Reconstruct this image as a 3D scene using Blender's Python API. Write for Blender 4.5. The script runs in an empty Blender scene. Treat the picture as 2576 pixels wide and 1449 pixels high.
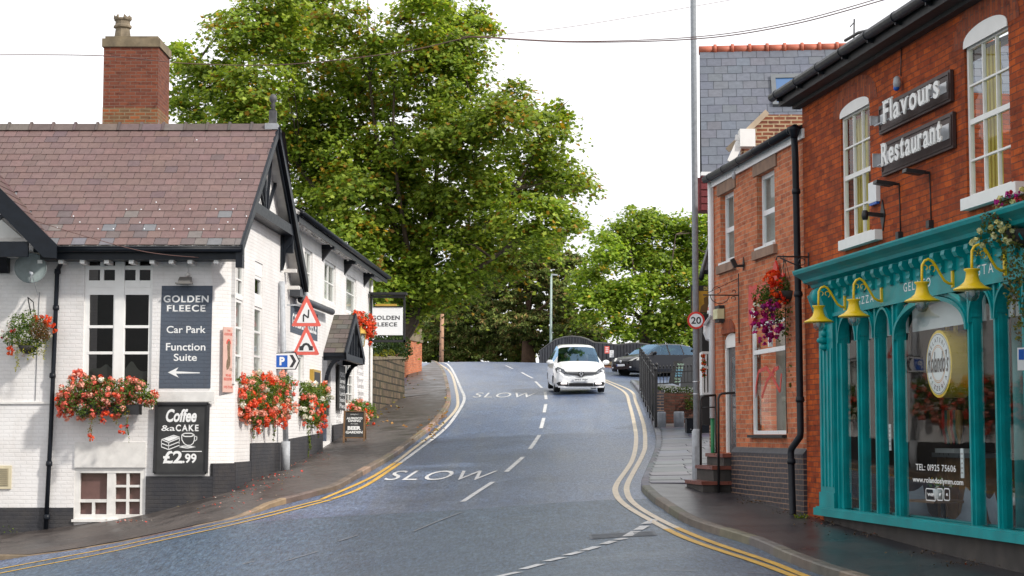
import bpy, math, random
import numpy as np
from mathutils import Vector, Matrix
random.seed(7); RNG = np.random.default_rng(11)
SC = bpy.context.scene; COL = SC.collection
# ------------------------------------------------------------ camera model (layout helper)
CX, CY, FP = 1288.0, 724.5, 4500.0
TH = math.atan(370.5/FP); CT, ST = math.cos(TH), math.sin(TH); EYE = 1.6
def ray(x, y):
    a = (x-CX)/FP; b = (CY-y)/FP
    return (a, CT-b*ST, ST+b*CT)
def P(x, y, Y):
    d = ray(x, y); t = Y/d[1]
    return (d[0]*t, Y, d[2]*t+EYE)
class Frame:
    """vertical plane: O + u*s + n*o, z up"""
    def __init__(s, O, u):
        l = math.hypot(*u); s.O = O; s.u = (u[0]/l, u[1]/l); s.n = (s.u[1], -s.u[0])
    def at(s, a, o, z): return (s.O[0]+s.u[0]*a+s.n[0]*o, s.O[1]+s.u[1]*a+s.n[1]*o, z)
    def hit(s, x, y, o=0):
        d = ray(x, y); ox = s.O[0]+s.n[0]*o; oy = s.O[1]+s.n[1]*o
        t = (ox*s.n[0]+oy*s.n[1])/(d[0]*s.n[0]+d[1]*s.n[1])
        return ((d[0]*t-s.O[0])*s.u[0]+(d[1]*t-s.O[1])*s.u[1], d[2]*t+EYE)
    def S(s, x, o=0): return s.hit(x, 724, o)[0]
    def Z(s, x, y, o=0): return s.hit(x, y, o)[1]
W0 = Frame((0, 0), (1, 0))
# ------------------------------------------------------------ mesh builder
class MB:
    def __init__(s): s.v = []; s.f = []; s.c = []; s.sm = []
    def poly(s, pts, col=None, smooth=False):
        i = len(s.v); s.v += [tuple(p) for p in pts]; s.f.append(tuple(range(i, i+len(pts)))); s.c.append(col); s.sm.append(smooth)
    def faces(s, pts, fs, col=None, smooth=False):
        i = len(s.v); s.v += [tuple(p) for p in pts]
        for f in fs: s.f.append(tuple(i+k for k in f)); s.c.append(col); s.sm.append(smooth)
    def hexa(s, p, col=None):
        s.faces(p, [(3, 2, 1, 0), (4, 5, 6, 7), (0, 1, 5, 4), (1, 2, 6, 5), (2, 3, 7, 6), (3, 0, 4, 7)], col)
    def box(s, F, s0, s1, o0, o1, z0, z1, col=None):
        if s0 > s1: s0, s1 = s1, s0
        if z0 > z1: z0, z1 = z1, z0
        if o0 > o1: o0, o1 = o1, o0
        s.hexa([F.at(s0, o1, z0), F.at(s1, o1, z0), F.at(s1, o0, z0), F.at(s0, o0, z0), F.at(s0, o1, z1), F.at(s1, o1, z1), F.at(s1, o0, z1), F.at(s0, o0, z1)], col)
    def wbox(s, x0, x1, y0, y1, z0, z1, col=None): s.box(W0, x0, x1, -y1, -y0, z0, z1, col)
    def ext(s, pts, vec, col=None, smooth=False):
        n = len(pts); q = [tuple(p[k]+vec[k] for k in range(3)) for p in pts]
        s.faces(list(pts)+q, [tuple(range(n))[::-1], tuple(range(n, 2*n))]+[(i, (i+1) % n, n+(i+1) % n, n+i) for i in range(n)], col, smooth)
    def fext(s, F, sz, o0, o1, col=None):
        s.ext([F.at(a, o0, z) for a, z in sz], tuple((o1-o0)*k for k in (F.n[0], F.n[1], 0)), col)
    def bar(s, p, q, w, h=None, col=None, up=(0, 0, 1)):
        h = h or w; p = Vector(p); q = Vector(q); d = (q-p).normalized(); up = Vector(up)
        if abs(d.dot(up)) > .98: up = Vector((1, 0, 0))
        a = d.cross(up).normalized()*w/2; b = a.normalized().cross(d)*h/2
        s.hexa([p-a-b, p+a-b, p+a+b, p-a+b, q-a-b, q+a-b, q+a+b, q-a+b], col)
    def tube(s, pts, r, n=8, col=None, cap=True):
        pts = [Vector(p) for p in pts]; m = len(pts); rs = r if isinstance(r, (list, tuple)) else [r]*m
        vs = []; pa = None
        for i, p in enumerate(pts):
            d = (pts[min(i+1, m-1)]-pts[max(i-1, 0)]).normalized()
            if pa is None:
                a = d.cross(Vector((0, 0, 1)) if abs(d.z) < .95 else Vector((1, 0, 0))).normalized()
            else: a = (pa-d*pa.dot(d)).normalized()
            pa = a; b = d.cross(a)
            for k in range(n):
                t = 2*math.pi*k/n; vs.append(p+(a*math.cos(t)+b*math.sin(t))*rs[i])
        fs = [(i*n+k, i*n+(k+1) % n, (i+1)*n+(k+1) % n, (i+1)*n+k) for i in range(m-1) for k in range(n)]
        if cap: fs += [tuple(range(n))[::-1], tuple(range((m-1)*n, m*n))]
        s.faces(vs, fs, col, True)
    def lathe(s, c, prof, n=16, col=None, axis=(0, 0, 1), smooth=True):
        ax = Vector(axis).normalized(); a = ax.cross(Vector((0, 0, 1)) if abs(ax.z) < .9 else Vector((1, 0, 0))).normalized(); b = ax.cross(a); c = Vector(c)
        vs = [c+ax*z+(a*math.cos(2*math.pi*k/n)+b*math.sin(2*math.pi*k/n))*max(r, 1e-4) for r, z in prof for k in range(n)]
        m = len(prof); fs = [(i*n+k, i*n+(k+1) % n, (i+1)*n+(k+1) % n, (i+1)*n+k) for i in range(m-1) for k in range(n)]
        fs += [tuple(range(n))[::-1], tuple(range((m-1)*n, m*n))]
        s.faces(vs, fs, col, smooth)
    def ell(s, c, r, n=12, m=8, col=None):
        vs = []; fs = []
        for i in range(m+1):
            ph = math.pi*i/m
            for k in range(n):
                t = 2*math.pi*k/n; vs.append((c[0]+r[0]*math.sin(ph)*math.cos(t), c[1]+r[1]*math.sin(ph)*math.sin(t), c[2]+r[2]*math.cos(ph)))
        for i in range(m):
            for k in range(n): fs.append((i*n+k, (i+1)*n+k, (i+1)*n+(k+1) % n, i*n+(k+1) % n))
        s.faces(vs, fs, col, True)
    def build(s, name, m, parent=None, local=False, recalc=False, label=None):
        me = bpy.data.meshes.new(name); v = s.v
        if parent is not None and not local:
            L = root_of(parent)['_loc']; v = [(a[0]-L[0], a[1]-L[1], a[2]-L[2]) for a in v]
        me.from_pydata([tuple(a) for a in v], [], s.f)
        me.polygons.foreach_set('use_smooth', s.sm)
        if any(c is not None for c in s.c):
            at = me.attributes.new('Col', 'FLOAT_COLOR', 'FACE')
            at.data.foreach_set('color', np.array([tuple(c)+(1,) if c is not None else (1, 1, 1, 1) for c in s.c], dtype=np.float32).ravel())
        if recalc:
            import bmesh
            b = bmesh.new(); b.from_mesh(me); bmesh.ops.recalc_face_normals(b, faces=b.faces); b.to_mesh(me); b.free()
        me.update(); auto_uv(me, s.v if not local else None)
        o = bpy.data.objects.new(name, me); COL.objects.link(o)
        if isinstance(m, (list, tuple)):
            for k in m: me.materials.append(k)
        else: me.materials.append(m)
        if parent is not None: o.parent = parent
        if label: o['label'] = label
        return o
def auto_uv(me, wv=None):
    n = len(me.vertices); co = np.empty(n*3, np.float32); me.vertices.foreach_get('co', co); co = co.reshape(-1, 3)
    if wv is not None: co = np.array(wv, np.float32)
    np_ = len(me.polygons); nr = np.empty(np_*3, np.float32); me.polygons.foreach_get('normal', nr); nr = nr.reshape(-1, 3)
    lt = np.empty(np_, np.int32); me.polygons.foreach_get('loop_total', lt); pi = np.repeat(np.arange(np_), lt)
    vi = np.empty(len(me.loops), np.int32); me.loops.foreach_get('vertex_index', vi)
    c = co[vi]; N = nr[pi]; h = np.hypot(N[:, 0], N[:, 1]); hz = h > .35; hh = np.where(h < 1e-6, 1, h)
    u = np.where(hz, (c[:, 0]*-N[:, 1]+c[:, 1]*N[:, 0])/hh, c[:, 0]); v = np.where(hz, c[:, 2]/np.maximum(h, .3), c[:, 1])
    uv = me.uv_layers.new(name='UVMap'); uv.data.foreach_set('uv', np.stack([u, v], 1).astype(np.float32).ravel())
def root_of(o):
    while o.parent is not None: o = o.parent
    return o
def thing(name, label, cat, loc=(0, 0, 0), group=None, rz=0):
    o = bpy.data.objects.new(name, None); COL.objects.link(o); o.location = loc; o.rotation_euler = (0, 0, rz); o.empty_display_size = .1
    o['_loc'] = tuple(loc); o['label'] = label; o['category'] = cat
    if group: o['group'] = group
    return o
def tag(o, label, cat, group=None):
    o['label'] = label; o['category'] = cat
    if group: o['group'] = group
    return o
def struct(o, kind='structure'):
    o['kind'] = kind; return o
def copy_tree(o, parent=None):
    c = o.copy(); COL.objects.link(c); c.parent = parent
    for ch in list(o.children): copy_tree(ch, c)
    return c
def place(o, loc, rz=0, label=None):
    o.location = loc; o.rotation_euler = (0, 0, rz); o['_loc'] = tuple(loc)
    if label: o['label'] = label
    return o
# ------------------------------------------------------------ materials
class NT:
    def __init__(s, name):
        s.m = bpy.data.materials.new(name); s.m.use_nodes = True; s.t = s.m.node_tree; s.t.nodes.clear()
        s.out = s.t.nodes.new('ShaderNodeOutputMaterial')
    def n(s, ty, **k):
        nd = s.t.nodes.new(ty)
        for a, b in k.items():
            if a.startswith('i_'):
                key = a[2:].replace('_', ' '); nd.inputs[int(key) if key.isdigit() else key].default_value = b
            else: setattr(nd, a, b)
        return nd
    def l(s, a, b): s.t.links.new(a, b)
    def uv(s): return s.n('ShaderNodeTexCoord').outputs['UV']
    def pos(s): return s.n('ShaderNodeNewGeometry').outputs['Position']
    def noise(s, vec, scale, detail=4, rough=.55):
        nd = s.n('ShaderNodeTexNoise', i_Scale=scale, i_Detail=detail, i_Roughness=rough); s.l(vec, nd.inputs['Vector']); return nd.outputs['Fac']
    def ramp(s, fac, stops):
        r = s.n('ShaderNodeValToRGB'); e = r.color_ramp.elements
        while len(e) < len(stops): e.new(.5)
        for k, (p, c) in enumerate(stops):
            e[k].position = p; e[k].color = (c, c, c, 1) if isinstance(c, (int, float)) else tuple(c)+(1,)
        s.l(fac, r.inputs[0]); return r.outputs[0]
    def mix(s, fac, a, b, mode='MIX'):
        x = s.n('ShaderNodeMix', data_type='RGBA', blend_type=mode)
        for v, i in ((fac, 0), (a, 6), (b, 7)):
            if hasattr(v, 'links') or isinstance(v, bpy.types.NodeSocket): s.l(v, x.inputs[i])
            else: x.inputs[i].default_value = v if i == 0 else (tuple(v)+(1,) if len(v) == 3 else v)
        return x.outputs[2]
    def math(s, op, a, b=0.):
        x = s.n('ShaderNodeMath', operation=op)
        for i, v in enumerate((a, b)):
            if isinstance(v, bpy.types.NodeSocket): s.l(v, x.inputs[i])
            else: x.inputs[i].default_value = v
        return x.outputs[0]
    def bsdf(s, col, rough=.6, metal=0, bump=None, bs=.3, bd=.01, spec=.5, **k):
        b = s.n('ShaderNodeBsdfPrincipled'); b.inputs['Specular IOR Level'].default_value = spec; b.inputs['Metallic'].default_value = metal
        for v, nm in ((col, 'Base Color'), (rough, 'Roughness')):
            if isinstance(v, bpy.types.NodeSocket): s.l(v, b.inputs[nm])
            else: b.inputs[nm].default_value = tuple(v)+(1,) if isinstance(v, (tuple, list)) else v
        for a, c in k.items(): b.inputs[a.replace('_', ' ')].default_value = c
        if bump is not None:
            bp = s.n('ShaderNodeBump', i_Strength=bs, i_Distance=bd); s.l(bump, bp.inputs['Height']); s.l(bp.outputs[0], b.inputs['Normal'])
        s.l(b.outputs[0], s.out.inputs[0]); s.b = b; return s.m
MC = {}
def paint(name, col, rough=.5, metal=0, var=.12, dirt=0, bump=.15, scale=6, spec=.5):
    if name in MC: return MC[name]
    t = NT(name); p = t.pos(); a = t.noise(p, scale, 5)
    c = t.mix(t.ramp(a, [(.3, 0), (.7, 1)]), tuple(max(0, k*(1-var)) for k in col), tuple(min(1, k*(1+var*.6)) for k in col))
    if dirt:
        st = t.ramp(t.noise(p, 2.3, 6, .7), [(.5, 0), (.75, 1)]); c = t.mix(t.math('MULTIPLY', st, dirt), c, (.12, .1, .08))
    r = t.math('ADD', t.math('MULTIPLY', t.noise(p, scale*2), .25), rough-.12)
    MC[name] = t.bsdf(c, r, metal, t.noise(p, scale*6, 3), bump, .004, spec); return MC[name]
def m_brick(name, c1, c2, mortar, bw=.225, bh=.075, ms=.012, bias=0, paintc=None, dirt=(.08, .06, .05), dstr=.35, bs=.6, rough=.85, rot=0):
    t = NT(name); uv = t.uv(); p = t.pos()
    mp = t.n('ShaderNodeMapping'); t.l(uv, mp.inputs[0]); mp.inputs['Rotation'].default_value = (0, 0, rot)
    # slight waviness of the courses
    w = t.n('ShaderNodeTexNoise', i_Scale=1.3, i_Detail=2.); t.l(mp.outputs[0], w.inputs[0])
    ad = t.n('ShaderNodeVectorMath', operation='MULTIPLY_ADD'); t.l(w.outputs['Color'], ad.inputs[0]); ad.inputs[1].default_value = (.035, .03, 0); t.l(mp.outputs[0], ad.inputs[2])
    b = t.n('ShaderNodeTexBrick', i_Scale=1., i_Mortar_Size=ms, i_Mortar_Smooth=.15, i_Bias=bias, i_Brick_Width=bw, i_Row_Height=bh); t.l(ad.outputs[0], b.inputs[0])
    b.inputs['Color1'].default_value = tuple(c1)+(1,); b.inputs['Color2'].default_value = tuple(c2)+(1,); b.inputs['Mortar'].default_value = tuple(mortar)+(1,)
    c = b.outputs['Color']
    if paintc is not None:
        c = t.mix(t.ramp(t.noise(p, 1.1, 6, .6), [(.35, 0), (.7, 1)]), tuple(k*.86 for k in paintc), paintc)
        c = t.mix(t.math('MULTIPLY', b.outputs['Fac'], .10), c, tuple(k*.5 for k in paintc))
    n1 = t.ramp(t.noise(p, 2.1, 8, .65), [(.42, 0), (.72, 1)])
    c = t.mix(t.math('MULTIPLY', n1, dstr), c, dirt)
    n2 = t.noise(p, 26, 4, .6); c = t.mix(.35, c, t.mix(n2, (.4, .4, .4), (1, 1, 1)), 'MULTIPLY') if paintc is None else c
    if paintc is None:
        mp3 = t.n('ShaderNodeMapping'); mp3.inputs['Scale'].default_value = (4.5, 9, 1); t.l(uv, mp3.inputs[0]); n3 = t.ramp(t.noise(mp3.outputs[0], 1, 3, .7), [(.52, 0), (.66, 1)]); c = t.mix(t.math('MULTIPLY', n3, .6), c, t.mix(1., c, (.42, .36, .38), 'MULTIPLY'))
    else:
        mp3 = t.n('ShaderNodeMapping'); mp3.inputs['Scale'].default_value = (6, .7, 1); t.l(uv, mp3.inputs[0]); n3 = t.ramp(t.noise(mp3.outputs[0], 1, 4, .7), [(.55, 0), (.75, 1)]); c = t.mix(t.math('MULTIPLY', n3, .22), c, dirt)
    h = t.math('SUBTRACT', t.math('MULTIPLY', n2, .35), b.outputs['Fac'])
    return t.bsdf(c, rough, 0, h, bs, .012, .5 if rough < .6 else .22)
def m_attr(name, rough=.7, spec=.5, trans=0, bump=0, bscale=40, var=.25, nscale=9, metal=0):
    t = NT(name); a = t.n('ShaderNodeAttribute', attribute_name='Col').outputs['Color']; c = a
    if var: c = t.mix(1., a, t.ramp(t.noise(t.pos(), nscale, 4), [(.3, 1-var), (.7, 1.)]), 'MULTIPLY')
    m = t.bsdf(c, rough, metal, t.noise(t.pos(), bscale, 3) if bump else None, bump, .006, spec)
    if trans:
        tr = t.n('ShaderNodeBsdfTranslucent'); t.l(t.mix(1., c, (1.0, 1.0, .45), 'MULTIPLY'), tr.inputs[0]); mx = t.n('ShaderNodeMixShader', i_0=trans)
        t.l(t.b.outputs[0], mx.inputs[1]); t.l(tr.outputs[0], mx.inputs[2]); t.l(mx.outputs[0], t.out.inputs[0])
    return m
def m_glass(name, tint=(.9, .95, .95), rough=.02, base=.05, wav=.0):
    t = NT(name); lw = t.n('ShaderNodeLayerWeight', i_Blend=.5); f = t.math('POWER', lw.outputs['Facing'], 5.)
    f = t.math('ADD', t.math('MULTIPLY', f, .6-base), base)
    tr = t.n('ShaderNodeBsdfTransparent'); tr.inputs[0].default_value = tuple(tint)+(1,)
    gl = t.n('ShaderNodeBsdfGlossy', i_Roughness=rough)
    if wav:
        bp = t.n('ShaderNodeBump', i_Strength=wav, i_Distance=.02); t.l(t.noise(t.pos(), 1.7, 2), bp.inputs['Height']); t.l(bp.outputs[0], gl.inputs['Normal'])
    mx = t.n('ShaderNodeMixShader'); t.l(f, mx.inputs[0]); t.l(tr.outputs[0], mx.inputs[1]); t.l(gl.outputs[0], mx.inputs[2]); t.l(mx.outputs[0], t.out.inputs[0]); return t.m
M = {}
M['white'] = paint('white_paint', (.80, .79, .77), .45, var=.05)
M['white_d'] = paint('weathered_white_paint', (.72, .70, .67), .6, var=.1, dirt=.25)
M['upvc'] = paint('white_frame_plastic', (.8, .81, .82), .3, var=.03, bump=.02)
M['black'] = paint('black_gloss_paint', (.009, .012, .018), .42, var=.3, spec=.25)
M['blackm'] = paint('black_matt_paint', (.02, .02, .022), .6, var=.3)
M['iron'] = paint('black_iron', (.015, .015, .017), .45, var=.3)
M['galv'] = paint('galvanised_steel', (.40, .42, .45), .5, .0, var=.18, scale=14)
M['alu'] = paint('brushed_aluminium', (.55, .56, .58), .35, .7, var=.1)
M['teal'] = paint('teal_paint', (.0, .27, .285), .34, var=.25, bump=.35, spec=.28, scale=3, dirt=.12)
M['teal_d'] = paint('teal_inner_paint', (.0, .20, .21), .45, var=.1)
M['yellow'] = paint('yellow_enamel', (.78, .52, .01), .3, var=.08)
M['gold'] = paint('gold_paint', (.52, .33, .06), .4, .3, var=.2)
M['dark'] = paint('dark_interior', (.03, .027, .025), .8, var=.4)
M['red'] = paint('red_paint', (.55, .02, .012), .4, var=.15)
M['redt'] = paint('red_reflective', (.72, .13, .10), .35, var=.1)
M['blue'] = paint('sign_blue', (.01, .1, .45), .35, var=.05)
M['signw'] = paint('sign_white', (.78, .79, .8), .35, var=.03)
M['letter'] = paint('white_lettering', (.8, .8, .79), .5, var=.05)
M['letterg'] = paint('grey_lettering', (.48, .46, .46), .6, var=.1)
M['letterk'] = paint('dark_lettering', (.03, .03, .035), .5, var=.1)
M['slateblue'] = m_brick('painted_slate_blue_brick', (.1,)*3, (.1,)*3, (.1,)*3, paintc=(.1, .12, .155), dstr=.1, bs=.8)
M['wbrick'] = m_brick('white_painted_brick', (.8,)*3, (.8,)*3, (.8,)*3, paintc=(.82, .80, .79), dirt=(.55, .50, .45), dstr=.3, bs=.5)
M['kbrick'] = m_brick('black_painted_brick', (.8,)*3, (.8,)*3, (.8,)*3, paintc=(.03, .03, .036), dirt=(.12, .1, .08), dstr=.3, bs=.9, rough=.55)
M['rbrick'] = m_brick('red_brick', (.56, .105, .017), (.29, .046, .013), (.18, .06, .035), dstr=.8, dirt=(.11, .028, .016), bh=.073, ms=.006, bias=-.1)
M['obrick'] = m_brick('orange_red_brick', (.72, .23, .10), (.48, .135, .065), (.5, .33, .22), dstr=.45, dirt=(.2, .08, .05), bh=.075, ms=.007)
M['cbrick'] = m_brick('chimney_brick', (.25, .075, .04), (.16, .05, .033), (.2, .13, .1), dstr=.5, dirt=(.14, .06, .04), ms=.008)
M['ybrick'] = m_brick('weathered_brick_pale_mortar', (.3, .1, .05), (.19, .07, .05), (.5, .38, .24), dstr=.2, ms=.014)
M['bbrick'] = m_brick('blue_engineering_brick', (.045, .045, .06), (.03, .03, .04), (.33, .2, .13), ms=.007, dstr=.3, rough=.45, bw=.22)
M['vbrick'] = m_brick('brick_voussoirs', (.42, .1, .035), (.24, .055, .03), (.16, .08, .06), bw=.24, bh=.075, ms=.006, dstr=.25, rot=math.pi/2)
M['stone'] = m_brick('dressed_stone_wall', (.21, .15, .10), (.085, .065, .048), (.035, .03, .025), bw=.44, bh=.24, ms=.024, dstr=.75, dirt=(.07, .075, .035), bs=1.)
M['sand'] = paint('brown_sandstone', (.27, .17, .12), .85, var=.3, bump=.5, scale=5)
M['grey_stone'] = paint('mossy_coping_stone', (.19, .15, .095), .9, var=.45, dirt=.4, bump=.6, scale=4)
M['render'] = paint('dark_render', (.05, .045, .042), .8, var=.35, bump=.5, scale=5, dirt=.3)
M['lead'] = paint('lead_flashing', (.3, .31, .33), .5, .3, var=.25)
M['chalk'] = paint('chalkboard', (.03, .03, .03), .6, var=.5, scale=3)
M['wood'] = paint('varnished_wood', (.2, .11, .05), .5, var=.35, scale=9)
M['woodp'] = paint('weathered_pole_wood', (.42, .24, .15), .8, var=.3, bump=.5)
M['glass'] = m_glass('window_glass', wav=.04)
M['glassb'] = m_glass('lamp_bulb_glass', (.75, .8, .8), .05, .28)
M['glassd'] = m_glass('dark_window_glass', (.35, .33, .32), .02, .018, wav=.05)
M['tile'] = m_attr('roof_slate', .6, .4, 0, .5, 30, .22)
M['leaf'] = m_attr('leaf', .5, .3, .5, 0, 1, 0)
M['needle'] = m_attr('pine_needle', .6, .3, .12, 0, 1, 0)
M['petal'] = m_attr('petal', .6, .3, .25, 0, 1, 0)
M['bark'] = paint('tree_bark', (.09, .065, .045), .9, var=.45, bump=.8, scale=7)
M['pbark'] = paint('pine_bark', (.13, .075, .05), .9, var=.4, bump=.8, scale=5)
M['bloom_stem'] = paint('green_stem', (.06, .1, .02), .7)
M['terra'] = paint('terracotta', (.42, .11, .06), .6, var=.2, bump=.4)
M['redtile'] = paint('glazed_red_step_tile', (.2, .06, .04), .3, var=.35)
M['cotta'] = paint('weathered_clay', (.2, .16, .11), .85, var=.4, dirt=.4, bump=.6)
# ------------------------------------------------------------ text
_TC = {}
def text_polys(body, bold=0., shear=0., space=1.):
    k = (body, bold, shear, space)
    if k in _TC: return _TC[k]
    cu = bpy.data.curves.new('t', 'FONT'); cu.body = body; cu.offset = bold; cu.shear = shear; cu.space_character = space; cu.resolution_u = 4
    ob = bpy.data.objects.new('t', cu); COL.objects.link(ob); dg = bpy.context.evaluated_depsgraph_get()
    me = bpy.data.meshes.new_from_object(ob.evaluated_get(dg)); v = [tuple(x.co)[:2] for x in me.vertices]; f = [tuple(p.vertices) for p in me.polygons]
    bpy.data.objects.remove(ob); bpy.data.curves.remove(cu); bpy.data.meshes.remove(me); _TC[k] = (v, f); return v, f
STEMS = {'G': [(.9, 0, .45)], 'O': [], 'L': [(.1, 0, 1), (.93, 0, .25)], 'D': [(.1, 0, 1)], 'E': [(.1, 0, 1), (.95, 0, .22), (.93, .8, 1)], 'N': [(.1, 0, 1), (.9, .5, 1)],
         'F': [(.12, 0, 1), (.93, .78, 1)], 'C': [(.92, .72, .95)], 'A': [(.08, 0, .1), (.92, 0, .1)], 'P': [(.1, 0, 1)], 'I': [(.5, 0, 1)], 'Z': [(.1, .78, 1), (.93, 0, .22)], 'T': [(.5, 0, .1), (.05, .8, 1), (.95, .8, 1)],
         'S': [(.1, 0, .25), (.9, .75, 1)], 'K': [(.1, 0, 1), (.9, 0, .1), (.85, .9, 1)], 'R': [(.1, 0, 1), (.92, 0, .1)], 'l': [(.5, 0, 1)], 'r': [(.18, 0, .6)], 'n': [(.13, 0, .6), (.87, 0, .1)], 'u': [(.13, .5, 1), (.87, 0, 1)],
         't': [(.4, 0, .1)], 'v': [(.1, .9, 1), (.9, .9, 1)], 'a': [(.9, 0, .1)], 'w': [(.05, .9, 1), (.95, .9, 1)], 'm': [(.08, 0, .6), (.5, 0, .1), (.92, 0, .1)], 'd': [(.88, 0, 1)], 'i': [(.5, 0, .8)]}
def word(mb, F, body, s0, s1, z0, z1, o, th=0., bold=0., shear=0., space=1., serif=False, col=None, flip=False, base=None):
    """fit the word into s0..s1 (left..right as seen from outside) and z0..z1"""
    polys = []
    v, f = text_polys(body, bold, shear, space); polys.append((v, f))
    if serif:
        x = 0.; v = []; f = []
        for ch in body:
            if ch == ' ': x += .35; continue
            cv, cf = text_polys(ch, bold, shear); xs = [a[0] for a in cv]; ys = [a[1] for a in cv]; w = max(xs)-min(xs); xm = min(xs)
            i = len(v); v += [((a[0]-xm)+x, a[1]) for a in cv]; f += [tuple(k+i for k in q) for q in cf]
            sw = .085 if th == 0 else .1; st = .045
            for fx, lo, hi in STEMS.get(ch, []):
                H = max(ys)
                for yy, ok in ((min(0, 0), lo == 0), (H-st, hi == 1)):
                    if ok:
                        i = len(v); cx = x+fx*w; v += [(cx-sw, yy), (cx+sw, yy), (cx+sw, yy+st), (cx-sw, yy+st)]; f.append((i, i+1, i+2, i+3))
            x += w+.13*space
        polys = [(v, f)]
    v, f = polys[0]; xs = [a[0] for a in v]; ys = [a[1] for a in v]; x0, x1, y0, y1 = min(xs), max(xs), min(ys), max(ys)
    if base is not None: y0, y1 = base
    k = len(f); sgn = 1
    pts = [F.at(s0+(a[0]-x0)/(x1-x0)*(s1-s0), o+th, z0+(a[1]-y0)/(y1-y0)*(z1-z0)) for a in v]
    mb.faces(pts, f, col)
    if th:
        from collections import Counter
        E = Counter()
        for q in f:
            for i in range(len(q)): E[tuple(sorted((q[i], q[(i+1) % len(q)])))] += 1
        back = [F.at(s0+(a[0]-x0)/(x1-x0)*(s1-s0), o, z0+(a[1]-y0)/(y1-y0)*(z1-z0)) for a in v]; n = len(v)
        mb.faces(pts+back, [(a, b, b+n, a+n) for (a, b), c in E.items() if c == 1], col)
# ------------------------------------------------------------ building helpers
def wall(mb, F, s0, s1, z0, z1, holes=(), o=0., rev=.12):
    if s0 > s1: s0, s1 = s1, s0
    ss = sorted({s0, s1} | {min(max(h[k], s0), s1) for h in holes for k in (0, 1)}); zs = sorted({z0, z1} | {min(max(h[k], z0), z1) for h in holes for k in (2, 3)})
    for a, b in zip(ss, ss[1:]):
        for c, d in zip(zs, zs[1:]):
            m = ((a+b)/2, (c+d)/2)
            if any(h[0] < m[0] < h[1] and h[2] < m[1] < h[3] for h in holes): continue
            mb.poly([F.at(a, o, c), F.at(b, o, c), F.at(b, o, d), F.at(a, o, d)])
    for h in holes:
        for p, q in (((h[0], h[2]), (h[0], h[3])), ((h[0], h[3]), (h[1], h[3])), ((h[1], h[3]), (h[1], h[2])), ((h[1], h[2]), (h[0], h[2]))):
            mb.poly([F.at(p[0], o, p[1]), F.at(q[0], o, q[1]), F.at(q[0], o-rev, q[1]), F.at(p[0], o-rev, p[1])])
def window(root, F, h, cols, rows, o=-.05, fw=.055, bw=.025, th=.05, fm='white', glass='glass', meet=None, back='dark', bd=.5, name='window'):
    s0, s1, z0, z1 = h; s0, s1 = min(s0, s1), max(s0, s1); f = MB(); e = .002
    f.box(F, s0+e, s0+fw, o-th, o, z0+e, z1-e); f.box(F, s1-fw, s1-e, o-th, o, z0+e, z1-e)
    f.box(F, s0+fw, s1-fw, o-th, o+.01, z0+e, z0+fw); f.box(F, s0+fw, s1-fw, o-th, o, z1-fw, z1-e)
    cs = cols if isinstance(cols, (list, tuple)) else [i/cols for i in range(1, cols)]; rs = rows if isinstance(rows, (list, tuple)) else [i/rows for i in range(1, rows)]
    for c in cs:
        w = bw
        if isinstance(c, tuple): c, w = c
        a = s0+fw+(s1-s0-2*fw)*c; f.box(F, a-w/2, a+w/2, o-th+.004, o-.006, z0+fw, z1-fw)
    for r in rs:
        w = bw
        if isinstance(r, tuple): r, w = r
        a = z0+fw+(z1-z0-2*fw)*r; f.box(F, s0+fw, s1-fw, o-th+.007, o-.003, a-w/2, a+w/2)
    fr = f.build(name, M[fm], root)
    g = MB(); g.poly([F.at(s0+.02, o-th*.6, z0+.02), F.at(s1-.02, o-th*.6, z0+.02), F.at(s1-.02, o-th*.6, z1-.02), F.at(s0+.02, o-th*.6, z1-.02)]); g.build('pane', M[glass], fr)
    if back:
        b = MB(); q = .0
        pts = [(s0-q, z0-q), (s1+q, z0-q), (s1+q, z1+q), (s0-q, z1+q)]
        for i in range(4):
            p, r = pts[i], pts[(i+1) % 4]; b.poly([F.at(p[0], o-th-.01, p[1]), F.at(r[0], o-th-.01, r[1]), F.at(r[0], o-bd, r[1]), F.at(p[0], o-bd, p[1])])
        b.poly([F.at(a, o-bd, z) for a, z in pts]); b.build('room_lining', M[back], fr)
    return fr
def slates(mb, O, u, v, Wd, Hd, sw, sh, pal, cond=None, lift=.012, jit=.003, ends=None):
    O = Vector(O); u = Vector(u).normalized(); v = Vector(v).normalized(); n = u.cross(v)
    if n.z < 0: n = -n
    r = 0; t = 0.
    while t < Hd:
        x = -(r % 2)*sw/2
        while x < Wd:
            w = sw*random.uniform(.93, 1.07); a, b = max(x, 0), min(x+w, Wd if ends is None else ends(t)); t1 = min(t+sh, Hd)
            if b-a > .02 and (cond is None or cond((a+b)/2, t+sh/2)):
                j = random.uniform(-jit, jit)*2; c = pal((a+b)/2, t)
                p = [O+u*(a+.004)+v*(t+j)+n*lift, O+u*(b-.004)+v*(t+j+random.uniform(-jit, jit))+n*lift, O+u*(b-.004)+v*(t1+.01)+n*.002, O+u*(a+.004)+v*(t1+.01)+n*.002]
                q = [p[0]-n*(lift-.001), p[1]-n*(lift-.001)]
                mb.poly(p, c); mb.poly([q[0], q[1], p[1], p[0]], tuple(k*.8 for k in c))
            x += w
        r += 1; t += sh
def jitc(c, a=.12):
    k = 1+random.uniform(-a, a); return tuple(max(0, x*k*(1+random.uniform(-a, a)*.4)) for x in c)
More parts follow.
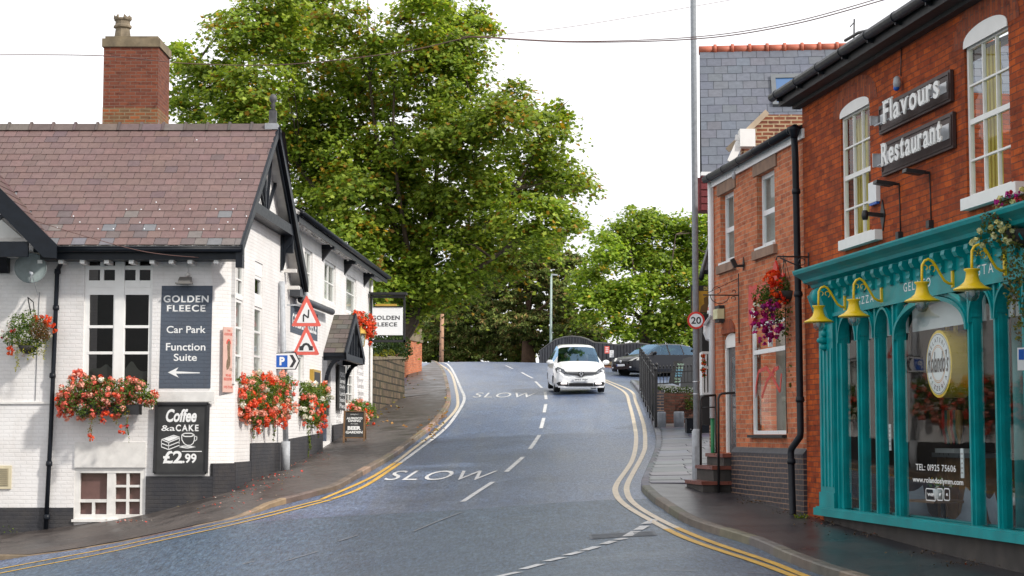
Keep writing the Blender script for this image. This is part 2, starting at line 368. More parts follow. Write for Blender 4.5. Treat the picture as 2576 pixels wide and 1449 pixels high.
# ------------------------------------------------------------ foliage
def kites(C, N, S, Cl, name, mat, parent=None, asp=1.0, lobed=False):
    n = len(C); L = np.array(root_of(parent)['_loc']) if parent is not None else np.zeros(3)
    N = N/np.maximum(np.linalg.norm(N, axis=1, keepdims=True), 1e-6); R = RNG.normal(size=(n, 3)); A = np.cross(N, R); A /= np.maximum(np.linalg.norm(A, axis=1, keepdims=True), 1e-6); B = np.cross(N, A)
    S = S[:, None]; fold = N*S*.12
    if lobed:   # five-lobed leaf outline
        an = np.radians([-90, -35, -8, 22, 52, 72, 90, 108, 128, 158, 188, 215]); rr = np.array([.5, .42, .62, .34, .66, .36, .72, .36, .66, .34, .62, .42])
    else: an = np.radians([-90, 10, 90, 170]); rr = np.array([.5, .42*asp, .55, .42*asp])
    k = len(an); V = np.empty((n, k, 3))
    for i in range(k): V[:, i] = C+A*S*(math.cos(an[i])*rr[i])+B*S*(math.sin(an[i])*rr[i])+fold*(abs(math.cos(an[i]))*1.5-.5)
    V = (V-L).reshape(-1, 3).astype(np.float32); me = bpy.data.meshes.new(name); me.vertices.add(n*k); me.vertices.foreach_set('co', V.ravel())
    me.loops.add(n*k); me.loops.foreach_set('vertex_index', np.arange(n*k, dtype=np.int32)); me.polygons.add(n); me.polygons.foreach_set('loop_start', np.arange(0, n*k, k, dtype=np.int32))
    at = me.attributes.new('Col', 'FLOAT_COLOR', 'FACE'); at.data.foreach_set('color', np.concatenate([Cl, np.ones((n, 1))], 1).astype(np.float32).ravel())
    me.update(calc_edges=True); me.validate(); me.materials.append(mat); o = bpy.data.objects.new(name, me); COL.objects.link(o)
    if parent is not None: o.parent = parent
    return o
def palette(n, cols, probs, var=.25):
    c = np.array(cols)[RNG.choice(len(cols), n, p=np.array(probs)/sum(probs))]; return np.clip(c*(1+RNG.uniform(-var, var, (n, 1))), 0, 1)
# ------------------------------------------------------------ camera, sun, sky
cam = bpy.data.cameras.new('camera'); co = bpy.data.objects.new('camera', cam); COL.objects.link(co); SC.camera = co
co.location = (0, 0, EYE); co.rotation_euler = (math.pi/2+TH, 0, 0); cam.sensor_width = 36; cam.lens = 36*FP/2576; cam.clip_end = 3000; cam.clip_start = .5
SUNV = Vector((.66, -.42, .62)).normalized(); el = math.asin(SUNV.z); az = math.atan2(SUNV.x, SUNV.y)
sl = bpy.data.lights.new('sun', 'SUN'); sl.energy = 3.4; sl.angle = math.radians(3.5); sl.color = (1, .95, .87)
so = bpy.data.objects.new('sun', sl); COL.objects.link(so); so.rotation_euler = (-SUNV).to_track_quat('-Z', 'Y').to_euler(); so.location = (20, -10, 40)
wd = bpy.data.worlds.new('World'); SC.world = wd; wd.use_nodes = True; wt = wd.node_tree; wt.nodes.clear()
def wn(t, **k):
    nd = wt.nodes.new(t)
    for a, b in k.items(): setattr(nd, a, b)
    return nd
sky = wn('ShaderNodeTexSky', sky_type='NISHITA', sun_disc=False, sun_elevation=el, sun_rotation=az, altitude=0, air_density=1, dust_density=1.2, ozone_density=1.5)
tc = wn('ShaderNodeTexCoord'); mp = wn('ShaderNodeMapping'); mp.inputs['Scale'].default_value = (1, 1, 2.6); nz = wn('ShaderNodeTexNoise'); nz.inputs['Scale'].default_value = 2.3; nz.inputs['Detail'].default_value = 7
cr = wn('ShaderNodeValToRGB'); cr.color_ramp.elements[0].position = .30; cr.color_ramp.elements[1].position = .44; cr.color_ramp.elements[0].color = (.25,)*3+(1,)
mx = wn('ShaderNodeMix', data_type='RGBA'); bg = wn('ShaderNodeBackground'); bg.inputs[1].default_value = .12; ow = wn('ShaderNodeOutputWorld')
K = 9.6; mx.inputs[7].default_value = (K, K*1.0, K*1.02, 1)
for a, b in ((tc.outputs['Generated'], mp.inputs[0]), (mp.outputs[0], nz.inputs[0]), (nz.outputs[0], cr.inputs[0]), (cr.outputs[0], mx.inputs[0]), (sky.outputs[0], mx.inputs[6]), (mx.outputs[2], bg.inputs[0]), (bg.outputs[0], ow.inputs[0])): wt.links.new(a, b)
SC.view_settings.view_transform = 'Standard'; SC.view_settings.look = 'None'; SC.view_settings.exposure = 0.2; SC.view_settings.gamma = 1
# ------------------------------------------------------------ walls of the place
FL = Frame((-5.82, 34.6), (1, 0))                 # pub front, faces the camera
FS = Frame((-5.42, 35.05), (.0515, .9987))        # pub side, faces the road
FR = Frame((4.198, 26.0), (-.1406, .990)); FR.n = (-FR.u[1], FR.u[0])   # shops on the right, faces the road
# ------------------------------------------------------------ terrain: road-level control points
_c = []
def cp(x, y, Y, dz=0): p = P(x, y, Y); _c.append((p[0], p[1], p[2]+dz))
for a in ((0, 1345, 34.6), (200, 1316, 34.6), (380, 1303, 34.6), (545, 1234, 34.6), (633, 1207, 36.7), (715, 1178, 40.4), (836, 1117, 47), (932, 1046, 54.4), (1020, 1000, 65), (1018, 936, 78), (1062, 917, 88),
          (0, 1410, 30.8), (594, 1304, 29.8), (297, 1372, 30.6)): cp(*a, dz=-.10)
for a in ((0, 1449, 29.2), (640, 1449, 25.2), (1288, 1449, 21.2), (1900, 1449, 19.2), (1110, 1197, 36.3), (820, 1256, 33.2), (1200, 1270, 30.6), (1288, 1350, 25.4), (1612, 1240, 30), (1270, 995, 64), (1445, 987, 64), (1150, 990, 64.5),
          (1250, 912.5, 90), (1110, 911, 92), (1400, 915.5, 90), (1500, 918, 88), (1590, 947, 83), (1700, 950, 83)): cp(*a)
for a in ((1840, 1242, 29.8), (2040, 1300, 25.5), (2400, 1402, 20.3), (2576, 1446, 18.4)): cp(*a, dz=-.10)
for a in ((-20, 30, -1.2), (-24, 24, -1.5), (6, 8, -.05), (0, 8, -.2), (-12, 12, -.9), (-6, 108, 5.35), (4, 108, 5.4), (10, 100, 5.2), (9, 60, 2.9)): _c.append(a)
_c = np.array(_c); SX = .8
def _U(d): return d*d*np.log(d+1e-9)
_X = _c[:, :2]*[1, SX]; _d = np.linalg.norm(_X[:, None]-_X[None], axis=2); _n = len(_c)
_A = np.zeros((_n+3, _n+3)); _A[:_n, :_n] = _U(_d)+np.eye(_n)*2.5; _A[:_n, _n] = 1; _A[:_n, _n+1:] = _X; _A[_n:, :_n] = _A[:_n, _n:].T
_w = np.linalg.solve(_A, np.concatenate([_c[:, 2], [0, 0, 0]]))
def H(X, Y):
    X = np.clip(np.atleast_1d(np.asarray(X, float)), -26, 16); Y = np.clip(np.atleast_1d(np.asarray(Y, float)), 6, 112)
    q = np.stack([X, Y*SX], -1); d = np.linalg.norm(q[..., None, :]-_X, axis=-1); return (_U(d)*_w[:_n]).sum(-1)+_w[_n]+q[..., 0]*_w[_n+1]+q[..., 1]*_w[_n+2]
def h1(X, Y): return float(H(X, Y)[0])
def G(x, y, dz=0):
    d = ray(x, y); d = (d[0]/d[1], 1, d[2]/d[1]); ts = np.linspace(12, 105, 400); z = H(d[0]*ts, ts)+dz; below = (d[2]*ts+EYE) <= z
    if not below.any(): i = int(np.argmin(d[2]*ts+EYE-z)); t = ts[i]; return (d[0]*t, t, float(z[i]))
    i = int(np.argmax(below)); a, b = ts[max(i-1, 0)], ts[i]
    for _ in range(14):
        m = (a+b)/2
        if d[2]*m+EYE <= h1(d[0]*m, m)+dz: b = m
        else: a = m
    return (d[0]*b, b, h1(d[0]*b, b)+dz)
def gline(px, dz=0, step=.4):
    g = [G(x, y, dz) for x, y in px]; out = []
    P2 = [Vector(p[:2]) for p in g]; n = len(P2)
    for i in range(n-1):
        p0, p1, p2, p3 = P2[max(i-1, 0)], P2[i], P2[i+1], P2[min(i+2, n-1)]; k = max(1, int((p2-p1).length/step))
        for j in range(k):
            t = j/k; out.append(.5*((2*p1)+(p2-p0)*t+(2*p0-5*p1+4*p2-p3)*t*t+(3*p1-p0-3*p2+p3)*t**3))
    out.append(P2[-1]); return out
def side(pl, i):
    d = (pl[min(i+1, len(pl)-1)]-pl[max(i-1, 0)]).normalized(); return Vector((-d.y, d.x))
def strip(mb, pl, a, b, dz, col=None):
    """ribbon between lateral offsets a and b along the polyline, lying dz over the terrain"""
    q = []
    for i, p in enumerate(pl):
        n = side(pl, i); e, f = p+n*a, p+n*b; q.append(((e.x, e.y), (f.x, f.y)))
    za = H([e[0][0] for e in q], [e[0][1] for e in q]); zb = H([e[1][0] for e in q], [e[1][1] for e in q])
    for i in range(len(q)-1):
        mb.poly([(*q[i][0], za[i]+dz), (*q[i+1][0], za[i+1]+dz), (*q[i+1][1], zb[i+1]+dz), (*q[i][1], zb[i]+dz)], col, True)
def grid(x0, x1, y0, y1, nx, ny, fn):
    xs = np.linspace(x0, x1, nx+1); ys = np.linspace(y0, y1, ny+1); X, Y = np.meshgrid(xs, ys); Z = fn(X, Y); mb = MB()
    mb.v = list(zip(X.ravel(), Y.ravel(), Z.ravel())); w = nx+1
    for j in range(ny):
        for i in range(nx): mb.f.append((j*w+i, j*w+i+1, (j+1)*w+i+1, (j+1)*w+i)); mb.c.append(None); mb.sm.append(True)
    return mb
# materials of the ground
t = NT('wet_asphalt'); p = t.pos(); fine = t.noise(p, 21, 4, .75); mid = t.noise(p, 5, 5, .6); big = t.noise(p, .55, 5, .6)
sx = t.n('ShaderNodeSeparateXYZ'); t.l(p, sx.inputs[0])
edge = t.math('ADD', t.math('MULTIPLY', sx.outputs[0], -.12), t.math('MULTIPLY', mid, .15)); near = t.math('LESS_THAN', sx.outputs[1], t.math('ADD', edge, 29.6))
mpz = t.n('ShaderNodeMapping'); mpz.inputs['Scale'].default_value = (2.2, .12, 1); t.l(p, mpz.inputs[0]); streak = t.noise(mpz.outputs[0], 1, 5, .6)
cA = t.mix(t.ramp(big, [(.35, 0), (.68, 1)]), (.048, .072, .135), (.098, .135, .215)); cA = t.mix(t.math('MULTIPLY', t.ramp(streak, [(.45, 0), (.7, 1)]), .5), cA, (.13, .14, .16))  # blue of the reflected sky put into the colour; pale streaks: wear and sheen
cB = t.mix(t.ramp(mid, [(.3, 0), (.75, 1)]), (.032, .056, .095), (.070, .108, .150)); c = t.mix(near, cA, cB)  # coarser near surface, same sky blue put into its colour
mpg = t.n('ShaderNodeMapping'); mpg.inputs['Scale'].default_value = (24, 3.6, 1); t.l(p, mpg.inputs[0]); gr = t.noise(mpg.outputs[0], 1, 5, .8); c = t.mix(.85, c, t.ramp(gr, [(.36, .35), (.64, 1.75)]), 'MULTIPLY'); c = t.mix(.6, c, t.ramp(fine, [(.34, .22), (.66, 1.9)]), 'MULTIPLY')
rg = t.math('ADD', t.math('MULTIPLY', t.ramp(big, [(.3, 0), (.7, 1)]), .1), .30); rg = t.math('ADD', rg, t.math('MULTIPLY', near, .06))
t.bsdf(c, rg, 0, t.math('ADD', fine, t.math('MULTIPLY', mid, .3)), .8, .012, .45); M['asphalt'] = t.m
t = NT('wet_pavement'); p = t.pos(); fine = t.noise(p, 40, 3, .7); mid = t.noise(p, 1.6, 6, .6); c = t.mix(t.ramp(mid, [(.35, 0), (.65, 1)]), (.042, .035, .033), (.098, .082, .074)); c = t.mix(.5, c, t.ramp(fine, [(.3, .5), (.7, 1.4)]), 'MULTIPLY')
t.bsdf(c, t.math('ADD', t.math('MULTIPLY', t.ramp(mid, [(.4, 1), (.62, 0)]), -.26), .62), 0, fine, .35, .008); M['pave'] = t.m
t = NT('wet_pavement_shade'); p = t.pos(); fine = t.noise(p, 40, 3, .7); mid = t.noise(p, 1.2, 6, .6); c = t.mix(t.ramp(mid, [(.35, 0), (.65, 1)]), (.018, .019, .026), (.045, .04, .042)); c = t.mix(.5, c, t.ramp(fine, [(.3, .5), (.7, 1.4)]), 'MULTIPLY')  # darker copy of the left pavement, the buildings' shade put into its colour
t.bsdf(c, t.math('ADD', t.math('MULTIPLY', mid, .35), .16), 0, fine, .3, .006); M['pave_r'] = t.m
t = NT('meadow_grass'); p = t.pos(); c = t.mix(t.noise(p, .3, 6), (.03, .06, .012), (.08, .1, .03)); t.bsdf(c, .9, 0, t.noise(p, 8), .5, .1); M['grass'] = t.m
M['kerb'] = m_attr('kerb_stone', .55, .5, 0, .5, 30, .45, 4); M['yline'] = paint('yellow_road_paint', (.62, .36, .04), .5, var=.2, dirt=.45, bump=.4, scale=12)
M['wline'] = paint('white_road_paint', (.60, .60, .60), .5, var=.2, dirt=.6, bump=.4, scale=12); M['wyline'] = paint('faded_road_paint', (.62, .52, .38), .42, var=.2, dirt=.3, bump=.4, scale=14)
M['worn'] = paint('worn_road_paint', (.22, .23, .25), .5, var=.3, dirt=.5, scale=20)
def gfar(X, Y):
    s = X.shape; z = H(X.ravel(), Y.ravel()).reshape(s)-.12; k = np.clip((Y-98)/40, 0, 1)+np.clip((np.abs(X)-24)/60, 0, 1)+np.clip((4-Y)/60, 0, 1); k = np.clip(k, 0, 1); return z*(1-k)+(-1.5)*k
xs = np.concatenate([[-1500, -500, -200], np.linspace(-90, 90, 91), [200, 500, 1500]]); ys = np.concatenate([[-600, -200], np.linspace(-60, 170, 116), [260, 500, 1000, 2500]])
X, Y = np.meshgrid(xs, ys); Z = gfar(X, Y); mb = MB(); mb.v = list(zip(X.ravel(), Y.ravel(), Z.ravel())); w = len(xs)
for j in range(len(ys)-1):
    for i in range(w-1): mb.f.append((j*w+i, j*w+i+1, (j+1)*w+i+1, (j+1)*w+i)); mb.c.append(None); mb.sm.append(True)
struct(mb.build('ground', M['grass']))
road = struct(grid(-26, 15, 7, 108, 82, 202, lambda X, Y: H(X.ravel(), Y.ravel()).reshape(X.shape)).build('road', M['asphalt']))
road['_loc'] = (0, 0, 0)
KL = [(-420, 1520), (-150, 1447), (0, 1410), (148, 1390), (300, 1365), (594, 1304), (683, 1277), (800, 1247), (890, 1211), (1039, 1117), (1101, 1066), (1130, 1026), (1134, 993), (1124, 951), (1107, 920), (1088, 911.5)]
KR = [(2420, 1560), (2200, 1490), (2078, 1452), (2039, 1438), (1961, 1406), (1883, 1371), (1738, 1324), (1660, 1277), (1622, 1246), (1611, 1226), (1625, 1190), (1644, 1144), (1649, 1110), (1642, 1075), (1622, 1017), (1601, 982), (1585, 962)]
kl = gline(KL); kr = gline(KR)
def arc(pl):
    a = [0.]
    for i in range(1, len(pl)): a.append(a[-1]+(pl[i]-pl[i-1]).length)
    return a
def kerb(name, pl, inner, hfun, colf, label=None):
    mb = MB(); ar = arc(pl); n = len(pl); a0 = 0; i = 0; stone = 0
    Ha = H([p.x for p in pl], [p.y for p in pl])
    while i < n-1:
        j = i
        while j < n-1 and ar[j]-ar[i] < .9: j += 1
        c = colf(pl[i])
        for k in range(i, j):
            ps = []
            for m, g in ((k, 0), (k+1, -.02 if k+1 == j else 0)):
                p = pl[m]; s = side(pl, m)*inner; h = hfun(p)+random.uniform(-.002, .002); q = p+s*.15; z = Ha[m]
                ps.append([(p.x, p.y, z-.12), (p.x+s.x*.012, p.y+s.y*.012, z+h-.015), (p.x+s.x*.03, p.y+s.y*.03, z+h), (q.x, q.y, z+h)])
            for e in range(3): mb.poly([ps[0][e], ps[1][e], ps[1][e+1], ps[0][e+1]], c)
        i = j
    return struct(mb.build(name, M['kerb']))
def kh_l(p):
    a = 1.0 if (p.x < -9.0) else (0. if -8.6 < p.x < -4.7 else 1.)
    if -9.0 <= p.x <= -8.6: a = (-8.6-p.x)/.4
    if -4.7 <= p.x < -4.2: a = (p.x+4.7)/.5
    return .02+.085*a
kerb('kerb_left', kl, 1, kh_l, lambda p: jitc((.26, .19, .13), .35)); kerb('kerb_right', kr, -1, lambda p: .11, lambda p: jitc((.16, .14, .11), .3) if p.y < 30 else jitc((.16, .17, .2), .2))
def pavement(name, pl, inner, back, hf, m):
    """strip from the kerb's inner edge to the walls"""
    ar = arc(pl); ab = arc(back); mb = MB(); K = 10; rows = []
    for i, p in enumerate(pl):
        s = side(pl, i)*inner; a = p+s*.145; t_ = ar[i]/ar[-1]*ab[-1]; j = max(k for k in range(len(ab)) if ab[k] <= t_+1e-6); j = min(j, len(back)-2)
        b = back[j].lerp(back[j+1], (t_-ab[j])/max(ab[j+1]-ab[j], 1e-6)); rows.append([(a.lerp(b, k/K)) for k in range(K+1)])
    for i, r in enumerate(rows):
        z = H([q.x for q in r], [q.y for q in r]); h = hf(pl[i]); z0 = h-.003
        rows[i] = [(q.x, q.y, z[k]+z0+(.10-h)*min(1, k/3)) for k, q in enumerate(r)]
    for i in range(len(rows)-1):
        for k in range(K): mb.poly([rows[i][k], rows[i+1][k], rows[i+1][k+1], rows[i][k+1]], None, True)
    return struct(mb.build(name, m))
V2 = lambda *a: Vector(a)
def fs2(F, s, o=0): p = F.at(s, o, 0); return Vector(p[:2])
bl = [V2(-22, 34.65), V2(-12, 34.65), V2(-5.5, 34.75), fs2(FS, .4, -.06), fs2(FS, 5.5, -.06), fs2(FS, 19.3, -.06), fs2(FS, 30, -.1), V2(-4.5, 78), V2(-4.2, 86), V2(-4.0, 91)]
pavement('pavement_left', kl, 1, bl, kh_l, M['pave'])
br = [fs2(FR, -17, -.1), fs2(FR, -6, -.1), fs2(FR, 5.2, -.1), V2(3.6, 33), V2(5.6, 46), V2(6.2, 52), V2(7.0, 62)]
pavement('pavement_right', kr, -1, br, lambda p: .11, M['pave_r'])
# flagstones on the right-hand pavement beyond the lamp post
mb = MB(); y = 31.2; r = 0
kx = lambda yy: np.interp(yy, [p.y for p in kr if p.x < 6], [p.x for p in kr if p.x < 6]) if True else 0
krs = sorted([(p.y, p.x) for p in kr]); kx = lambda yy: float(np.interp(yy, [a for a, b in krs], [b for a, b in krs]))
wx = lambda yy: float(np.interp(yy, [b.y for b in br][2:], [b.x for b in br][2:]))
while y < 56:
    dy = random.choice([.45, .6, .75, .6]); x = kx(y)+.17
    while x < wx(y)-.02:
        w = random.uniform(.55, 1.15); x1 = min(x+w, wx(y)); a = .008
        q = [(x+a, y+a), (x1-a, y+a), (x1-a, y+dy-a), (x+a, y+dy-a)]; z = H([e[0] for e in q], [e[1] for e in q]); tl = random.uniform(.118, .126)
        top = [(e[0], e[1], z[k]+tl+random.uniform(0, .004)) for k, e in enumerate(q)]; c = jitc((.15, .16, .19), .35); mb.poly(top, c)
        mb.poly([(top[0][0], top[0][1], top[0][2]-.03), (top[1][0], top[1][1], top[1][2]-.03), top[1], top[0]], c); x = x1
    y += dy
fl = struct(mb.build('flagstone_paving', m_attr('flagstone', .3, .5, 0, .4, 25, .35, 3)))
# markings (children of the road)
def mark(name, mb, m): o = mb.build(name, M[m], road, local=True); o['kind'] = 'structure'; return o
Y1 = [(1094, 910.5), (1120, 925), (1140, 951), (1151, 1000), (1146, 1032), (1101, 1080), (1036, 1132), (939, 1199), (811, 1256)]
Y2 = [(1097, 910), (1126, 917), (1143, 941), (1163, 986), (1166, 1012), (1133, 1064), (1052, 1132), (939, 1211), (836, 1256)]
for L, near_m in ((Y1, 'yline'), (Y2, 'yline')):
    pl = gline(L); cut = [p for p in pl if p.y > 40]; a = MB(); strip(a, cut, -.05, .05, .008); mark('edge_line', a, 'wyline' if L is Y1 else 'wline')
    a = MB(); strip(a, [p for p in pl if p.y < 40.6], -.05, .05, .008); mark('yellow_line', a, 'yline')
for L in ([(811, 1258), (594, 1311), (297, 1375), (0, 1432), (-300, 1500)], [(833, 1258), (594, 1319), (297, 1385), (0, 1443), (-300, 1512)]):
    a = MB(); strip(a, gline(L), -.05, .05, .008); mark('yellow_line', a, 'yline')
R1 = [(1516, 957), (1569, 985), (1584, 1019), (1597, 1075), (1600, 1113), (1590, 1159), (1554, 1214), (1549, 1241), (1570, 1269), (1648, 1316), (1726, 1355), (1883, 1409), (1992, 1449), (2200, 1530)]
R2 = [(1519, 954), (1584, 982), (1600, 1013), (1619, 1069), (1623, 1118), (1617, 1144), (1582, 1210), (1578, 1241), (1597, 1269), (1668, 1312), (1765, 1355), (1922, 1409), (2023, 1449), (2240, 1530)]
for L in (R1, R2):
    pl = gline(L); k = [i for i, p in enumerate(pl) if p.y < 25.2 or i > len(pl)*.8]; c = min(i for i, p in enumerate(pl) if p.y < 25.5)
    a = MB(); strip(a, pl[:c+1], -.05, .05, .008); mark('edge_line', a, 'wyline'); a = MB(); strip(a, pl[c:], -.05, .05, .008); mark('yellow_line', a, 'yline')
for a0, b0, w in (((1164, 1263), (1240, 1213), .1), ((1273, 1188), (1316, 1150), .1), ((1333, 1130), (1357, 1095), .1), ((1361, 1078), (1368, 1052), .1), ((1369, 1038), (1373, 1017), .1), ((1374, 1005), (1371, 986), .1), ((1363, 976), (1347, 960), .1), ((1340, 952), (1312, 937), .1), ((1290, 928), (1272, 920), .08)):
    a = MB(); strip(a, gline([a0, b0]), -w/2, w/2, .008); mark('centre_line_dash', a, 'wline')
for a0, b0 in (((1040, 1338), (1160, 1290)), ((850, 1363), (900, 1347)), ((720, 1412), (800, 1388)), ((610, 1420), (640, 1413))):
    a = MB(); strip(a, gline([a0, b0]), -.02, .02, .008); mark('worn_line', a, 'worn')
for a0, b0 in (((1650, 1307), (1624, 1319)), ((1622, 1324), (1605, 1334)), ((1600, 1337), (1578, 1350)), ((1574, 1355), (1550, 1359)), ((1544, 1362), (1518, 1370)), ((1502, 1376), (1468, 1386)), ((1460, 1389), (1424, 1398)), ((1417, 1403), (1374, 1413)), ((1361, 1420), (1315, 1433)), ((1305, 1440), (1250, 1452)), ((1235, 1457), (1180, 1470))):
    a = MB(); strip(a, gline([a0, b0]), -.07, .07, .008); mark('give_way_dash', a, 'wline')
for a0, b0 in (((1670, 1435), (1760, 1438)), ((1880, 1441), (1960, 1446))):
    a = MB(); strip(a, gline([a0, b0]), -.015, .015, .008); mark('worn_line', a, 'worn')
def slow(xl, xr, yb, yt, sh):
    v, f = text_polys('SLOW', .0, 0., 1.12); xs = [q[0] for q in v]; ys = [q[1] for q in v]
    pts = []
    for q in v:
        u = (q[0]-min(xs))/(max(xs)-min(xs)); w = (q[1]-min(ys))/(max(ys)-min(ys)); g = G(xl+(xr-xl)*u+sh*w, yb+(yt-yb)*w); pts.append((g[0], g[1], g[2]+.01))
    a = MB(); a.faces(pts, f); mark('slow_marking', a, 'wline')
slow(962, 1218, 1209, 1185, 36); slow(1188, 1338, 1000.5, 988.5, 12)
# ironwork
a = MB(); c = G(1566, 1346)
for k in range(14):
    y0 = c[1]-.25+k*.036; q = [(c[0]-.42, y0), (c[0]+.42, y0), (c[0]+.42, y0+.022), (c[0]-.42, y0+.022)]; a.poly([(e[0], e[1], h1(*e)+.010) for e in q])
q = [(c[0]-.46, c[1]-.29), (c[0]+.46, c[1]-.29), (c[0]+.46, c[1]+.29), (c[0]-.46, c[1]+.29)]; a.poly([(e[0], e[1], h1(*e)+.005) for e in q])
tag(a.build('drain_cover', paint('worn_iron', (.075, .09, .115), .5, var=.4, scale=20)), 'ribbed steel drain cover set in the road beside the dashed line', 'drain cover')
a = MB(); c = G(1055, 993, .1); F = Frame((c[0], c[1]), (1, .05)); zz = h1(c[0], c[1])
q = [(c[0]+dx, c[1]+dy, h1(c[0]+dx, c[1]+dy)+.105) for dx, dy in ((-.9, -.6), (.35, -.6), (.35, .6), (-.9, .6))]; a.poly(q); tag(a.build('access_cover', paint('dusty_iron', (.13, .12, .12), .6, var=.3, scale=20)), 'pale rectangular access cover in the pavement by the stone wall', 'access cover')
def rk(F, x0, y0, x1, y1, o=0):   # pixel rect on a plane -> s0,s1,z0,z1 (z averaged at both ends)
    s0, s1 = F.S(x0, o), F.S(x1, o); xm = (x0+x1)/2; return (min(s0, s1), max(s0, s1), F.Z(xm, max(y0, y1), o), F.Z(xm, min(y0, y1), o))
Zl = lambda y: FL.Z(300, y)
# ================================================================= PUB, front building
pub = thing('pub_building', 'white painted brick pub with purple slate roof and tall brick chimney', 'pub', (-9, 35, -1))
hw = rk(FL, 212, 628, 384, 978); hc = rk(FL, 197, 1178, 373, 1306)
zE = 3.62+EYE; zR = 6.52+EYE
s_w1 = rk(FS, 592, 660, 613, 968); s_w2 = rk(FS, 641, 660, 661, 962)
a = MB(); wall(a, FL, -9.5, FS.O[0]-FL.O[0]-.42, -2.5, zE+.15, [hw, hc], rev=.14)
cA = FL.at(FS.O[0]-FL.O[0]-.42, 0, 0); cB = FS.at(0, 0, 0)
a.poly([(cA[0], cA[1], -2.5), (cB[0], cB[1], -2.5), (cB[0], cB[1], zE+.2), (cA[0], cA[1], zE+.15)])
gE = 5.55; yM = 2.85
wall(a, FS, 0, gE+.5, -2.5, zE+.1, [s_w1, s_w2], rev=.1)
a.poly([FS.at(-.1, 0, zE+.1), FS.at(gE+.4, 0, zE+.1), FS.at(yM, 0, zR-.1)])
a.wbox(-15, -5.9, 41, 41.1, -2.5, zE)
pw = a.build('wall', M['wbrick'], pub)
# plinth
a = MB(); a.box(FL, -9.5, hc[0]-.005, 0, .035, -2.5, Zl(1277)); sR = FL.S(543)
a.box(FL, hc[1]+.02, sR-.005, 0, .035, -2.5, Zl(1198))
q0 = FL.at(sR, .035, 0); q1 = FS.at(-.02, .035, 0)
a.ext([(q0[0], q0[1], -2.5), (q1[0], q1[1], -2.5), (q1[0], q1[1], FS.Z(600, 1164)), (q0[0], q0[1], FS.Z(600, 1164))], (-.06, .06, 0))
sm = FS.S(633); a.box(FS, 0, sm, 0, .035, -2.5, FS.Z(600, 1162)); a.box(FS, sm, gE+.5, 0, .04, -2.5, FS.Z(660, 1114))
a.build('plinth', M['kbrick'], pub)
a = MB(); a.box(FL, -9.5, sR, 0, .03, Zl(1016), Zl(1011)); a.box(FL, FL.S(386), sR+.0, 0, .02, Zl(1010), Zl(985)); a.box(FL, FL.S(197), FL.S(374), .002, .035, Zl(1176), Zl(1112)); a.box(FL, FL.S(205), FL.S(372), .0, .06, Zl(990), Zl(981))
a.box(FL, hc[0]-.03, hc[1]+.03, 0, .07, hc[2]-.05, hc[2]); a.build('string_course', M['white_d'], pub)
# windows
def front_window():
    s0, s1, z0, z1 = hw; fr = MB(); o = -.04; d = .06
    def b(x0, y0, x1, y1, oo=0): fr.box(FL, FL.S(x0), FL.S(x1), o-d, o+oo, Zl(y1), Zl(y0))
    b(212, 629, 222, 978); b(377, 629, 385, 978); b(288, 629, 312, 978, .02); b(222, 712, 288, 722, .012); b(312, 712, 377, 722, .012); b(222, 722, 288, 741); b(312, 722, 377, 741)
    for X0, X1 in ((222, 288), (312, 377)):
        for y in (818, 884): b(X0, y, X1, y+7, .005)
        b(X0, 741, X0+3, 978); b(X1-3, 741, X1, 978); m = (X0+X1)/2; b(m-5, 629, m+5, 712, .004); b(X0, 668, m-5, 678, .003); b(m+5, 668, X1, 678, .003); b(X0, 705, X1, 712, .002)
    f = fr.build('window', M['white'], pub)
    g = MB(); g.poly([FL.at(s, o-.035, z) for s, z in ((s0+.02, z0+.02), (s1-.02, z0+.02), (s1-.02, z1), (s0+.02, z1))]); g.build('pane', M['glassd'], f)
    g = MB()
    for X0, X1 in ((225, 285), (315, 374)):   # etched half curtain
        pts = []
        for k in range(13):
            u = k/12; pts.append((FL.S(X0+(X1-X0)*u), Zl(930-18*math.exp(-((u-.72)/.2)**2 if X0 < 300 else -((u-.28)/.2)**2)-4*math.sin(u*6))))
        pts += [(FL.S(X1), Zl(975)), (FL.S(X0), Zl(975))]; g.fext(FL, pts, o-.075, o-.07)
    g.build('etched_screen', paint('frosted_glass_green_grey', (.22, .27, .26), .5), f)
    g = MB(); g.box(FL, s0, s1, -1.2, -1.15, z0, z1); g.build('room_lining', M['dark'], f)
front_window()
def cellar():
    o = -.03; d = .06; fr = MB()
    def b(x0, y0, x1, y1, oo=0): fr.box(FL, FL.S(x0), FL.S(x1), o-d, o+oo, Zl(y1), Zl(y0))
    b(197, 1178, 373, 1190, .02); b(197, 1294, 373, 1307, .03); b(197, 1190, 211, 1294, .02); b(361, 1190, 373, 1294, .02); b(278, 1190, 299, 1294, .012)
    b(211, 1256, 278, 1264, .005); b(241, 1264, 248, 1294, .005); b(326, 1190, 333, 1294, .005); b(299, 1220, 326, 1226, .004); b(333, 1220, 361, 1226, .004); b(299, 1256, 326, 1262, .004); b(333, 1256, 361, 1262, .004)
    f = fr.build('cellar_window', M['white_d'], pub); g = MB(); g.poly([FL.at(s, o-.035, z) for s, z in ((hc[0], hc[2]), (hc[1], hc[2]), (hc[1], hc[3]), (hc[0], hc[3]))]); g.build('pane', m_glass('cellar_glass', (.8, .8, .8), .05, .06), f)
    g = MB(); g.box(FL, hc[0], hc[1], -.14, -.12, hc[2], hc[3]); g.build('blind', paint('dusty_pink_blind', (.26, .14, .13), .8, var=.15), f)
cellar()
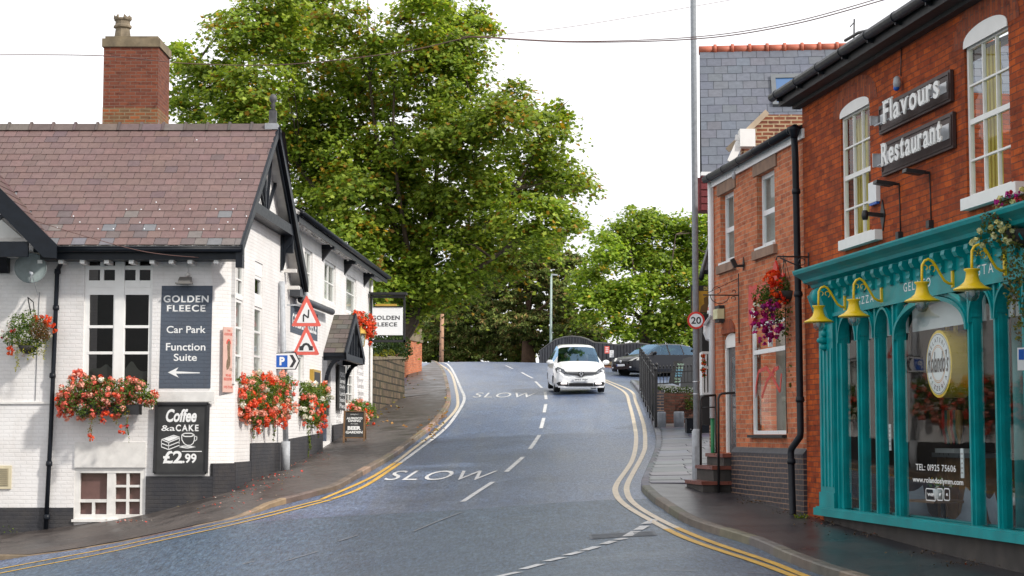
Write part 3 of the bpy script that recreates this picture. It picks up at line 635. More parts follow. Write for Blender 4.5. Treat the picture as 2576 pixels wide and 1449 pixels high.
window(pub, FS, (s_w1[0], s_w1[1], FS.Z(600, 968), FS.Z(600, 752)), 1, [.33, .68], o=-.03, fw=.06, bw=.04, back='white_d', bd=.3); window(pub, FS, (s_w1[0], s_w1[1], FS.Z(600, 744), s_w1[3]), 2, [.5], o=-.03, fw=.05, bw=.03, bd=.3)
window(pub, FS, (s_w2[0], s_w2[1], FS.Z(650, 962), FS.Z(650, 772)), 1, [.33, .68], o=-.03, fw=.06, bw=.04, back='white_d', bd=.3); window(pub, FS, (s_w2[0], s_w2[1], FS.Z(650, 748), FS.Z(650, 694)), 1, 1, o=-.03, fw=.07, bd=.3)
for h_, y0, y1 in ((s_w1, 744, 752), (s_w2, 748, 772)): a = MB(); a.box(FS, h_[0], h_[1], -.09, -.01, FS.Z(600 if h_ is s_w1 else 650, y1), FS.Z(600 if h_ is s_w1 else 650, y0)); a.build('window_transom', M['white'], pub)
a = MB(); a.box(FS, s_w2[0], s_w2[1], -.095, -.02, FS.Z(650, 694), s_w2[3]); a.build('window_transom', M['white'], pub)
# roof
xL = -14.5; ov = .30; yEv = 34.12; xV = FS.at(0, ov, 0)[0]
def vx(Y): return FS.at((Y-35.05)/.9987, ov, 0)[0]
yR = 37.75; e0 = Vector((vx(yEv), yEv, zE)); r0 = Vector((vx(yR), yR, zR)); yB = 41.45; b0 = Vector((vx(yB), yB, zE-.05))
a = MB(); th = .09
a.ext([(xL, yEv, zE), e0, r0, (xL, yR, zR)], (0, 0, -th)); a.ext([(xL, yR, zR), r0, b0, (xL, yB, zE-.05)], (0, 0, -th)); a.build('roof_boards', M['white_d'], pub)
def pal_r(s, t):
    c = random.choice([(.165, .105, .098), (.172, .108, .100), (.158, .101, .095), (.167, .104, .098)])
    if random.random() < .03: c = (.135, .09, .092)
    if t < 1.1 and random.random() < .40*(1.15-t): c = random.choice([(.16, .155, .17), (.17, .15, .14), (.16, .16, .17), (.13, .10, .10)])
    return jitc(c, .07)
vv = Vector((0, yR-yEv, zR-zE)); Ls = vv.length; a = MB()
xl0 = -14.0
def vcond(s, t):   # leave out what the cross gable covers
    X = xl0+s; z = zE+vv.normalized().z*t; Y = yEv+vv.normalized().y*t
    return not (X < -8.80 and z < zE+.98*(-8.80-X)-.03)
slates(a, (xl0, yEv-.03, zE+.012), (1, 0, 0), vv, vx(yR)-xl0+.1, Ls, .262, .25, pal_r, vcond, ends=lambda t: vx(yEv+vv.normalized().y*t)-xl0-.005); sl_ = a.build('roof_slates', M['tile'], pub)
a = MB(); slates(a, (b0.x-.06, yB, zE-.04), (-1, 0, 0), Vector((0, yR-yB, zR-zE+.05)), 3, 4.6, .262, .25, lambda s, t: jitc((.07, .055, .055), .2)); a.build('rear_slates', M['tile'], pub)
a = MB(); x = xl0
while x < r0.x-.35:
    w = .47; a.ext([(x, yR-.17, zR-.06), (x, yR-.03, zR+.10), (x, yR+.03, zR+.10), (x, yR+.17, zR-.06)], (w-.03, 0, 0), jitc((.13, .10, .095), .2)); a.ext([(x-.03, yR-.19, zR-.06), (x-.03, yR-.03, zR+.14), (x-.03, yR+.03, zR+.14), (x-.03, yR+.19, zR-.06)], (.05, 0, 0), jitc((.12, .095, .09), .2)); x += w
a.build('ridge_tiles', m_attr('ridge_clay', .8, .4, 0, .4), pub)
a = MB()   # snow clips
nrm = Vector((0, -vv.z, vv.y)).normalized()
if nrm.z < 0: nrm = -nrm
for px, py in ((393, 513), (318, 531), (355, 531), (402, 531), (478, 530), (543, 530), (586, 530), (185, 548), (201, 563), (352, 564), (573, 563), (144, 577), (247, 580), (285, 580), (363, 580), (400, 580), (437, 580), (475, 580), (512, 581), (551, 581), (588, 581), (604, 456), (495, 356), (620, 548)):
    d = Vector(ray(px, py)); pl = Vector((0, yEv, zE)); n_ = nrm; t_ = (pl-Vector((0, 0, EYE))).dot(n_)/d.dot(n_); q = Vector((0, 0, EYE))+d*t_+nrm*.03; a.ell(q, (.022, .02, .024), 6, 4)
a.build('slate_hooks', M['alu'], pub)
# gutter + fascia
a = MB(); gx0, gx1 = -9.05, e0.x-.03; a.wbox(gx0, gx1, yEv+.02, yEv+.06, zE-.26, zE-.02); a.wbox(gx0, gx1, yEv+.06, 34.6, zE-.26, zE-.23); a.build('fascia_board', M['black'], pub)
a = MB(); a.tube([(gx0-.1, yEv-.05, zE-.07), (gx1+.02, yEv-.05, zE-.07)], .062, 10); a.tube([(gx0-.1, yEv-.1, zE-.03), (gx1+.02, yEv-.1, zE-.03)], .014, 6); a.build('gutter', M['black'], pub)
for px in (104, 156, 210, 271, 333, 385, 433, 480, 546):
    a = MB(); x = P(px, 640, 34.3)[0]; a.wbox(x-.045, x+.045, 34.2, 34.6, zE-.33, zE-.262); a.build('rafter_foot', M['white'], pub)
a = MB(); dp = lambda x, y, o: FL.at(FL.S(x), o, Zl(y)); a.tube([dp(165, 634, .3), dp(165, 655, .3), dp(161, 665, .25), dp(150, 676, .12), dp(146, 690, .09), dp(143, 860, .09), dp(138, 1100, .09), dp(131, 1330, .09)], .044, 10)
for x, y in ((147, 684), (140, 945), (136, 1166), (133, 1300), (145, 775)): p = dp(x, y, .09); a.lathe((p[0], p[1], p[2]-.05), [(.056, 0), (.064, .03), (.056, .1)], 10)
a.build('downpipe', M['black'], pub)
# gable on the road side
def bb(p, q, w, o0, o1, mb): # board in FS plane from (s,z) to (s,z), hanging below the line by w
    (sa, za), (sb, zb) = p, q; mb.fext(FS, [(sa, za), (sb, zb), (sb, zb-w), (sa, za-w)], o0, o1)
se, sr, sb = FS.S(0)*0+(yEv-35.05), (yR-35.05), (yB-35.05)
a = MB(); bb((se-.05, zE+.02), (sr, zR+.03), .2, ov-.03, ov+.02, a); bb((sr, zR+.03), (sb+.08, zE-.04), .26, ov-.10, ov+.05, a)
bb((sr-.12, zR-.15), (sb+.02, zE-.28), .1, ov-.07, ov-.03, a); a.box(FS, se-.04, se+.16, ov-.12, ov+.01, zE-.42, zE-.02)
a.build('bargeboard', M['black'], pub)
zT = FS.Z(675, 548, .15)
tb = lambda z: (zR-z)/(zR-zE)
a = MB(); s0t = sr-(sr-se)*tb(zT)*.86; s1t = sr+(sb-sr)*tb(zT)*.86
a.box(FS, s0t-.1, s1t+.1, 0, .27, zT-.12, zT+.1); a.box(FS, s1t+.02, s1t+.16, .0, .26, zT-.5, zT-.12)
for k in (.0,): pass
a.box(FS, sr-.03, sr+.03, .02, .06, zT+.1, zR-.35)
for k in (-1, 1):
    for e, w in ((.5, .03), (1.05, .03)): a.fext(FS, [(sr+k*.06, zT+.1), (sr+k*(.06+w), zT+.1), (sr+k*(e+w), zR-(e+.3)*(zR-zE)/(sr-se)*1.0+.0), (sr+k*e, zR-(e+.3)*(zR-zE)/(sr-se)+.06)], .02, .08)
a.build('gable_timbers', M['black'], pub)
a = MB()   # soffit under the back slope
for s_, z_ in ((s1t+.02, zT),):
    a.fext(FS, [(sr, zR-.12), (sb, zE-.17), (sb, zE-.2), (sr, zR-.15)], .0, ov-.02)
for zz in (zE+.35, zE-.0): a.box(FS, sb-.75-(zz-zE)*1.2, sb-.62-(zz-zE)*1.2, .0, ov-.03, zz-.3, zz-.22)
a.build('verge_soffit', M['white_d'], pub)
a = MB(); a.fext(FS, [(s1t-.12, zT-.12), (s1t+.02, zT-.12), (s1t+.02, zT-.9), (s1t-.12, zT-.9)], 0, .05)
a.ext([FS.at(s1t-.05, .05, zT-.12), FS.at(s1t-.05, .26, zT-.12), FS.at(s1t-.05, .24, zT-.3), FS.at(s1t-.05, .12, zT-.45), FS.at(s1t-.05, .1, zT-.7), FS.at(s1t-.05, .05, zT-.9)], (0, .07, 0)); a.build('corbel', M['black'], pub)
p = (r0.x-.12, yR, zR); a = MB(); a.wbox(p[0]-.075, p[0]+.075, p[1]-.075, p[1]+.075, p[2]-.05, p[2]+.38); a.lathe((p[0], p[1], p[2]+.38), [(.075, 0), (.03, .08), (.06, .12), (.03, .16), (.075, .22), (.085, .28), (.05, .35), (.0, .37)], 12); a.build('finial', paint('weathered_finial', (.07, .07, .075), .6, var=.5, dirt=.3), pub)
a = MB(); a.wbox(p[0]-.15, p[0]+.12, p[1]-.16, p[1]+.1, zR-.04, zR+.09); a.build('ridge_flashing', M['lead'], pub)
# chimney
def chim():
    x0, x1 = P(258, 297, 38.1)[0], P(396, 297, 38.1)[0]; zt = P(300, 103, 38.1)[2]; y0, y1 = 38.1, 39.35
    a = MB(); a.wbox(x0, x1, y0, y1, zR-1, zt-.12); c = a.build('chimney', M['cbrick'], pub)
    b = MB(); b.wbox(x0-.004, x1+.004, y0-.004, y1+.004, zR-.5, zR+.52); b.build('old_brick_base', m_brick('old_chimney_brick', (.36, .10, .035), (.15, .08, .045), (.25, .19, .12), ms=.012, dstr=.5, dirt=(.2, .16, .08)), c)
    b = MB(); b.wbox(x0-.035, x1+.035, y0-.035, y1+.035, zt-.13, zt+.05); b.wbox(x0+.02, x1-.02, y0+.02, y1-.02, zt+.05, zt+.11); b.build('chimney_cap', M['grey_stone'], c)
    b = MB(); px = P(307, 90, 38.6)[0]; b.lathe((px, 38.65, zt+.05), [(.18, 0), (.175, .2), (.155, .34), (.2, .36), (.2, .4), (.165, .43), (.16, .5), (.19, .53), (.19, .56), (.17, .57), (.14, .57)], 8, smooth=False)
    for k in range(4):
        t_ = math.pi/4+k*math.pi/2; b.fext(Frame((px+.16*math.cos(t_), 38.65+.16*math.sin(t_)), (-math.sin(t_), math.cos(t_))), [(-.09, zt+.6), (.09, zt+.6), (.07, zt+.68), (0, zt+.63), (-.07, zt+.68)], -.01, .02)
    b.build('chimney_pot', M['cotta'], c)
    b = MB(); b.ext([(x1+.004, y0+.1, zR-.02), (x1+.004, y0+.45, zR-.3), (x1+.004, y0+.1, zR+.28)], (.01, 0, 0)); b.build('flashing', M['lead'], c)
chim()
# cross gable at the frame's left edge
a = MB(); cx, cz = -8.72, zE-.02; kx_, L_ = .98, 3.4; yf = 33.72
a.ext([(cx, yf, cz), (cx-L_, yf, cz+kx_*L_), (cx-L_, yf, cz+kx_*L_-.1), (cx, yf, cz-.1)], (0, 4.2, 0)); cg = a.build('cross_gable_roof', M['roofdark'] if 'roofdark' in M else M['black'], pub)
a = MB(); slates(a, (cx, yf, cz+.015), (0, 1, 0), (-1, 0, kx_), 3.6, 4.6, .262, .25, lambda s, t: jitc((.12, .075, .07), .2), lambda s, t: (yf+s) < yEv+.12+(kx_*t/math.hypot(1, kx_))/(zR-zE)*(yR-yEv)); a.build('cross_gable_slates', M['tile'], pub)
a = MB()
for k in range(12):
    t0, t1 = k*.28, (k+1)*.28+.02; f = lambda t: Vector((cx-t, yEv+.05+(kx_*t)/(zR-zE)*(yR-yEv), cz+kx_*t+.035)); p, q = f(t0), f(t1); w = Vector((.06, .03, .01)); w2 = Vector((-.05, -.06, .0)); a.ext([p-w2*.4, p+w, q+w, q-w2*.4], (0, 0, .02)); a.ext([p+w2, p-w2*.4, q-w2*.4, q+w2], (0, 0, .025))
a.build('valley_flashing', M['lead'], pub)
a = MB(); bw_ = .33; a.ext([(cx+.1, yf-.05, cz-.0), (cx-L_, yf-.05, cz+kx_*(L_+.1)), (cx-L_, yf-.05, cz+kx_*(L_+.1)-bw_*1.3), (cx+.1-.25, yf-.05, cz-.24), (cx+.1, yf-.05, cz-.26)], (0, .05, 0))
a.wbox(-13, cx-.45, yf-.02, yf+.06, cz+.02-.25, cz+.06); a.bar((cx-1.5, yf+.02, cz+.1), (cx-.9, yf+.02, cz+.6), .1, .06); a.build('cross_gable_bargeboard', M['black'], pub)
a = MB(); a.ext([(-13, 34.35, zE-.2), (cx-.3, 34.35, zE-.2), (cx-4, 34.35, zE+3)], (0, .1, 0)); a.build('gable_panel', M['white'], pub)
a = MB(); xb = P(10, 650, 34.4)[0]; a.wbox(xb-.2, xb+.09, 34.2, 34.58, Zl(640), Zl(616)); a.ext([(xb-.16, 34.2, Zl(640)), (xb-.16, 34.58, Zl(640)), (xb-.16, 34.58, Zl(688)), (xb-.16, 34.5, Zl(688))], (.23, 0, 0)); a.build('corbel', M['black'], pub)
# painted sign on the wall
a = MB(); a.fext(FL, [(FL.S(407), Zl(719)), (FL.S(535), Zl(719)), (FL.S(533), Zl(977)), (FL.S(404), Zl(977))], .002, .006); ps = a.build('painted_sign', M['slateblue'], pub); a = MB()
LX = lambda x: FL.S(x)
word(a, FL, 'GOLDEN', LX(412), LX(526), Zl(761), Zl(743), .008, bold=.025, serif=True); word(a, FL, 'FLEECE', LX(420), LX(519), Zl(784), Zl(767), .008, bold=.025, serif=True)
word(a, FL, 'Car Park', LX(421), LX(519), Zl(838), Zl(820), .008, bold=.012); word(a, FL, 'Function', LX(420), LX(519), Zl(882), Zl(863), .008, bold=.012); word(a, FL, 'Suite', LX(440), LX(498), Zl(908), Zl(890), .008, bold=.012)
a.fext(FL, [(LX(x), Zl(y)) for x, y in ((426, 937), (452, 924), (446, 934), (506, 937), (506, 939), (446, 940), (453, 950))], .007, .009)
a.build('lettering', M['letter'], ps)
# ================================================================= things fixed to the pub front
d = thing('satellite_dish', 'round grey satellite dish beside the downpipe under the pub eaves', 'satellite dish', dp(90, 690, 0))
a = MB(); c = Vector(dp(90, 681, .42)); ax = Vector((.30, -1, .18)).normalized(); prof = [(.30*k/8, .0+.055*(k/8)**2) for k in range(9)]; a.lathe(c, prof+[(.30, .075), (.285, .06)]+[(.3*k/8, -.012+.055*(k/8)**2) for k in range(7, -1, -1)], 28, axis=ax); a.build('reflector', paint('dish_grey', (.2, .24, .24), .5, var=.25), d)
a = MB(); e = c+Vector((.12, -.33, -.13)); a.tube([c+Vector((.0, .02, -.26)), c+Vector((.05, -.2, -.27)), e], .012, 6); a.tube([e, e+Vector((-.05, .08, .04))], .032, 8); a.tube([c+Vector((.02, .05, 0)), dp(84, 681, 0)], .03, 8); a.tube([e, c+Vector((.13, .1, -.5)), dp(100, 735, .01), dp(95, 1008, .01)], .006, 5); a.build('arm', M['galv'], d)
d = thing('floodlight', 'grey floodlight above the painted golden lettering panel', 'floodlight', dp(468, 705, 0))
a = MB(); p = dp(468, 710, .1); F = Frame((p[0], p[1]), (1, 0)); a.ext([F.at(-.12, -.04, p[2]+.1), F.at(-.12, .1, p[2]+.02), F.at(-.12, .12, p[2]-.03), F.at(-.12, -.04, p[2]-.02)], (.24, 0, 0)); a.box(F, -.17, .15, -.02, .14, p[2]-.05, p[2]-.025); a.build('lamp_housing', paint('flood_grey', (.17, .16, .15), .5), d)
a = MB(); a.lathe(dp(472, 691, 0), [(.04, 0), (.04, .04)], 10, axis=(0, -1, 0)); a.tube([dp(472, 691, .01), dp(472, 645, .01)], .006, 5); a.build('junction_box', M['white_d'], d)
v_ = thing('wall_vent', 'cream louvred vent panel low on the pub wall by the frame edge', 'vent', dp(0, 1190, 0)); a = MB(); a.box(FL, LX(-40), LX(40), 0, .03, Zl(1230), Zl(1171)); a.build('frame', paint('cream_metal', (.62, .55, .38), .5), v_); a = MB(); a.box(FL, LX(-32), LX(33), .03, .034, Zl(1223), Zl(1178))
for k in range(9): a.box(FL, LX(-30), LX(31), .034, .045, Zl(1221-k*5), Zl(1219-k*5))
a.build('grille', paint('buff_grille', (.38, .33, .22), .6), v_)
# coffee board
d = thing('coffee_board', 'black framed chalk style board advertising coffee and cake, below the painted sign', 'sign', dp(463, 1190, 0))
a = MB(); bx = [(400, 1015), (530, 1015), (527, 1190), (397, 1190)]; Q = [(LX(x), Zl(y)) for x, y in bx]; a.fext(FL, Q, .04, .06); a.build('board', M['chalk'], d)
a = MB()
for k in range(4):
    p, q = Q[k], Q[(k+1) % 4]; a.bar(FL.at(p[0], .065, p[1]), FL.at(q[0], .065, q[1]), .05, .05)
a.build('frame', M['blackm'], d); a = MB()
word(a, FL, 'Coffee', LX(424), LX(501), Zl(1062), Zl(1029), .062, bold=.035, shear=.25); word(a, FL, '&a', LX(413), LX(447), Zl(1084), Zl(1070), .062, bold=.01); word(a, FL, 'CAKE', LX(449), LX(507), Zl(1085), Zl(1068), .062, bold=.03, serif=True)
word(a, FL, '£2', LX(418), LX(467), Zl(1166), Zl(1134), .062, bold=.03); word(a, FL, '.99', LX(467), LX(502), Zl(1165), Zl(1141), .062, bold=.03); a.box(FL, LX(465), LX(515), .06, .062, Zl(1136.5), Zl(1134.5))
def stroke(px, w=1.0):
    for p, q in zip(px, px[1:]): a.bar(FL.at(LX(p[0]), .063, Zl(p[1])), FL.at(LX(q[0]), .063, Zl(q[1])), w*.0077, .003, up=(0, -1, 0))
for yy in (0, 9, 18): stroke([(414, 1106+yy), (432, 1113+yy), (459, 1102+yy)], 2.2)
stroke([(414, 1106), (444, 1095), (459, 1100)], 2.2); stroke([(414, 1106), (414, 1124)], 1.5); stroke([(432, 1112), (432, 1131)], 1.5); stroke([(459, 1102), (458, 1116)], 1.5)
a.fext(FL, [(LX(420), Zl(1105)), (LX(444), Zl(1097)), (LX(456), Zl(1101)), (LX(432), Zl(1110))], .061, .063)
stroke([(464, 1094), (465, 1107), (471, 1116), (478, 1120), (487, 1120), (493, 1115), (496, 1106), (496, 1094)], 2); stroke([(464, 1094), (472, 1090), (488, 1090), (496, 1094), (488, 1098), (472, 1098), (464, 1094)], 2.5); stroke([(496, 1098), (502, 1098), (502, 1106), (496, 1110)], 1.5); stroke([(458, 1124), (470, 1122), (500, 1124), (478, 1127), (458, 1124)], 2.4)
a.build('lettering', M['letter'], d)
# poster on the corner
Fp = Frame(FL.at(FL.S(560), .02, 0)[:2], (.62, .78)); Fp = Frame((P(560, 900, 34.72)[0], 34.72), (P(590, 900, 35.12)[0]-P(560, 900, 34.72)[0], .30))
d = thing('poster', 'pink recruitment poster with an old army figure on the pub corner', 'poster', Fp.at(.15, 0, 1)); a = MB(); w = Fp.S(589)
zt_, zb_ = Fp.Z(575, 823), Fp.Z(575, 987); a.box(Fp, 0, w, .0, .012, zb_, zt_); a.build('sheet', paint('pink_poster', (.62, .40, .34), .6, var=.06), d)
zz = lambda k: zb_+(zt_-zb_)*k
a = MB(); word(a, Fp, 'THE', w*.35, w*.65, zz(.93), zz(.96), .014, bold=.02); word(a, Fp, 'GOLDEN FLEECE', w*.08, w*.92, zz(.87), zz(.91), .014, bold=.02); word(a, Fp, 'WE ARE', w*.25, w*.75, zz(.24), zz(.28), .014, bold=.03); word(a, Fp, 'RECRUITING', w*.1, w*.9, zz(.18), zz(.225), .014, bold=.03); word(a, Fp, '01925 755 506', w*.1, w*.9, zz(.06), zz(.10), .014, bold=.02)
a.fext(Fp, [(w*(.5+.22*math.cos(t_)), zz(.74)+.1*math.sin(t_)) for t_ in np.linspace(0, math.pi, 9)], .012, .0135)
a.build('red_lettering', paint('poster_red', (.6, .08, .06), .6), d); a = MB(); a.fext(Fp, [(w*x, zz(y)) for x, y in ((.42, .78), (.6, .79), (.66, .72), (.62, .6), (.68, .5), (.66, .42), (.52, .36), (.36, .34), (.3, .4), (.34, .48), (.42, .52), (.4, .62), (.36, .7))], .012, .0145); word(a, Fp, 'YOU', w*.58, w*.86, zz(.33), zz(.37), .0146); a.build('figure_print', paint('sepia_print', (.2, .14, .09), .6, var=.5, scale=30), d)
# ================================================================= WING
wing = thing('pub_wing', 'white two storey pub wing further up the hill with dark eaves and slate porch', 'pub', FS.at(12, -2, 0))
s0w, s1w = gE+.02, FS.S(930); zEw = 5.07+EYE
WS = lambda x: FS.S(x)
hs = {}
for k, (x0, y0, x1, y1) in {'a': (766, 628, 786, 742), 'b': (816, 660, 845, 762), 'c': (871, 696, 897, 790), 'g1': (752, 893, 766, 968), 'g2': (870, 915, 892, 1020), 'door': (812, 900, 834, 1110)}.items(): hs[k] = rk(FS, x0, y0, x1, y1)
a = MB(); wall(a, FS, s0w, s1w, -1.5, zEw+.1, list(hs.values()), rev=.1); pF = FS.at(s1w, 0, 0); a.poly([(pF[0], pF[1], -1.5), (pF[0]-5, pF[1]+.3, -1.5), (pF[0]-5, pF[1]+.3, zEw), (pF[0], pF[1], zEw)])
pN = FS.at(s0w+.02, 0, 0); a.poly([(pN[0], pN[1], 2), (pN[0]-5, pN[1]+.3, 2), (pN[0]-5, pN[1]+.3, zEw+.3), (pN[0], pN[1], zEw)]); a.build('wall', M['wbrick'], wing)
window(wing, FS, hs['a'], 2, 2, fw=.07, back='white_d', bd=.35); window(wing, FS, hs['b'], [(.5, .07)], 2, fw=.07, back='white_d', bd=.35); window(wing, FS, hs['c'], 1, [.55], fw=.08, back='white_d', bd=.35); window(wing, FS, hs['g1'], 2, 1, fw=.06, back='white_d', bd=.3); window(wing, FS, hs['g2'], 3, 4, fw=.06, bd=.35)
h_ = hs['g2']; a = MB(); m_ = (h_[0]+h_[1])/2; rw = (h_[1]-h_[0])/2+.04
for r_, o1, nm in ((1., .03, 'x'),): a.fext(FS, [(m_+rw*math.cos(t_), h_[3]+.02+rw*.65*math.sin(t_)) for t_ in np.linspace(0, math.pi, 11)], .0, .02)
a.build('window_head', M['white'], wing)
a = MB(); q = hs['door']; a.box(FS, q[0], q[1], -.5, -.45, q[2], q[3]); a.build('doorway', M['dark'], wing)
# eaves
a = MB(); eo = .34; s1e = s1w+1.7; A0 = FS.at(s0w-.4, eo, zEw); A1 = FS.at(s1e, eo, zEw); B1 = FS.at(s1e, -4.2, zEw+2.7); B0 = FS.at(s0w-.4, -4.2, zEw+2.7); a.ext([A0, A1, B1, B0], (0, 0, -.1)); a.build('roof_boards', M['white_d'], wing)
a = MB(); slates(a, FS.at(s0w-.4, eo+.03, zEw+.012), (FS.u[0], FS.u[1], 0), Vector(B0)-Vector(A0), s1e-s0w+.4, 5.1, .26, .25, lambda s, t: jitc((.12, .10, .09), .25)); a.build('roof_slates', M['tile'], wing)
a = MB(); a.tube([FS.at(s0w-.4, eo+.07, zEw-.06), FS.at(s1e, eo+.07, zEw-.08)], .06, 8); a.build('gutter', M['black'], wing)
a = MB(); a.box(FS, s0w-.4, s1e-.02, eo-.04, eo, zEw-.26, zEw-.02); a.build('fascia_board', M['black'], wing)
a = MB(); a.box(FS, s0w, s1e-.02, .0, eo-.04, zEw-.2, zEw-.17)
for k in range(46): a.ell(FS.at(s0w+.3+k*.31+random.uniform(-.06, .06), random.uniform(.12, .3), zEw-.235), (.035, .05, .03), 6, 4)
a.build('soffit', M['white_d'], wing)
for x in (810, 866, 915):
    a = MB(); s_ = WS(x); zb2 = zEw-.2; a.box(FS, s_-.12, s_+.12, .0, .33, zb2-.13, zb2); a.build('eaves_bracket', M['black'], wing); a = MB(); a.box(FS, s_-.1, s_+.1, .0, .03, zb2-.22, zb2-.13); a.ext([FS.at(s_-.06, 0, zb2-.13), FS.at(s_-.06, .22, zb2-.13), FS.at(s_-.06, .0, zb2-.42)], (.006, .12, 0)); a.build('bracket_foot', M['blackm'], wing)
a = MB(); pts = [FS.at(s1w-.08, .07, z) for z in (zEw-.3, 3, .8)]; a.tube(pts, .045, 8); a.build('downpipe', M['white_d'], wing)
a = MB()
for x0, x1, yt in ((722, 812, 1100), (838, 932, 1064)): a.fext(FS, [(WS(x0), -1.5), (WS(x1), -1.5), (WS(x1), FS.Z(x1, yt-(x1-x0)*.12)), (WS(x0), FS.Z(x0, yt+(x1-x0)*.06))], 0, .04)
a.build('plinth', M['kbrick'], wing)
# porch
a = MB(); pz = FS.Z(840, 868, .0); s0p, s1p = WS(816, ) , WS(864); po = .55; apex = FS.Z(840, 776, .4); sm_ = (s0p+s1p)/2; zl = FS.Z(820, 872, .6)
A = lambda s, o, z: FS.at(s, o, z)
a.ext([A(s0p-.1, 0, zl), A(s0p-.1, po, zl), A(sm_, po, apex), A(sm_, 0, apex)], (0, 0, -.08)); a.ext([A(sm_, 0, apex), A(sm_, po, apex), A(s1p+.1, po, zl), A(s1p+.1, 0, zl)], (0, 0, -.08)); pr = a.build('porch', M['black'], wing)
a = MB(); slates(a, A(s0p-.1, .0, zl+.01), (FS.n[0], FS.n[1], 0), Vector(A(sm_, 0, apex))-Vector(A(s0p-.1, 0, zl)), po, (Vector(A(sm_, 0, apex))-Vector(A(s0p-.1, 0, zl))).length, .3, .26, lambda s, t: jitc((.12, .105, .088), .25)); slates(a, A(s1p+.1, .0, zl+.01), (FS.n[0], FS.n[1], 0), Vector(A(sm_, 0, apex))-Vector(A(s1p+.1, 0, zl)), po, (Vector(A(sm_, 0, apex))-Vector(A(s1p+.1, 0, zl))).length, .3, .26, lambda s, t: jitc((.12, .105, .088), .25)); a.build('porch_slates', M['tile'], pr)
a = MB(); a.fext(FS, [(s0p-.15, zl+.02), (sm_, apex+.06), (sm_, apex-.18), (s0p-.05, zl-.16)], po, po+.05); a.fext(FS, [(sm_, apex+.06), (s1p+.15, zl+.02), (s1p+.05, zl-.16), (sm_, apex-.18)], po, po+.05); a.box(FS, s0p-.05, s1p+.05, po-.1, po+.03, zl-.16, zl); a.box(FS, s0p-.06, s0p+.06, 0, po, zl-.18, zl-.06); a.box(FS, s1p-.06, s1p+.06, 0, po, zl-.18, zl-.06)
for s_ in (s0p, s1p):
    for k in range(6):
        t0, t1 = k/6*math.pi/2, (k+1)/6*math.pi/2; f = lambda t: A(s_, .05+(po-.2)*(1-math.cos(t)), zl-.95+.8*math.sin(t)); a.bar(f(t0), f(t1), .1, .1)
for k in (.2, .35, .5, .65, .8): s_ = s0p+(s1p-s0p)*k; a.box(FS, s_-.03, s_+.03, po-.06, po+.01, zl, zl+(apex-zl)*(1-abs(k-.5)*2)*.8)
a.build('porch_frame', M['black'], pr)
a = MB(); a.fext(FS, [(s0p, zl), (s1p, zl), (sm_, apex-.15)], po-.12, po-.09); a.build('porch_gable', M['white_d'], pr)
# painted name panel on the wing
a = MB(); q = [(731, 764), (799, 792), (799, 859), (731, 835)]; a.fext(FS, [(WS(x), FS.Z(x, y)) for x, y in q], .002, .008); ps2 = a.build('painted_sign', M['slateblue'], wing)
a = MB(); s0_, s1_ = WS(735), WS(796); zc = FS.Z(765, 812); word(a, FS, 'GOLDEN FLEECE', s0_, s1_, zc-.19, zc+.13, .012, bold=.03, serif=True); a.build('lettering', M['letter'], ps2)
a = MB()
for x0, x1, y, b_ in ((900, 915, 922, 'Great'), (900, 915, 938, 'Food'), (900, 916, 955, 'Beer'), (900, 916, 970, 'Garden'), (902, 916, 988, 'Function'), (902, 914, 1000, 'Suite')): s0_, s1_ = WS(x0), WS(x1); z_ = FS.Z((x0+x1)/2, y); word(a, FS, b_, s0_, s1_, z_-.08, z_+.08, .006)
for x0, x1, y, b_ in ((723, 739, 938, 'Riverside'), (723, 739, 958, 'Garden'), (723, 737, 988, 'Function')): s0_, s1_ = WS(x0), WS(x1); z_ = FS.Z((x0+x1)/2, y); word(a, FS, b_, s0_, s1_, z_-.07, z_+.07, .006)
a.build('painted_lettering', M['letterg'], wing)
# fixtures on the wing
d = thing('awning_case', 'dark rolled awning tube above the name panel on the pub wing', 'awning', A(WS(780), 0, 3)); a = MB(); a.tube([A(WS(738), .18, FS.Z(738, 745, .18)), A(WS(818), .18, FS.Z(818, 777, .18))], .085, 10); a.box(FS, WS(728), WS(745), 0, .25, FS.Z(735, 748), FS.Z(735, 728)); a.build('tube', paint('charcoal_metal', (.06, .065, .075), .45), d)
d = thing('menu_board', 'tall black menu board with chalk writing beside the pub door', 'sign', A(WS(850), 0, 2)); a = MB(); m0, m1 = WS(846), WS(862); z0_, z1_ = FS.Z(856, 1032, .1), FS.Z(856, 918, .1); a.box(FS, m0, m1, .05, .1, z0_, z1_); a.build('board', M['chalk'], d); a = MB()
for k, b_ in enumerate(['FOOD', 'Served', 'Daily', 'Lunch', 'Steaks', 'Pies', 'Ales', 'Wine']): z_ = z1_-.25-k*.17; word(a, FS, b_, m0+.12, m1-.12, z_-.06, z_+.06, .102)
a.build('lettering', M['letter'], d)
d = thing('menu_case', 'gold framed glass menu case on the pub wall left of the porch', 'menu case', A(WS(800), 0, 2)); h_ = rk(FS, 791, 931, 809, 980, .1); a = MB(); a.box(FS, h_[0], h_[1], 0, .1, h_[2], h_[3]); a.build('case', M['gold'], d); a = MB(); a.box(FS, h_[0]+.12, h_[1]-.12, .1, .105, h_[2]+.06, h_[3]-.06); a.build('menu_sheet', M['chalk'], d)
d = thing('wall_lantern', 'gold four sided lantern on a bracket beside the pub porch', 'lantern', P(908, 850, 50)); c = P(908, 848, 50.2); a = MB(); a.lathe((c[0], c[1], c[2]+.1), [(.16, 0), (.12, .09), (.05, .14), (.03, .2), (.05, .22), (0, .27)], 4, smooth=False); a.lathe((c[0], c[1], c[2]-.27), [(.0, -.06), (.03, -.02), (.08, 0), (.1, .03)], 4, smooth=False)
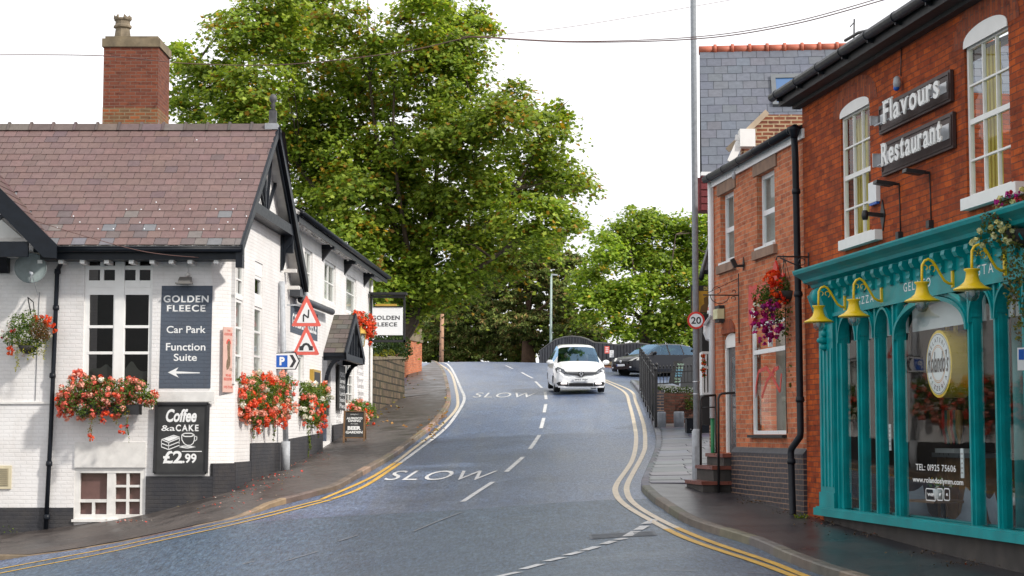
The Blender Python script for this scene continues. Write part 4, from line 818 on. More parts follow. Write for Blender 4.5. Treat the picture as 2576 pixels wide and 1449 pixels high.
for k in range(4): t_ = math.pi/2*k; r_ = Vector((math.cos(t_), math.sin(t_), 0)); a.bar(Vector(c)+r_*.09+Vector((0, 0, -.25)), Vector(c)+r_*.14+Vector((0, 0, .1)), .02)
a.build('lantern_frame', M['gold'], d); a = MB(); a.lathe((c[0], c[1], c[2]-.24), [(.08, 0), (.13, .34)], 4, smooth=False); a.build('glazing', M['glassb'], d); a = MB(); a.ell((c[0], c[1], c[2]-.06), (.03, .03, .08)); a.build('bulb', M['white'], d); a = MB(); q = FS.at((c[1]-35.05), 0, 0); a.bar((c[0], c[1], c[2]+.3), (q[0], c[1], c[2]+.3), .025); a.bar((c[0], c[1], c[2]+.3), (c[0], c[1], c[2]+.18), .02); a.build('bracket', M['iron'], d)
# hanging sign
hY = 54.8; U = lambda x, y, Y=hY: P(x, y, Y); d = thing('hanging_sign', 'white hanging pub sign in a black metal frame off the end of the wing', 'hanging sign', U(975, 800)); a = MB()
def pr_(mb, x0, y0, x1, y1, Y0, Y1):
    p = P(x0, y1, Y0); q = P(x1, y0, Y0); mb.wbox(p[0], q[0], Y0, Y1, p[2], q[2])
pr_(a, 930, 735, 1023, 741, 54.6, 55.0); pr_(a, 930, 744, 1019, 749, 54.75, 54.9); pr_(a, 931, 741, 936, 861, 54.78, 54.84); pr_(a, 1014.5, 741, 1020, 861, 54.78, 54.84); pr_(a, 918, 855, 1020, 861, 54.78, 54.85); pr_(a, 916, 733, 932, 738, 54.78, 54.84); a.build('frame', M['iron'], d)
a = MB(); pr_(a, 936.5, 773, 1013.5, 843, 54.76, 54.82); bd_ = a.build('board', M['signw'], d); F = Frame((0, 54.755), (1, 0)); X_ = lambda x: P(x, 0, 54.755)[0]; Z_ = lambda y: P(970, y, 54.755)[2]
a = MB(); word(a, F, 'GOLDEN', X_(940), X_(1010), Z_(804.5), Z_(794), .002, bold=.02, serif=True); word(a, F, 'FLEECE', X_(946), X_(1004), Z_(821), Z_(811), .002, bold=.02, serif=True); a.build('lettering', M['letterk'], bd_)
a = MB(); pr_(a, 944, 764.5, 998, 770, 54.75, 54.85); a.build('gold_crest', M['gold'], d); a = MB(); pr_(a, 939, 770, 1012, 773, 54.74, 54.84); a.build('top_rail', M['black'], d)
# gate, stone wall, brick wall
d = thing('side_gate', 'dark boarded gate between the pub wing and the stone wall', 'gate', A(s1w+.3, 0, 1)); a = MB(); g0, g1 = s1w+.03, WS(937, )
for k in range(6): a.box(FS, g0+(g1-g0)*k/6+.01, g0+(g1-g0)*(k+1)/6-.01, -.03, .0, -.5, FS.Z(928, 905))
a.build('boards', M['black'], d); a = MB(); a.ell(FS.at(g1-.1, .03, 2.3), (.03, .03, .03), 8, 6); a.build('handle', M['alu'], d)
sw_ = thing('stone_wall', 'old dressed stone garden wall leading up the hill from the pub', 'wall', A(WS(980), 0, 1)); s0s, s1s = g1+.02, WS(1019)
a = MB(); z0_, z1_ = FS.Z(939, 906), FS.Z(1018, 901)-.03; a.fext(FS, [(s0s, -.5), (s1s, -.5), (s1s, z1_), (s0s, z0_)], -.45, 0)
a.build('masonry', M['stone'], sw_); a = MB(); n_ = 14
for k in range(n_):
    e, f = s0s+(s1s-s0s)*k/n_, s0s+(s1s-s0s)*(k+1)/n_-.02; ze, zf = z0_+(z1_-z0_)*k/n_, z0_+(z1_-z0_)*(k+1)/n_; a.fext(FS, [(e, ze), (f, zf), (f, zf+random.uniform(.05, .11)), (e, ze+random.uniform(.05, .11))], -.5, .04)
a.build('coping', M['grey_stone'], sw_)
bw2 = thing('brick_wall', 'orange brick garden wall with stone coping by the top of the hill', 'wall', P(1040, 900, 77)); a = MB(); Fb = Frame(P(1018, 900, 76)[:2], (P(1061, 900, 79)[0]-P(1018, 900, 76)[0], 3)); zt2 = Fb.Z(1040, 858); sE = Fb.S(1062)
a.box(Fb, -.02, sE, -.3, 0, 1, zt2); a.box(Frame(Fb.at(sE-.02, -.3, 0)[:2], (-.3, 1)), 0, 12, -.3, 0, 1, zt2); a.build('brickwork', M['obrick'], bw2); a = MB(); a.box(Fb, -.02, sE+.03, -.35, .05, zt2, zt2+.28); a.fext(Fb, [(sE-.55, zt2+.28), (sE+.05, zt2+.28), (sE+.02, zt2+.34), (sE-.25, zt2+.62)], -.35, .05); a.build('coping', M['grey_stone'], bw2)
# traffic sign post by the pub side
gp = G(718, 1182, .1); d = thing('sign_post', 'grey pole with parking sign and two red triangle warning signs beside the pub', 'road sign', gp); F = Frame((gp[0], gp[1]), (1, 0)); Yp = gp[1]; a = MB(); ztop = P(709, 708, Yp)[2]; a.tube([(gp[0], Yp, gp[2]-.1), (gp[0], Yp, P(0, 1110, Yp)[2])], .098, 12); a.tube([(gp[0], Yp, P(0, 1112, Yp)[2]), (P(709, 708, Yp)[0], Yp, ztop)], .062, 12); a.build('pole', M['galv'], d)
X = lambda x, Y=None: P(x, 800, Y or Yp-.1)[0]; Zp = lambda y: P(740, y, Yp-.1)[2]; Fs = Frame((0, Yp-.1), (1, 0))
a = MB(); a.bar((gp[0], Yp-.05, Zp(767-.0)-.0), (X(770), Yp-.05, Zp(767)), .03); a.bar((gp[0], Yp-.05, Zp(884)), (X(770), Yp-.05, Zp(884)), .03); a.tube([(X(771), Yp-.03, Zp(736)), (X(771), Yp-.03, Zp(892))], .025, 8); a.build('bracket', M['galv'], d)
def tri(cx, yt, yb, hw_, glyph):
    a = MB(); R_ = lambda k: [(X(cx-hw_*k), Zp(yb)+(1-k)*.1), (X(cx+hw_*k), Zp(yb)+(1-k)*.1), (X(cx), Zp(yt)-(1-k)*.2)]
    def rd(t, r):
        o = []
        for i in range(3):
            p, q, n_ = Vector(t[i]), Vector(t[i-1]), Vector(t[(i+1) % 3]); o += [tuple(p+(q-p).normalized()*r), tuple(p+((q-p).normalized()+(n_-p).normalized())*r*.35), tuple(p+(n_-p).normalized()*r)]
        return o
    a.fext(Fs, rd(R_(1), .035), 0, .012); tr_ = a.build('warning_sign', M['redt'], d)
    a = MB(); b_ = [(X(cx-hw_*.66), Zp(yb)+.075), (X(cx+hw_*.66), Zp(yb)+.075), (X(cx), Zp(yt)-.165)]; a.fext(Fs, rd(b_, .02), .012, .015); a.build('sign_face', M['signw'], tr_)
    a = MB(); c_ = Zp(yb); glyph(a, X(cx), c_); a.build('symbol', M['letterk'], tr_)
def gN(a, x, z):
    for p, q in (((-.065, .1), (-.065, .25)), ((-.065, .27), (.04, .19)), ((.04, .19), (.05, .37))): a.bar(Fs.at(x+p[0], .017, z+p[1]), Fs.at(x+q[0], .017, z+q[1]), .03, .004, up=(0, -1, 0))
def gB(a, x, z):
    pts = [(-.15, .1), (-.15, .19), (-.1, .2), (-.06, .25), (0, .27), (.06, .25), (.1, .2), (.15, .19), (.15, .1), (.06, .1)]+[(.06*math.cos(t_), .12+.1*math.sin(t_)) for t_ in np.linspace(0, math.pi, 7)]+[(-.06, .1)]; a.fext(Fs, [(x+p[0], z+p[1]) for p in pts], .015, .018)
tri(771, 741, 821, 38, gN); tri(771, 817, 893, 34, gB)
a = MB(); o_ = lambda pts: [(X(x), Zp(y)) for x, y in pts]; Fk = Frame((0, Yp-.12), (1, 0)); a.fext(Fk, o_([(693, 888), (745, 886), (756, 908), (746, 930), (693, 930), (691, 926), (691, 892)]), 0, .02); pk = a.build('parking_sign', M['blackm'], d)
a = MB(); a.fext(Fk, o_([(694, 890), (743, 888.5), (753, 908), (744, 928), (694, 928)]), .02, .023); a.build('sign_face', M['signw'], pk); a = MB(); a.fext(Fk, o_([(697, 894), (725, 894), (725, 924), (697, 924)]), .023, .026); a.build('blue_panel', M['blue'], pk)
a = MB(); word(a, Fk, 'P', X(705), X(718), Zp(919), Zp(898), .027, bold=.05); a.build('lettering', M['signw'], pk); a = MB(); a.fext(Fk, o_([(730, 893), (738, 893), (747, 908.5), (738, 924), (730, 924), (739, 908.5)]), .023, .026); a.build('chevron', M['letterk'], pk)
# A-board
gp = G(862, 1114, .1); gq = G(914, 1114, .1); Y_ = gp[1]; d = thing('pavement_sign', 'wooden chalk pavement sign for the beer garden beside the pub wing', 'pavement sign', ((gp[0]+gq[0])/2, Y_, gp[2])); F = Frame((gp[0], Y_), (gq[0]-gp[0], 0)); w_ = gq[0]-gp[0]; h_ = P(888, 1033, Y_)[2]-gp[2]; a = MB(); lean = .22
L = lambda s, k, o=0: (gp[0]+s, Y_+lean*k-o, gp[2]+h_*k)
for s in (.025, w_-.025): a.bar(L(s, 0), L(s, 1), .05, .03)
for k in (.16, .98): a.bar(L(.05, k), L(w_-.05, k), .05, .03)
for s in (.03, w_-.03): a.bar((gp[0]+s, Y_+.62, gp[2]), L(s, 1), .04, .03)
a.build('frame', M['wood'], d); a = MB(); q = [L(.05, .17, .0), L(w_-.05, .17, .0), L(w_-.05, .96, .0), L(.05, .96, .0)]; a.ext(q, (0, .02, 0)); a.build('board', M['chalk'], d)
class Lean(Frame):
    def at(s, u, o, z): k = (z-gp[2])/h_; return (gp[0]+u, Y_+lean*k-o-.002, z)
F2 = Lean((gp[0], Y_), (1, 0)); zk = lambda k: gp[2]+h_*k; a = MB()
for b_, x0, x1, k0, k1, bo in (('ENJOY', .32, .68, .86, .90, 0), ('ALFRESCO', .14, .86, .73, .80, .04), ('DINING', .22, .78, .65, .72, .04), ('IN OUR', .34, .66, .575, .61, 0), ('BEER', .2, .8, .40, .52, .06), ('GARDEN', .12, .88, .29, .37, .04)): word(a, F2, b_, w_*x0, w_*x1, zk(k0), zk(k1), .005, bold=bo)
a.build('lettering', M['letter'], d)
R_S = FR.S; R_Z = FR.Z
def rf(x0, y0, x1, y1, o=0): s0, s1 = R_S(x0, o), R_S(x1, o); xm = (x0+x1)/2; return (min(s0, s1), max(s0, s1), min(R_Z(xm, y0, o), R_Z(xm, y1, o)), max(R_Z(xm, y0, o), R_Z(xm, y1, o)))
Ra = FR.at
# ================================================================= RESTAURANT BUILDING with teal shop front
rb = thing('restaurant_building', 'tall dark red brick building with arched white windows above a teal shop front', 'restaurant', Ra(-4, -3, 0))
sF = R_S(2024); sN = -17.; zW = 4.75+EYE; zSill = .60; zHd = 1.63+EYE; zC0 = 2.08+EYE; zC1 = 2.30+EYE
sP0, sP1 = R_S(2069), R_S(2106)
def arch_win(x0, x1, ysp, yap, yb, sx0, sx1, lab=None):
    xm = (x0+x1)/2; s0, s1 = sorted((R_S(x0), R_S(x1))); z0 = R_Z(xm, yb); z1 = R_Z(xm, ysp); za = R_Z(xm, yap); return (s0, s1, z0, z1), za, sorted((R_S(sx0, .1), R_S(sx1, .1)))
A1 = arch_win(2121, 2195, 271, 247, 597, 2110, 2203); A2 = arch_win(2438, 2551, 80, 41, 483, 2420, 2560)
step = A2[0][0]-(A1[0][0]); A3 = ((A2[0][0]+step, A2[0][1]+step, A2[0][2], A2[0][3]), A2[1], [k+step for k in A2[2]])
a = MB(); wall(a, FR, sN, sF, zHd, zW+.3, [A1[0], A2[0], A3[0]], rev=.09); wall(a, FR, sP0-.02, sF, -2.5, zHd, [], rev=.1)
e = Ra(sF, 0, 0); a.poly([(e[0], e[1], -2), (e[0]+7, e[1]+1, -2), (e[0]+7, e[1]+1, zW+.3), (e[0], e[1], zW+.3)]); a.build('wall', M['rbrick'], rb)
a = MB(); a.box(FR, sN, sP0+.0, -.03, .02, -2.5, zSill-.1); a.build('stall_riser', M['render'], rb)
def curtain(h, par):
    a = MB(); w = h[1]-h[0]
    for u0, u1 in ((.55, .97), (.03, .34)):
        for k in range(10):
            s = h[0]+w*(u0+(u1-u0)*k/10); a.box(FR, s, s+w*(u1-u0)/10*.96, -.20-.02*(k % 2), -.18-.02*(k % 2), h[2]+.05, h[3]-.05)
    a.build('curtain', paint('yellow_curtain', (.55, .42, .06), .8), par)
for h, za, ss in (A1, A2, A3):
    w = window(rb, FR, h, 3, [(.235, .022), (.5, .06), (.75, .022)], o=-.03, fw=.05, bw=.022, th=.05, back=None); curtain(h, w)
    b = MB(); b.box(FR, h[0]-.3, h[1]+.3, -3.2, -3.1, h[2]-.4, h[3]+.6); b.build('room_lining', M['dark'], w)
    a = MB(); sm_ = (h[0]+h[1])/2; rw = (h[1]-h[0])/2; hh = za-h[3]; T = np.linspace(0, math.pi, 17); a.fext(FR, [(sm_+rw*math.cos(t_), h[3]+hh*math.sin(t_)**.8) for t_ in T]+[(h[0], h[3]-.03), (h[1], h[3]-.03)], .003, .014); a.build('arch_panel', M['white'], w)
    a = MB()
    for t0, t1 in zip(T, T[1:]):
        f = lambda t, r: Ra(sm_+(rw+r)*math.cos(t), .005, h[3]+(hh+r)*math.sin(t)**.8 if t not in (0, math.pi) else h[3]); a.poly([f(t0, .0), f(t1, .0), f(t1, .3), f(t0, .3)])
    a.build('brick_arch', M['vbrick'], rb)
    a = MB(); a.box(FR, ss[0], ss[1], .0, .10, h[2]-.13, h[2]); a.build('window_sill', M['white'], rb)
# eaves
a = MB(); sg = R_S(1946, .38); a.box(FR, sN, sF+.1, 0, .12, zW, zW+.12); a.box(FR, sN, sg-.1, .12, .3, zW+.05, zW+.24); a.build('eaves_board', M['blackm'], rb)
a = MB(); a.tube([Ra(sN, .37, zW+.2), Ra(sg, .37, zW+.2)], .065, 10)
for k in range(12): s = sg-.25-k*.98; a.tube([Ra(s, .37, zW+.2), Ra(s-.03, .37, zW+.2)], .070, 10); a.box(FR, s-.03, s, .28, .38, zW+.1, zW+.18)
a.build('gutter', M['black'], rb)
a = MB(); a.ext([Ra(sN, .3, zW+.24), Ra(sF+.1, .3, zW+.24), Ra(sF+.1, -4.5, zW+2.5), Ra(sN, -4.5, zW+2.5)], (0, 0, -.1)); a.build('roof', M['blackm'], rb)
# shop front joinery
sf = MB(); sf.box(FR, sN, sP0+.12, .02, .14, zSill-.10, zSill-.0); sf.box(FR, sN, sP0+.1, .02, .11, zSill-.0, zSill+.02)
shop = sf.build('shop_front', M['teal'], rb)
a = MB(); a.box(FR, sP1+.02, sP0-.02, .0, .07, zSill+.02, zC0); a.box(FR, sP1, sP0, .07, .09, zSill+.02, zSill+.22)
for k in range(4): s = sP1+.05+k*(sP0-sP1-.1)/3.6; a.box(FR, s, s+.035, .07, .085, zSill+.3, zHd-.45)
for k in range(7): t_ = k/6; a.ell(Ra((sP0+sP1)/2, .09+.02*math.sin(k*1.7), zHd-.42+t_*.55), (.07+.02*math.sin(k*2), .05, .05), 8, 6)
a.lathe(Ra((sP0+sP1)/2-.12, .13, zHd+.28), [(.13, 0), (.13, .24)], 14, axis=(FR.u[0], FR.u[1], 0)); a.ext([Ra(sP1+.04, .07, zHd-.1), Ra(sP1+.04, .09, zHd-.1), Ra(sP1+.04, .24, zHd+.3), Ra(sP1+.04, .07, zHd+.42)], tuple((sP0-sP1-.08)*k for k in (FR.u[0], FR.u[1], 0)))
a.build('pilaster', M['teal'], shop)
a = MB(); a.box(FR, sN, sP1, .0, .05, zHd, zC0); a.box(FR, sN, sP1, .05, .075, zHd-.02, zHd+.03); fas = a.build('fascia', M['teal'], shop)
a = MB(); prof = [(0, 2.06), (.10, 2.06), (.12, 2.10), (.22, 2.13), (.24, 2.17), (.28, 2.20), (.36, 2.24), (.38, 2.28), (.38, 2.30), (0, 2.36)]
a.ext([Ra(sP0+.18, o, z+EYE) for o, z in prof], tuple((sN-sP0-.18)*k for k in (FR.u[0], FR.u[1], 0))); a.build('cornice', M['teal'], shop)
s = sP1-.30
while s > -8.6:
    b = MB(); z = zC0; pr2 = [(.05, z-.22), (.08, z-.23), (.10, z-.20), (.085, z-.16), (.10, z-.12), (.16, z-.10), (.19, z-.05), (.18, z-.0), (.05, z-.0)]; b.ext([Ra(s, o, zz) for o, zz in pr2], tuple(.11*k for k in (FR.u[0], FR.u[1], 0))); b.build('corbel', M['teal'], shop); s -= .335
# mullions and arches
def bay(s0, s1, zsp, gothic=False, name='window_bay'):
    """arched opening between s0<s1 with spandrels; springing at zsp"""
    b = MB(); m = (s0+s1)/2; r = (s1-s0)/2; top = zHd-.045 if not gothic else zHd-.005; T = np.linspace(0, math.pi, 21); h = top-zsp
    cur = [(m+r*math.cos(t_), zsp+h*math.sin(t_)**(.9 if gothic else 1)) for t_ in T]
    for w, o0, o1 in ((.0, -.02, .05), ):
        for (p, q) in zip(cur, cur[1:]):
            dd = lambda c, k: (m+(c[0]-m)*(1+k/r), zsp+(c[1]-zsp)*(1+k/h)); p2, q2 = dd(p, .04), dd(q, .04); b.hexa([Ra(*v) for v in ((p[0], -.07, p[1]), (q[0], -.07, q[1]), (q2[0], -.07, q2[1]), (p2[0], -.07, p2[1]), (p[0], .035, p[1]), (q[0], .035, q[1]), (q2[0], .035, q2[1]), (p2[0], .035, p2[1]))])
            if not gothic: b.poly([Ra(p[0], -.01, p[1]), Ra(q[0], -.01, q[1]), Ra(q[0], -.01, zHd+.01), Ra(p[0], -.01, zHd+.01)])
    o_ = b.build(name, M['teal'], shop); c = MB(); R = r+(.045 if not gothic else .05); ht = (zHd-.03)-(zsp-.06); T2 = np.linspace(0, math.pi, 25)
    f = lambda t, k, o: Ra(m+(R+k)*math.cos(t), o, zsp-.06+(ht+k)*math.sin(t)**(.85 if gothic else 1))
    for t0, t1 in zip(T2, T2[1:]):
        w = .022 if not gothic else .035; c.hexa([f(t0, -w, .01), f(t1, -w, .01), f(t1, w*.4, .01), f(t0, w*.4, .01), f(t0, -w, .062), f(t1, -w, .062), f(t1, w*.4, .062), f(t0, w*.4, .062)])
    c.build('arch_moulding', M['teal'], o_); return o_
xm_ = [(2091, 2107), (2145, 2156), (2189, 2200), (2233, 2247), (2422, 2436), (2489, 2501), (2560, 2573)]
ms = [sorted((R_S(x0, .06), R_S(x1, .06))) for x0, x1 in xm_]; wA = ms[1][0]-ms[2][1]
ms2 = [m for m in ms]; nw = ms[4][0]-ms[5][1]
s = ms[6][0]
for k in range(2): s2 = s-nw; ms2.append([s2-.085, s2]); s = s2-.085
big2 = s-(ms[3][0]-ms[4][1]); ms2.append([big2-.085, big2])
for m0, m1 in ms2:
    b = MB(); b.box(FR, m0+.012, m1-.012, -.10, .012, zSill+.02, zHd); b.box(FR, (m0+m1)/2-.022, (m0+m1)/2+.022, .012, .042, zSill+.02, zHd); b.build('mullion', M['teal'], shop)
for k in range(len(ms2)-1):
    s0_, s1_ = ms2[k+1][1], ms2[k][0]; big = (s1_-s0_) > 1.2; bay(s0_, s1_, zHd-.40 if big else zHd-.33, big)
b = MB(); sLast = ms2[-1][0]; b.poly([Ra(sLast, -.03, zSill), Ra(sP1, -.03, zSill), Ra(sP1, -.03, zHd), Ra(sLast, -.03, zHd)]); b.build('shop_glass', M['glass'], shop)
b = MB(); b.box(FR, sP1-.02, sN, -.18, -.13, zSill-.05, zSill+.03); b.box(FR, sLast-1, sN, -.1, .03, zSill, zHd); b.build('inner_sill', M['teal_d'], shop)
for k in range(len(ms2)-1):
    s0_, s1_ = ms2[k+1][1], ms2[k][0]; b = MB(); b.box(FR, s0_-.03, s1_+.03, -.20, -.19, zHd-.36, zHd); b.build('roller_blind', paint('white_blind', (.6, .63, .64), .7, var=.05), shop)
# room behind the glass
b = MB(); z1 = zHd+.05; b.poly([Ra(sN, -.15, zSill-.55), Ra(sP0, -.15, zSill-.55), Ra(sP0, -6, zSill-.55), Ra(sN, -6, zSill-.55)]); b.poly([Ra(sN, -.15, z1), Ra(sP0, -.15, z1), Ra(sP0, -6, z1), Ra(sN, -6, z1)]); b.poly([Ra(sN, -6, -.5), Ra(sP0, -6, -.5), Ra(sP0, -6, z1), Ra(sN, -6, z1)]); b.poly([Ra(sP0, -.1, -.5), Ra(sP0, -6, -.5), Ra(sP0, -6, z1), Ra(sP0, -.1, z1)]); b.poly([Ra(sN, -.1, -.5), Ra(sN, -6, -.5), Ra(sN, -6, z1), Ra(sN, -.1, z1)]); b.build('interior', paint('restaurant_interior', (.035, .024, .018), .7, var=.4, scale=1.5), rb)
b = MB(); s_ = R_S(2445); b.tube([Ra(s_+.1, -.6, 0), Ra(s_+.1, -.6, z1)], .1, 14); b.build('column', M['teal_d'], rb)
# lettering on the fascia and the glass
def rword(mb, body, x0, x1, yl0, yl1, o, h=None, **k):
    """x0,x1 pixel ends; baseline/cap height from the left end"""
    s0, s1 = R_S(x0, o), R_S(x1, o); z0, z1 = R_Z(x0, yl0, o), R_Z(x0, yl1, o); word(mb, FR, body, s0, s1, z0, z1, o, **k)
for body, x0, x1, y0, y1 in (('PIZZA', 2153, 2197, 768, 749), ('GELATO', 2273, 2341, 735, 713), ('PASTA', 2430, 2500, 700, 675)):
    a = MB(); rword(a, body, x0, x1, y0, y1, .052, bold=.0, serif=True, space=2.2); a.build('lettering', M['letter'], fas)
a = MB(); rword(a, 'TEL: 01925 75606', 2295, 2395, 1182, 1166, -.024, bold=.01, serif=True); rword(a, 'www.rolandoslymm.com', 2287, 2413, 1211, 1196, -.024, bold=.02, base=(-.02, .8)); a.build('window_lettering', M['letter'], shop)
def rrect(x0, x1, y0, y1, r=.03, n=4, o=0):
    s0, s1 = R_S(x0), R_S(x1); s0, s1 = max(s0, s1), min(s0, s1); z0, z1 = sorted((R_Z(x0, y0), R_Z(x0, y1))); pts = []
    for cx, cz, a0 in ((s1+r, z1-r, 90), (s1+r, z0+r, 180), (s0-r, z0+r, 270), (s0-r, z1-r, 0)):
        for k in range(n+1): t_ = math.radians(a0+90*k/n); pts.append((cx+r*math.cos(t_), cz+r*math.sin(t_)))
    return pts, s0, s1, z0, z1
a = MB()
for x0, x1, tx in ((2315, 2339, 'WiFi'), (2343, 2357, 'f'), (2360, 2374, 't')):
    pts, s0, s1, z0, z1 = rrect(x0, x1, 1257, 1228)
    for p, q in zip(pts, pts[1:]+pts[:1]): a.bar(Ra(p[0], -.022, p[1]), Ra(q[0], -.022, q[1]), .012, .003, up=(FR.n[0], FR.n[1], 0))
    w = abs(s1-s0); word(a, FR, tx, s0-w*.14 if len(tx) > 1 else s0-w*.3, s1+w*.14 if len(tx) > 1 else s1+w*.3, z0+.05, z1-.05, -.023, bold=.05)
a.build('window_icons', M['letter'], shop)
# round hanging sign in the window
c = (R_S(2358, -.18), R_Z(2358, 916, -.18)); rr = .40; ds = thing('round_shop_sign', 'round yellow rimmed white sign hanging inside the big arched shop window', 'sign', Ra(c[0], -.3, c[1])); n_ = (FR.n[0], FR.n[1], 0)
a = MB(); a.lathe(Ra(c[0], -.48, c[1]), [(rr, 0), (rr, .30), (rr-.015, .30)], 40, axis=n_, smooth=False); a.box(FR, c[0]-.16, c[0]-.10, -.36, -.33, c[1]+.35, zHd); a.box(FR, c[0]+.10, c[0]+.16, -.36, -.33, c[1]+.35, zHd); a.build('drum', M['yellow'], ds)
a = MB(); T = np.linspace(0, 2*math.pi, 49)[:-1]; a.fext(FR, [(c[0]+(rr-.035)*math.cos(t_), c[1]+(rr-.035)*math.sin(t_)) for t_ in T], -.18, -.172); fc = a.build('sign_face', M['signw'], ds)
def ring(mb, r, w, o):
    for t0, t1 in zip(T, list(T[1:])+[T[0]]): mb.poly([Ra(c[0]+r*math.cos(t0), o, c[1]+r*math.sin(t0)), Ra(c[0]+r*math.cos(t1), o, c[1]+r*math.sin(t1)), Ra(c[0]+(r-w)*math.cos(t1), o, c[1]+(r-w)*math.sin(t1)), Ra(c[0]+(r-w)*math.cos(t0), o, c[1]+(r-w)*math.sin(t0))])
a = MB(); ring(a, .225, .008, -.170); ring(a, .205, .006, -.170); a.build('orange_rings', paint('orange_ink', (.7, .3, .08), .5), fc); a = MB(); ring(a, rr-.045, .006, -.170)
for txt, a0, a1 in (('GELATERIA', 150, 30), ('PIZZERIA', 215, 325)):
    for k, ch in enumerate(txt):
        th_ = math.radians(a0+(a1-a0)*k/(len(txt)-1)); cs, cz = c[0]-.29*math.cos(th_), c[1]+.29*math.sin(th_); rot = th_-math.pi/2 if a0 < 180 else th_+math.pi/2; v, f = text_polys(ch, .01)
        pts = []
        for q in v: x_, y_ = (q[0]-.3)*.075, (q[1]-.35)*.075; pts.append(Ra(cs-(x_*math.cos(rot)-y_*math.sin(rot)), -.169, cz+(x_*math.sin(rot)+y_*math.cos(rot))))
        a.faces(pts, f)
word(a, FR, "Rolando's", c[0]+.33, c[0]-.33, c[1]-.10, c[1]+.16, -.166, bold=.01, shear=.35); a.build('lettering', M['letterk'], fc)
# name boards
for nm, x0, ya, yb, x1, yc, yd, lx0, lx1, ly0, ly1, lab, cat in (('Flavours', 2218, 275, 338, 2401, 157, 248, 2223, 2366, 306, 247, 'upper brown name board with raised white lettering between the arched windows', 'F'), ('Restaurant', 2223, 363, 445, 2405, 273, 366, 2217, 2370, 417, 364, 'lower brown name board with raised white lettering between the arched windows', 'R')):
    d = thing('name_board', lab, 'sign', Ra(R_S(2300), 0, R_Z(2300, 300)), 'name boards between the arched windows'); s0, s1 = R_S(x0, .05), R_S(x1, .05); z0 = (R_Z(x0, yb, .05)+R_Z(x1, yd, .05))/2; z1 = (R_Z(x0, ya, .05)+R_Z(x1, yc, .05))/2
    a = MB(); a.box(FR, s0, s1, .01, .05, z0, z1); a.box(FR, s0-.03, s1+.03, .05, .062, z0+.03, z0+.05); a.box(FR, s0-.03, s1+.03, .05, .062, z1-.05, z1-.03); a.box(FR, s0-.03, s0-.05, .05, .062, z0+.05, z1-.05); a.box(FR, s1+.03, s1+.05, .05, .062, z0+.05, z1-.05); a.build('board', paint('dark_brown_board', (.045, .022, .02), .5), d)
    for sa, sb in ((s0-.02, s0-.30), (s1+.10, s1+.36)): a = MB(); a.box(FR, sa, sb, .05, .058, z0+.12, z1-.12); a.box(FR, sa if sa == s0-.02 else sb-.02, (sa if sa == s0-.02 else sb-.02)+.02, .058, .17, z0+.12, z1-.12); a.build('bracket', M['alu'], d)
    zc_ = (z0+z1)/2; hh = .135; a = MB(); word(a, FR, nm, R_S(lx0, .2), R_S(lx1, .2), zc_-hh, zc_+hh+.02, .16, th=.02, bold=.02, serif=True, space=.9); 
    a.build('lettering', M['letter'], d)
    a = MB(); a.box(FR, s0-.1, s1+.15, .13, .15, zc_-.09, zc_-.075); a.build('rail', M['galv'], d)
# small fittings on the wall
for x0, y0, xb, yb_, lab in ((2262, 463, 2276, 585, 'small black spotlight nearer the narrow arched window under the name boards'), (2340, 434, 2348, 558, 'small black spotlight nearer the wide arched window under the name boards')):
    d = thing('spotlight', lab, 'spotlight', Ra(R_S(x0), 0, R_Z(x0, y0)), 'black spotlights under the name boards'); z = R_Z(x0, y0); s = R_S(x0+8); a = MB(); a.ext([Ra(s, .06, z+.02), Ra(s, .3, z+.045), Ra(s, .31, z-.0), Ra(s, .1, z-.03)], tuple(.13*k for k in (FR.u[0], FR.u[1], 0))); a.bar(Ra(s+.05, 0, z), Ra(s+.05, .12, z), .03); a.build('lamp_head', M['iron'], d); a = MB(); zb = R_Z(xb, yb_); a.tube([Ra(s+.02, .012, z), Ra(s, .012, zb)], .008, 5); a.build('cable', M['iron'], d); a = MB(); a.box(FR, s-.05, s+.05, 0, .06, zb-.07, zb+.02); a.build('junction_box', M['iron'], d)
d = thing('wall_sensor', 'small grey and blue sensor on a cable above the name boards', 'sensor', Ra(R_S(2272), 0, R_Z(2272, 205))); s, z = R_S(2270, .05), R_Z(2270, 205, .05); a = MB(); a.lathe(Ra(s, .07, z-.05), [(.045, 0), (.05, .06), (.04, .12), (.015, .14)], 10); a.build('body', M['galv'], d); a = MB(); a.tube([Ra(s, .02, z+.09), Ra(s-.02, .015, zW+.02)], .008, 5); a.build('cable', M['iron'], d); a = MB(); a.ell(Ra(s, .08, z-.06), (.04, .04, .035), 8, 6); a.build('lens', M['blue'], d)
d = thing('alarm_box', 'white alarm box with a blue base beside the narrow arched window', 'alarm box', Ra(R_S(2198), 0, R_Z(2198, 490))); h_ = rf(2187, 462, 2207, 508, .06); a = MB(); a.box(FR, h_[0], h_[1], 0, .055, h_[2], h_[3]+.03); a.build('case', M['signw'], d); a = MB(); a.box(FR, h_[0]+.01, h_[1]-.01, .01, .05, h_[2]-.03, h_[2]-.002); a.build('blue_base', M['blue'], d)
d = thing('sign_bracket', 'dark diamond wall plate with a short arm beneath the alarm box', 'bracket', Ra(R_S(2224), 0, R_Z(2224, 540))); s, z = R_S(2225), R_Z(2225, 541); a = MB(); a.fext(FR, [(s, z+.2), (s+.09, z), (s, z-.2), (s-.09, z)], 0, .015); a.bar(Ra(s, 0, z), Ra(s, .24, z+.02), .05); a.lathe(Ra(s, .24, z-.06), [(.035, 0), (.045, .06), (.035, .12)], 8); a.build('plate', M['iron'], d)
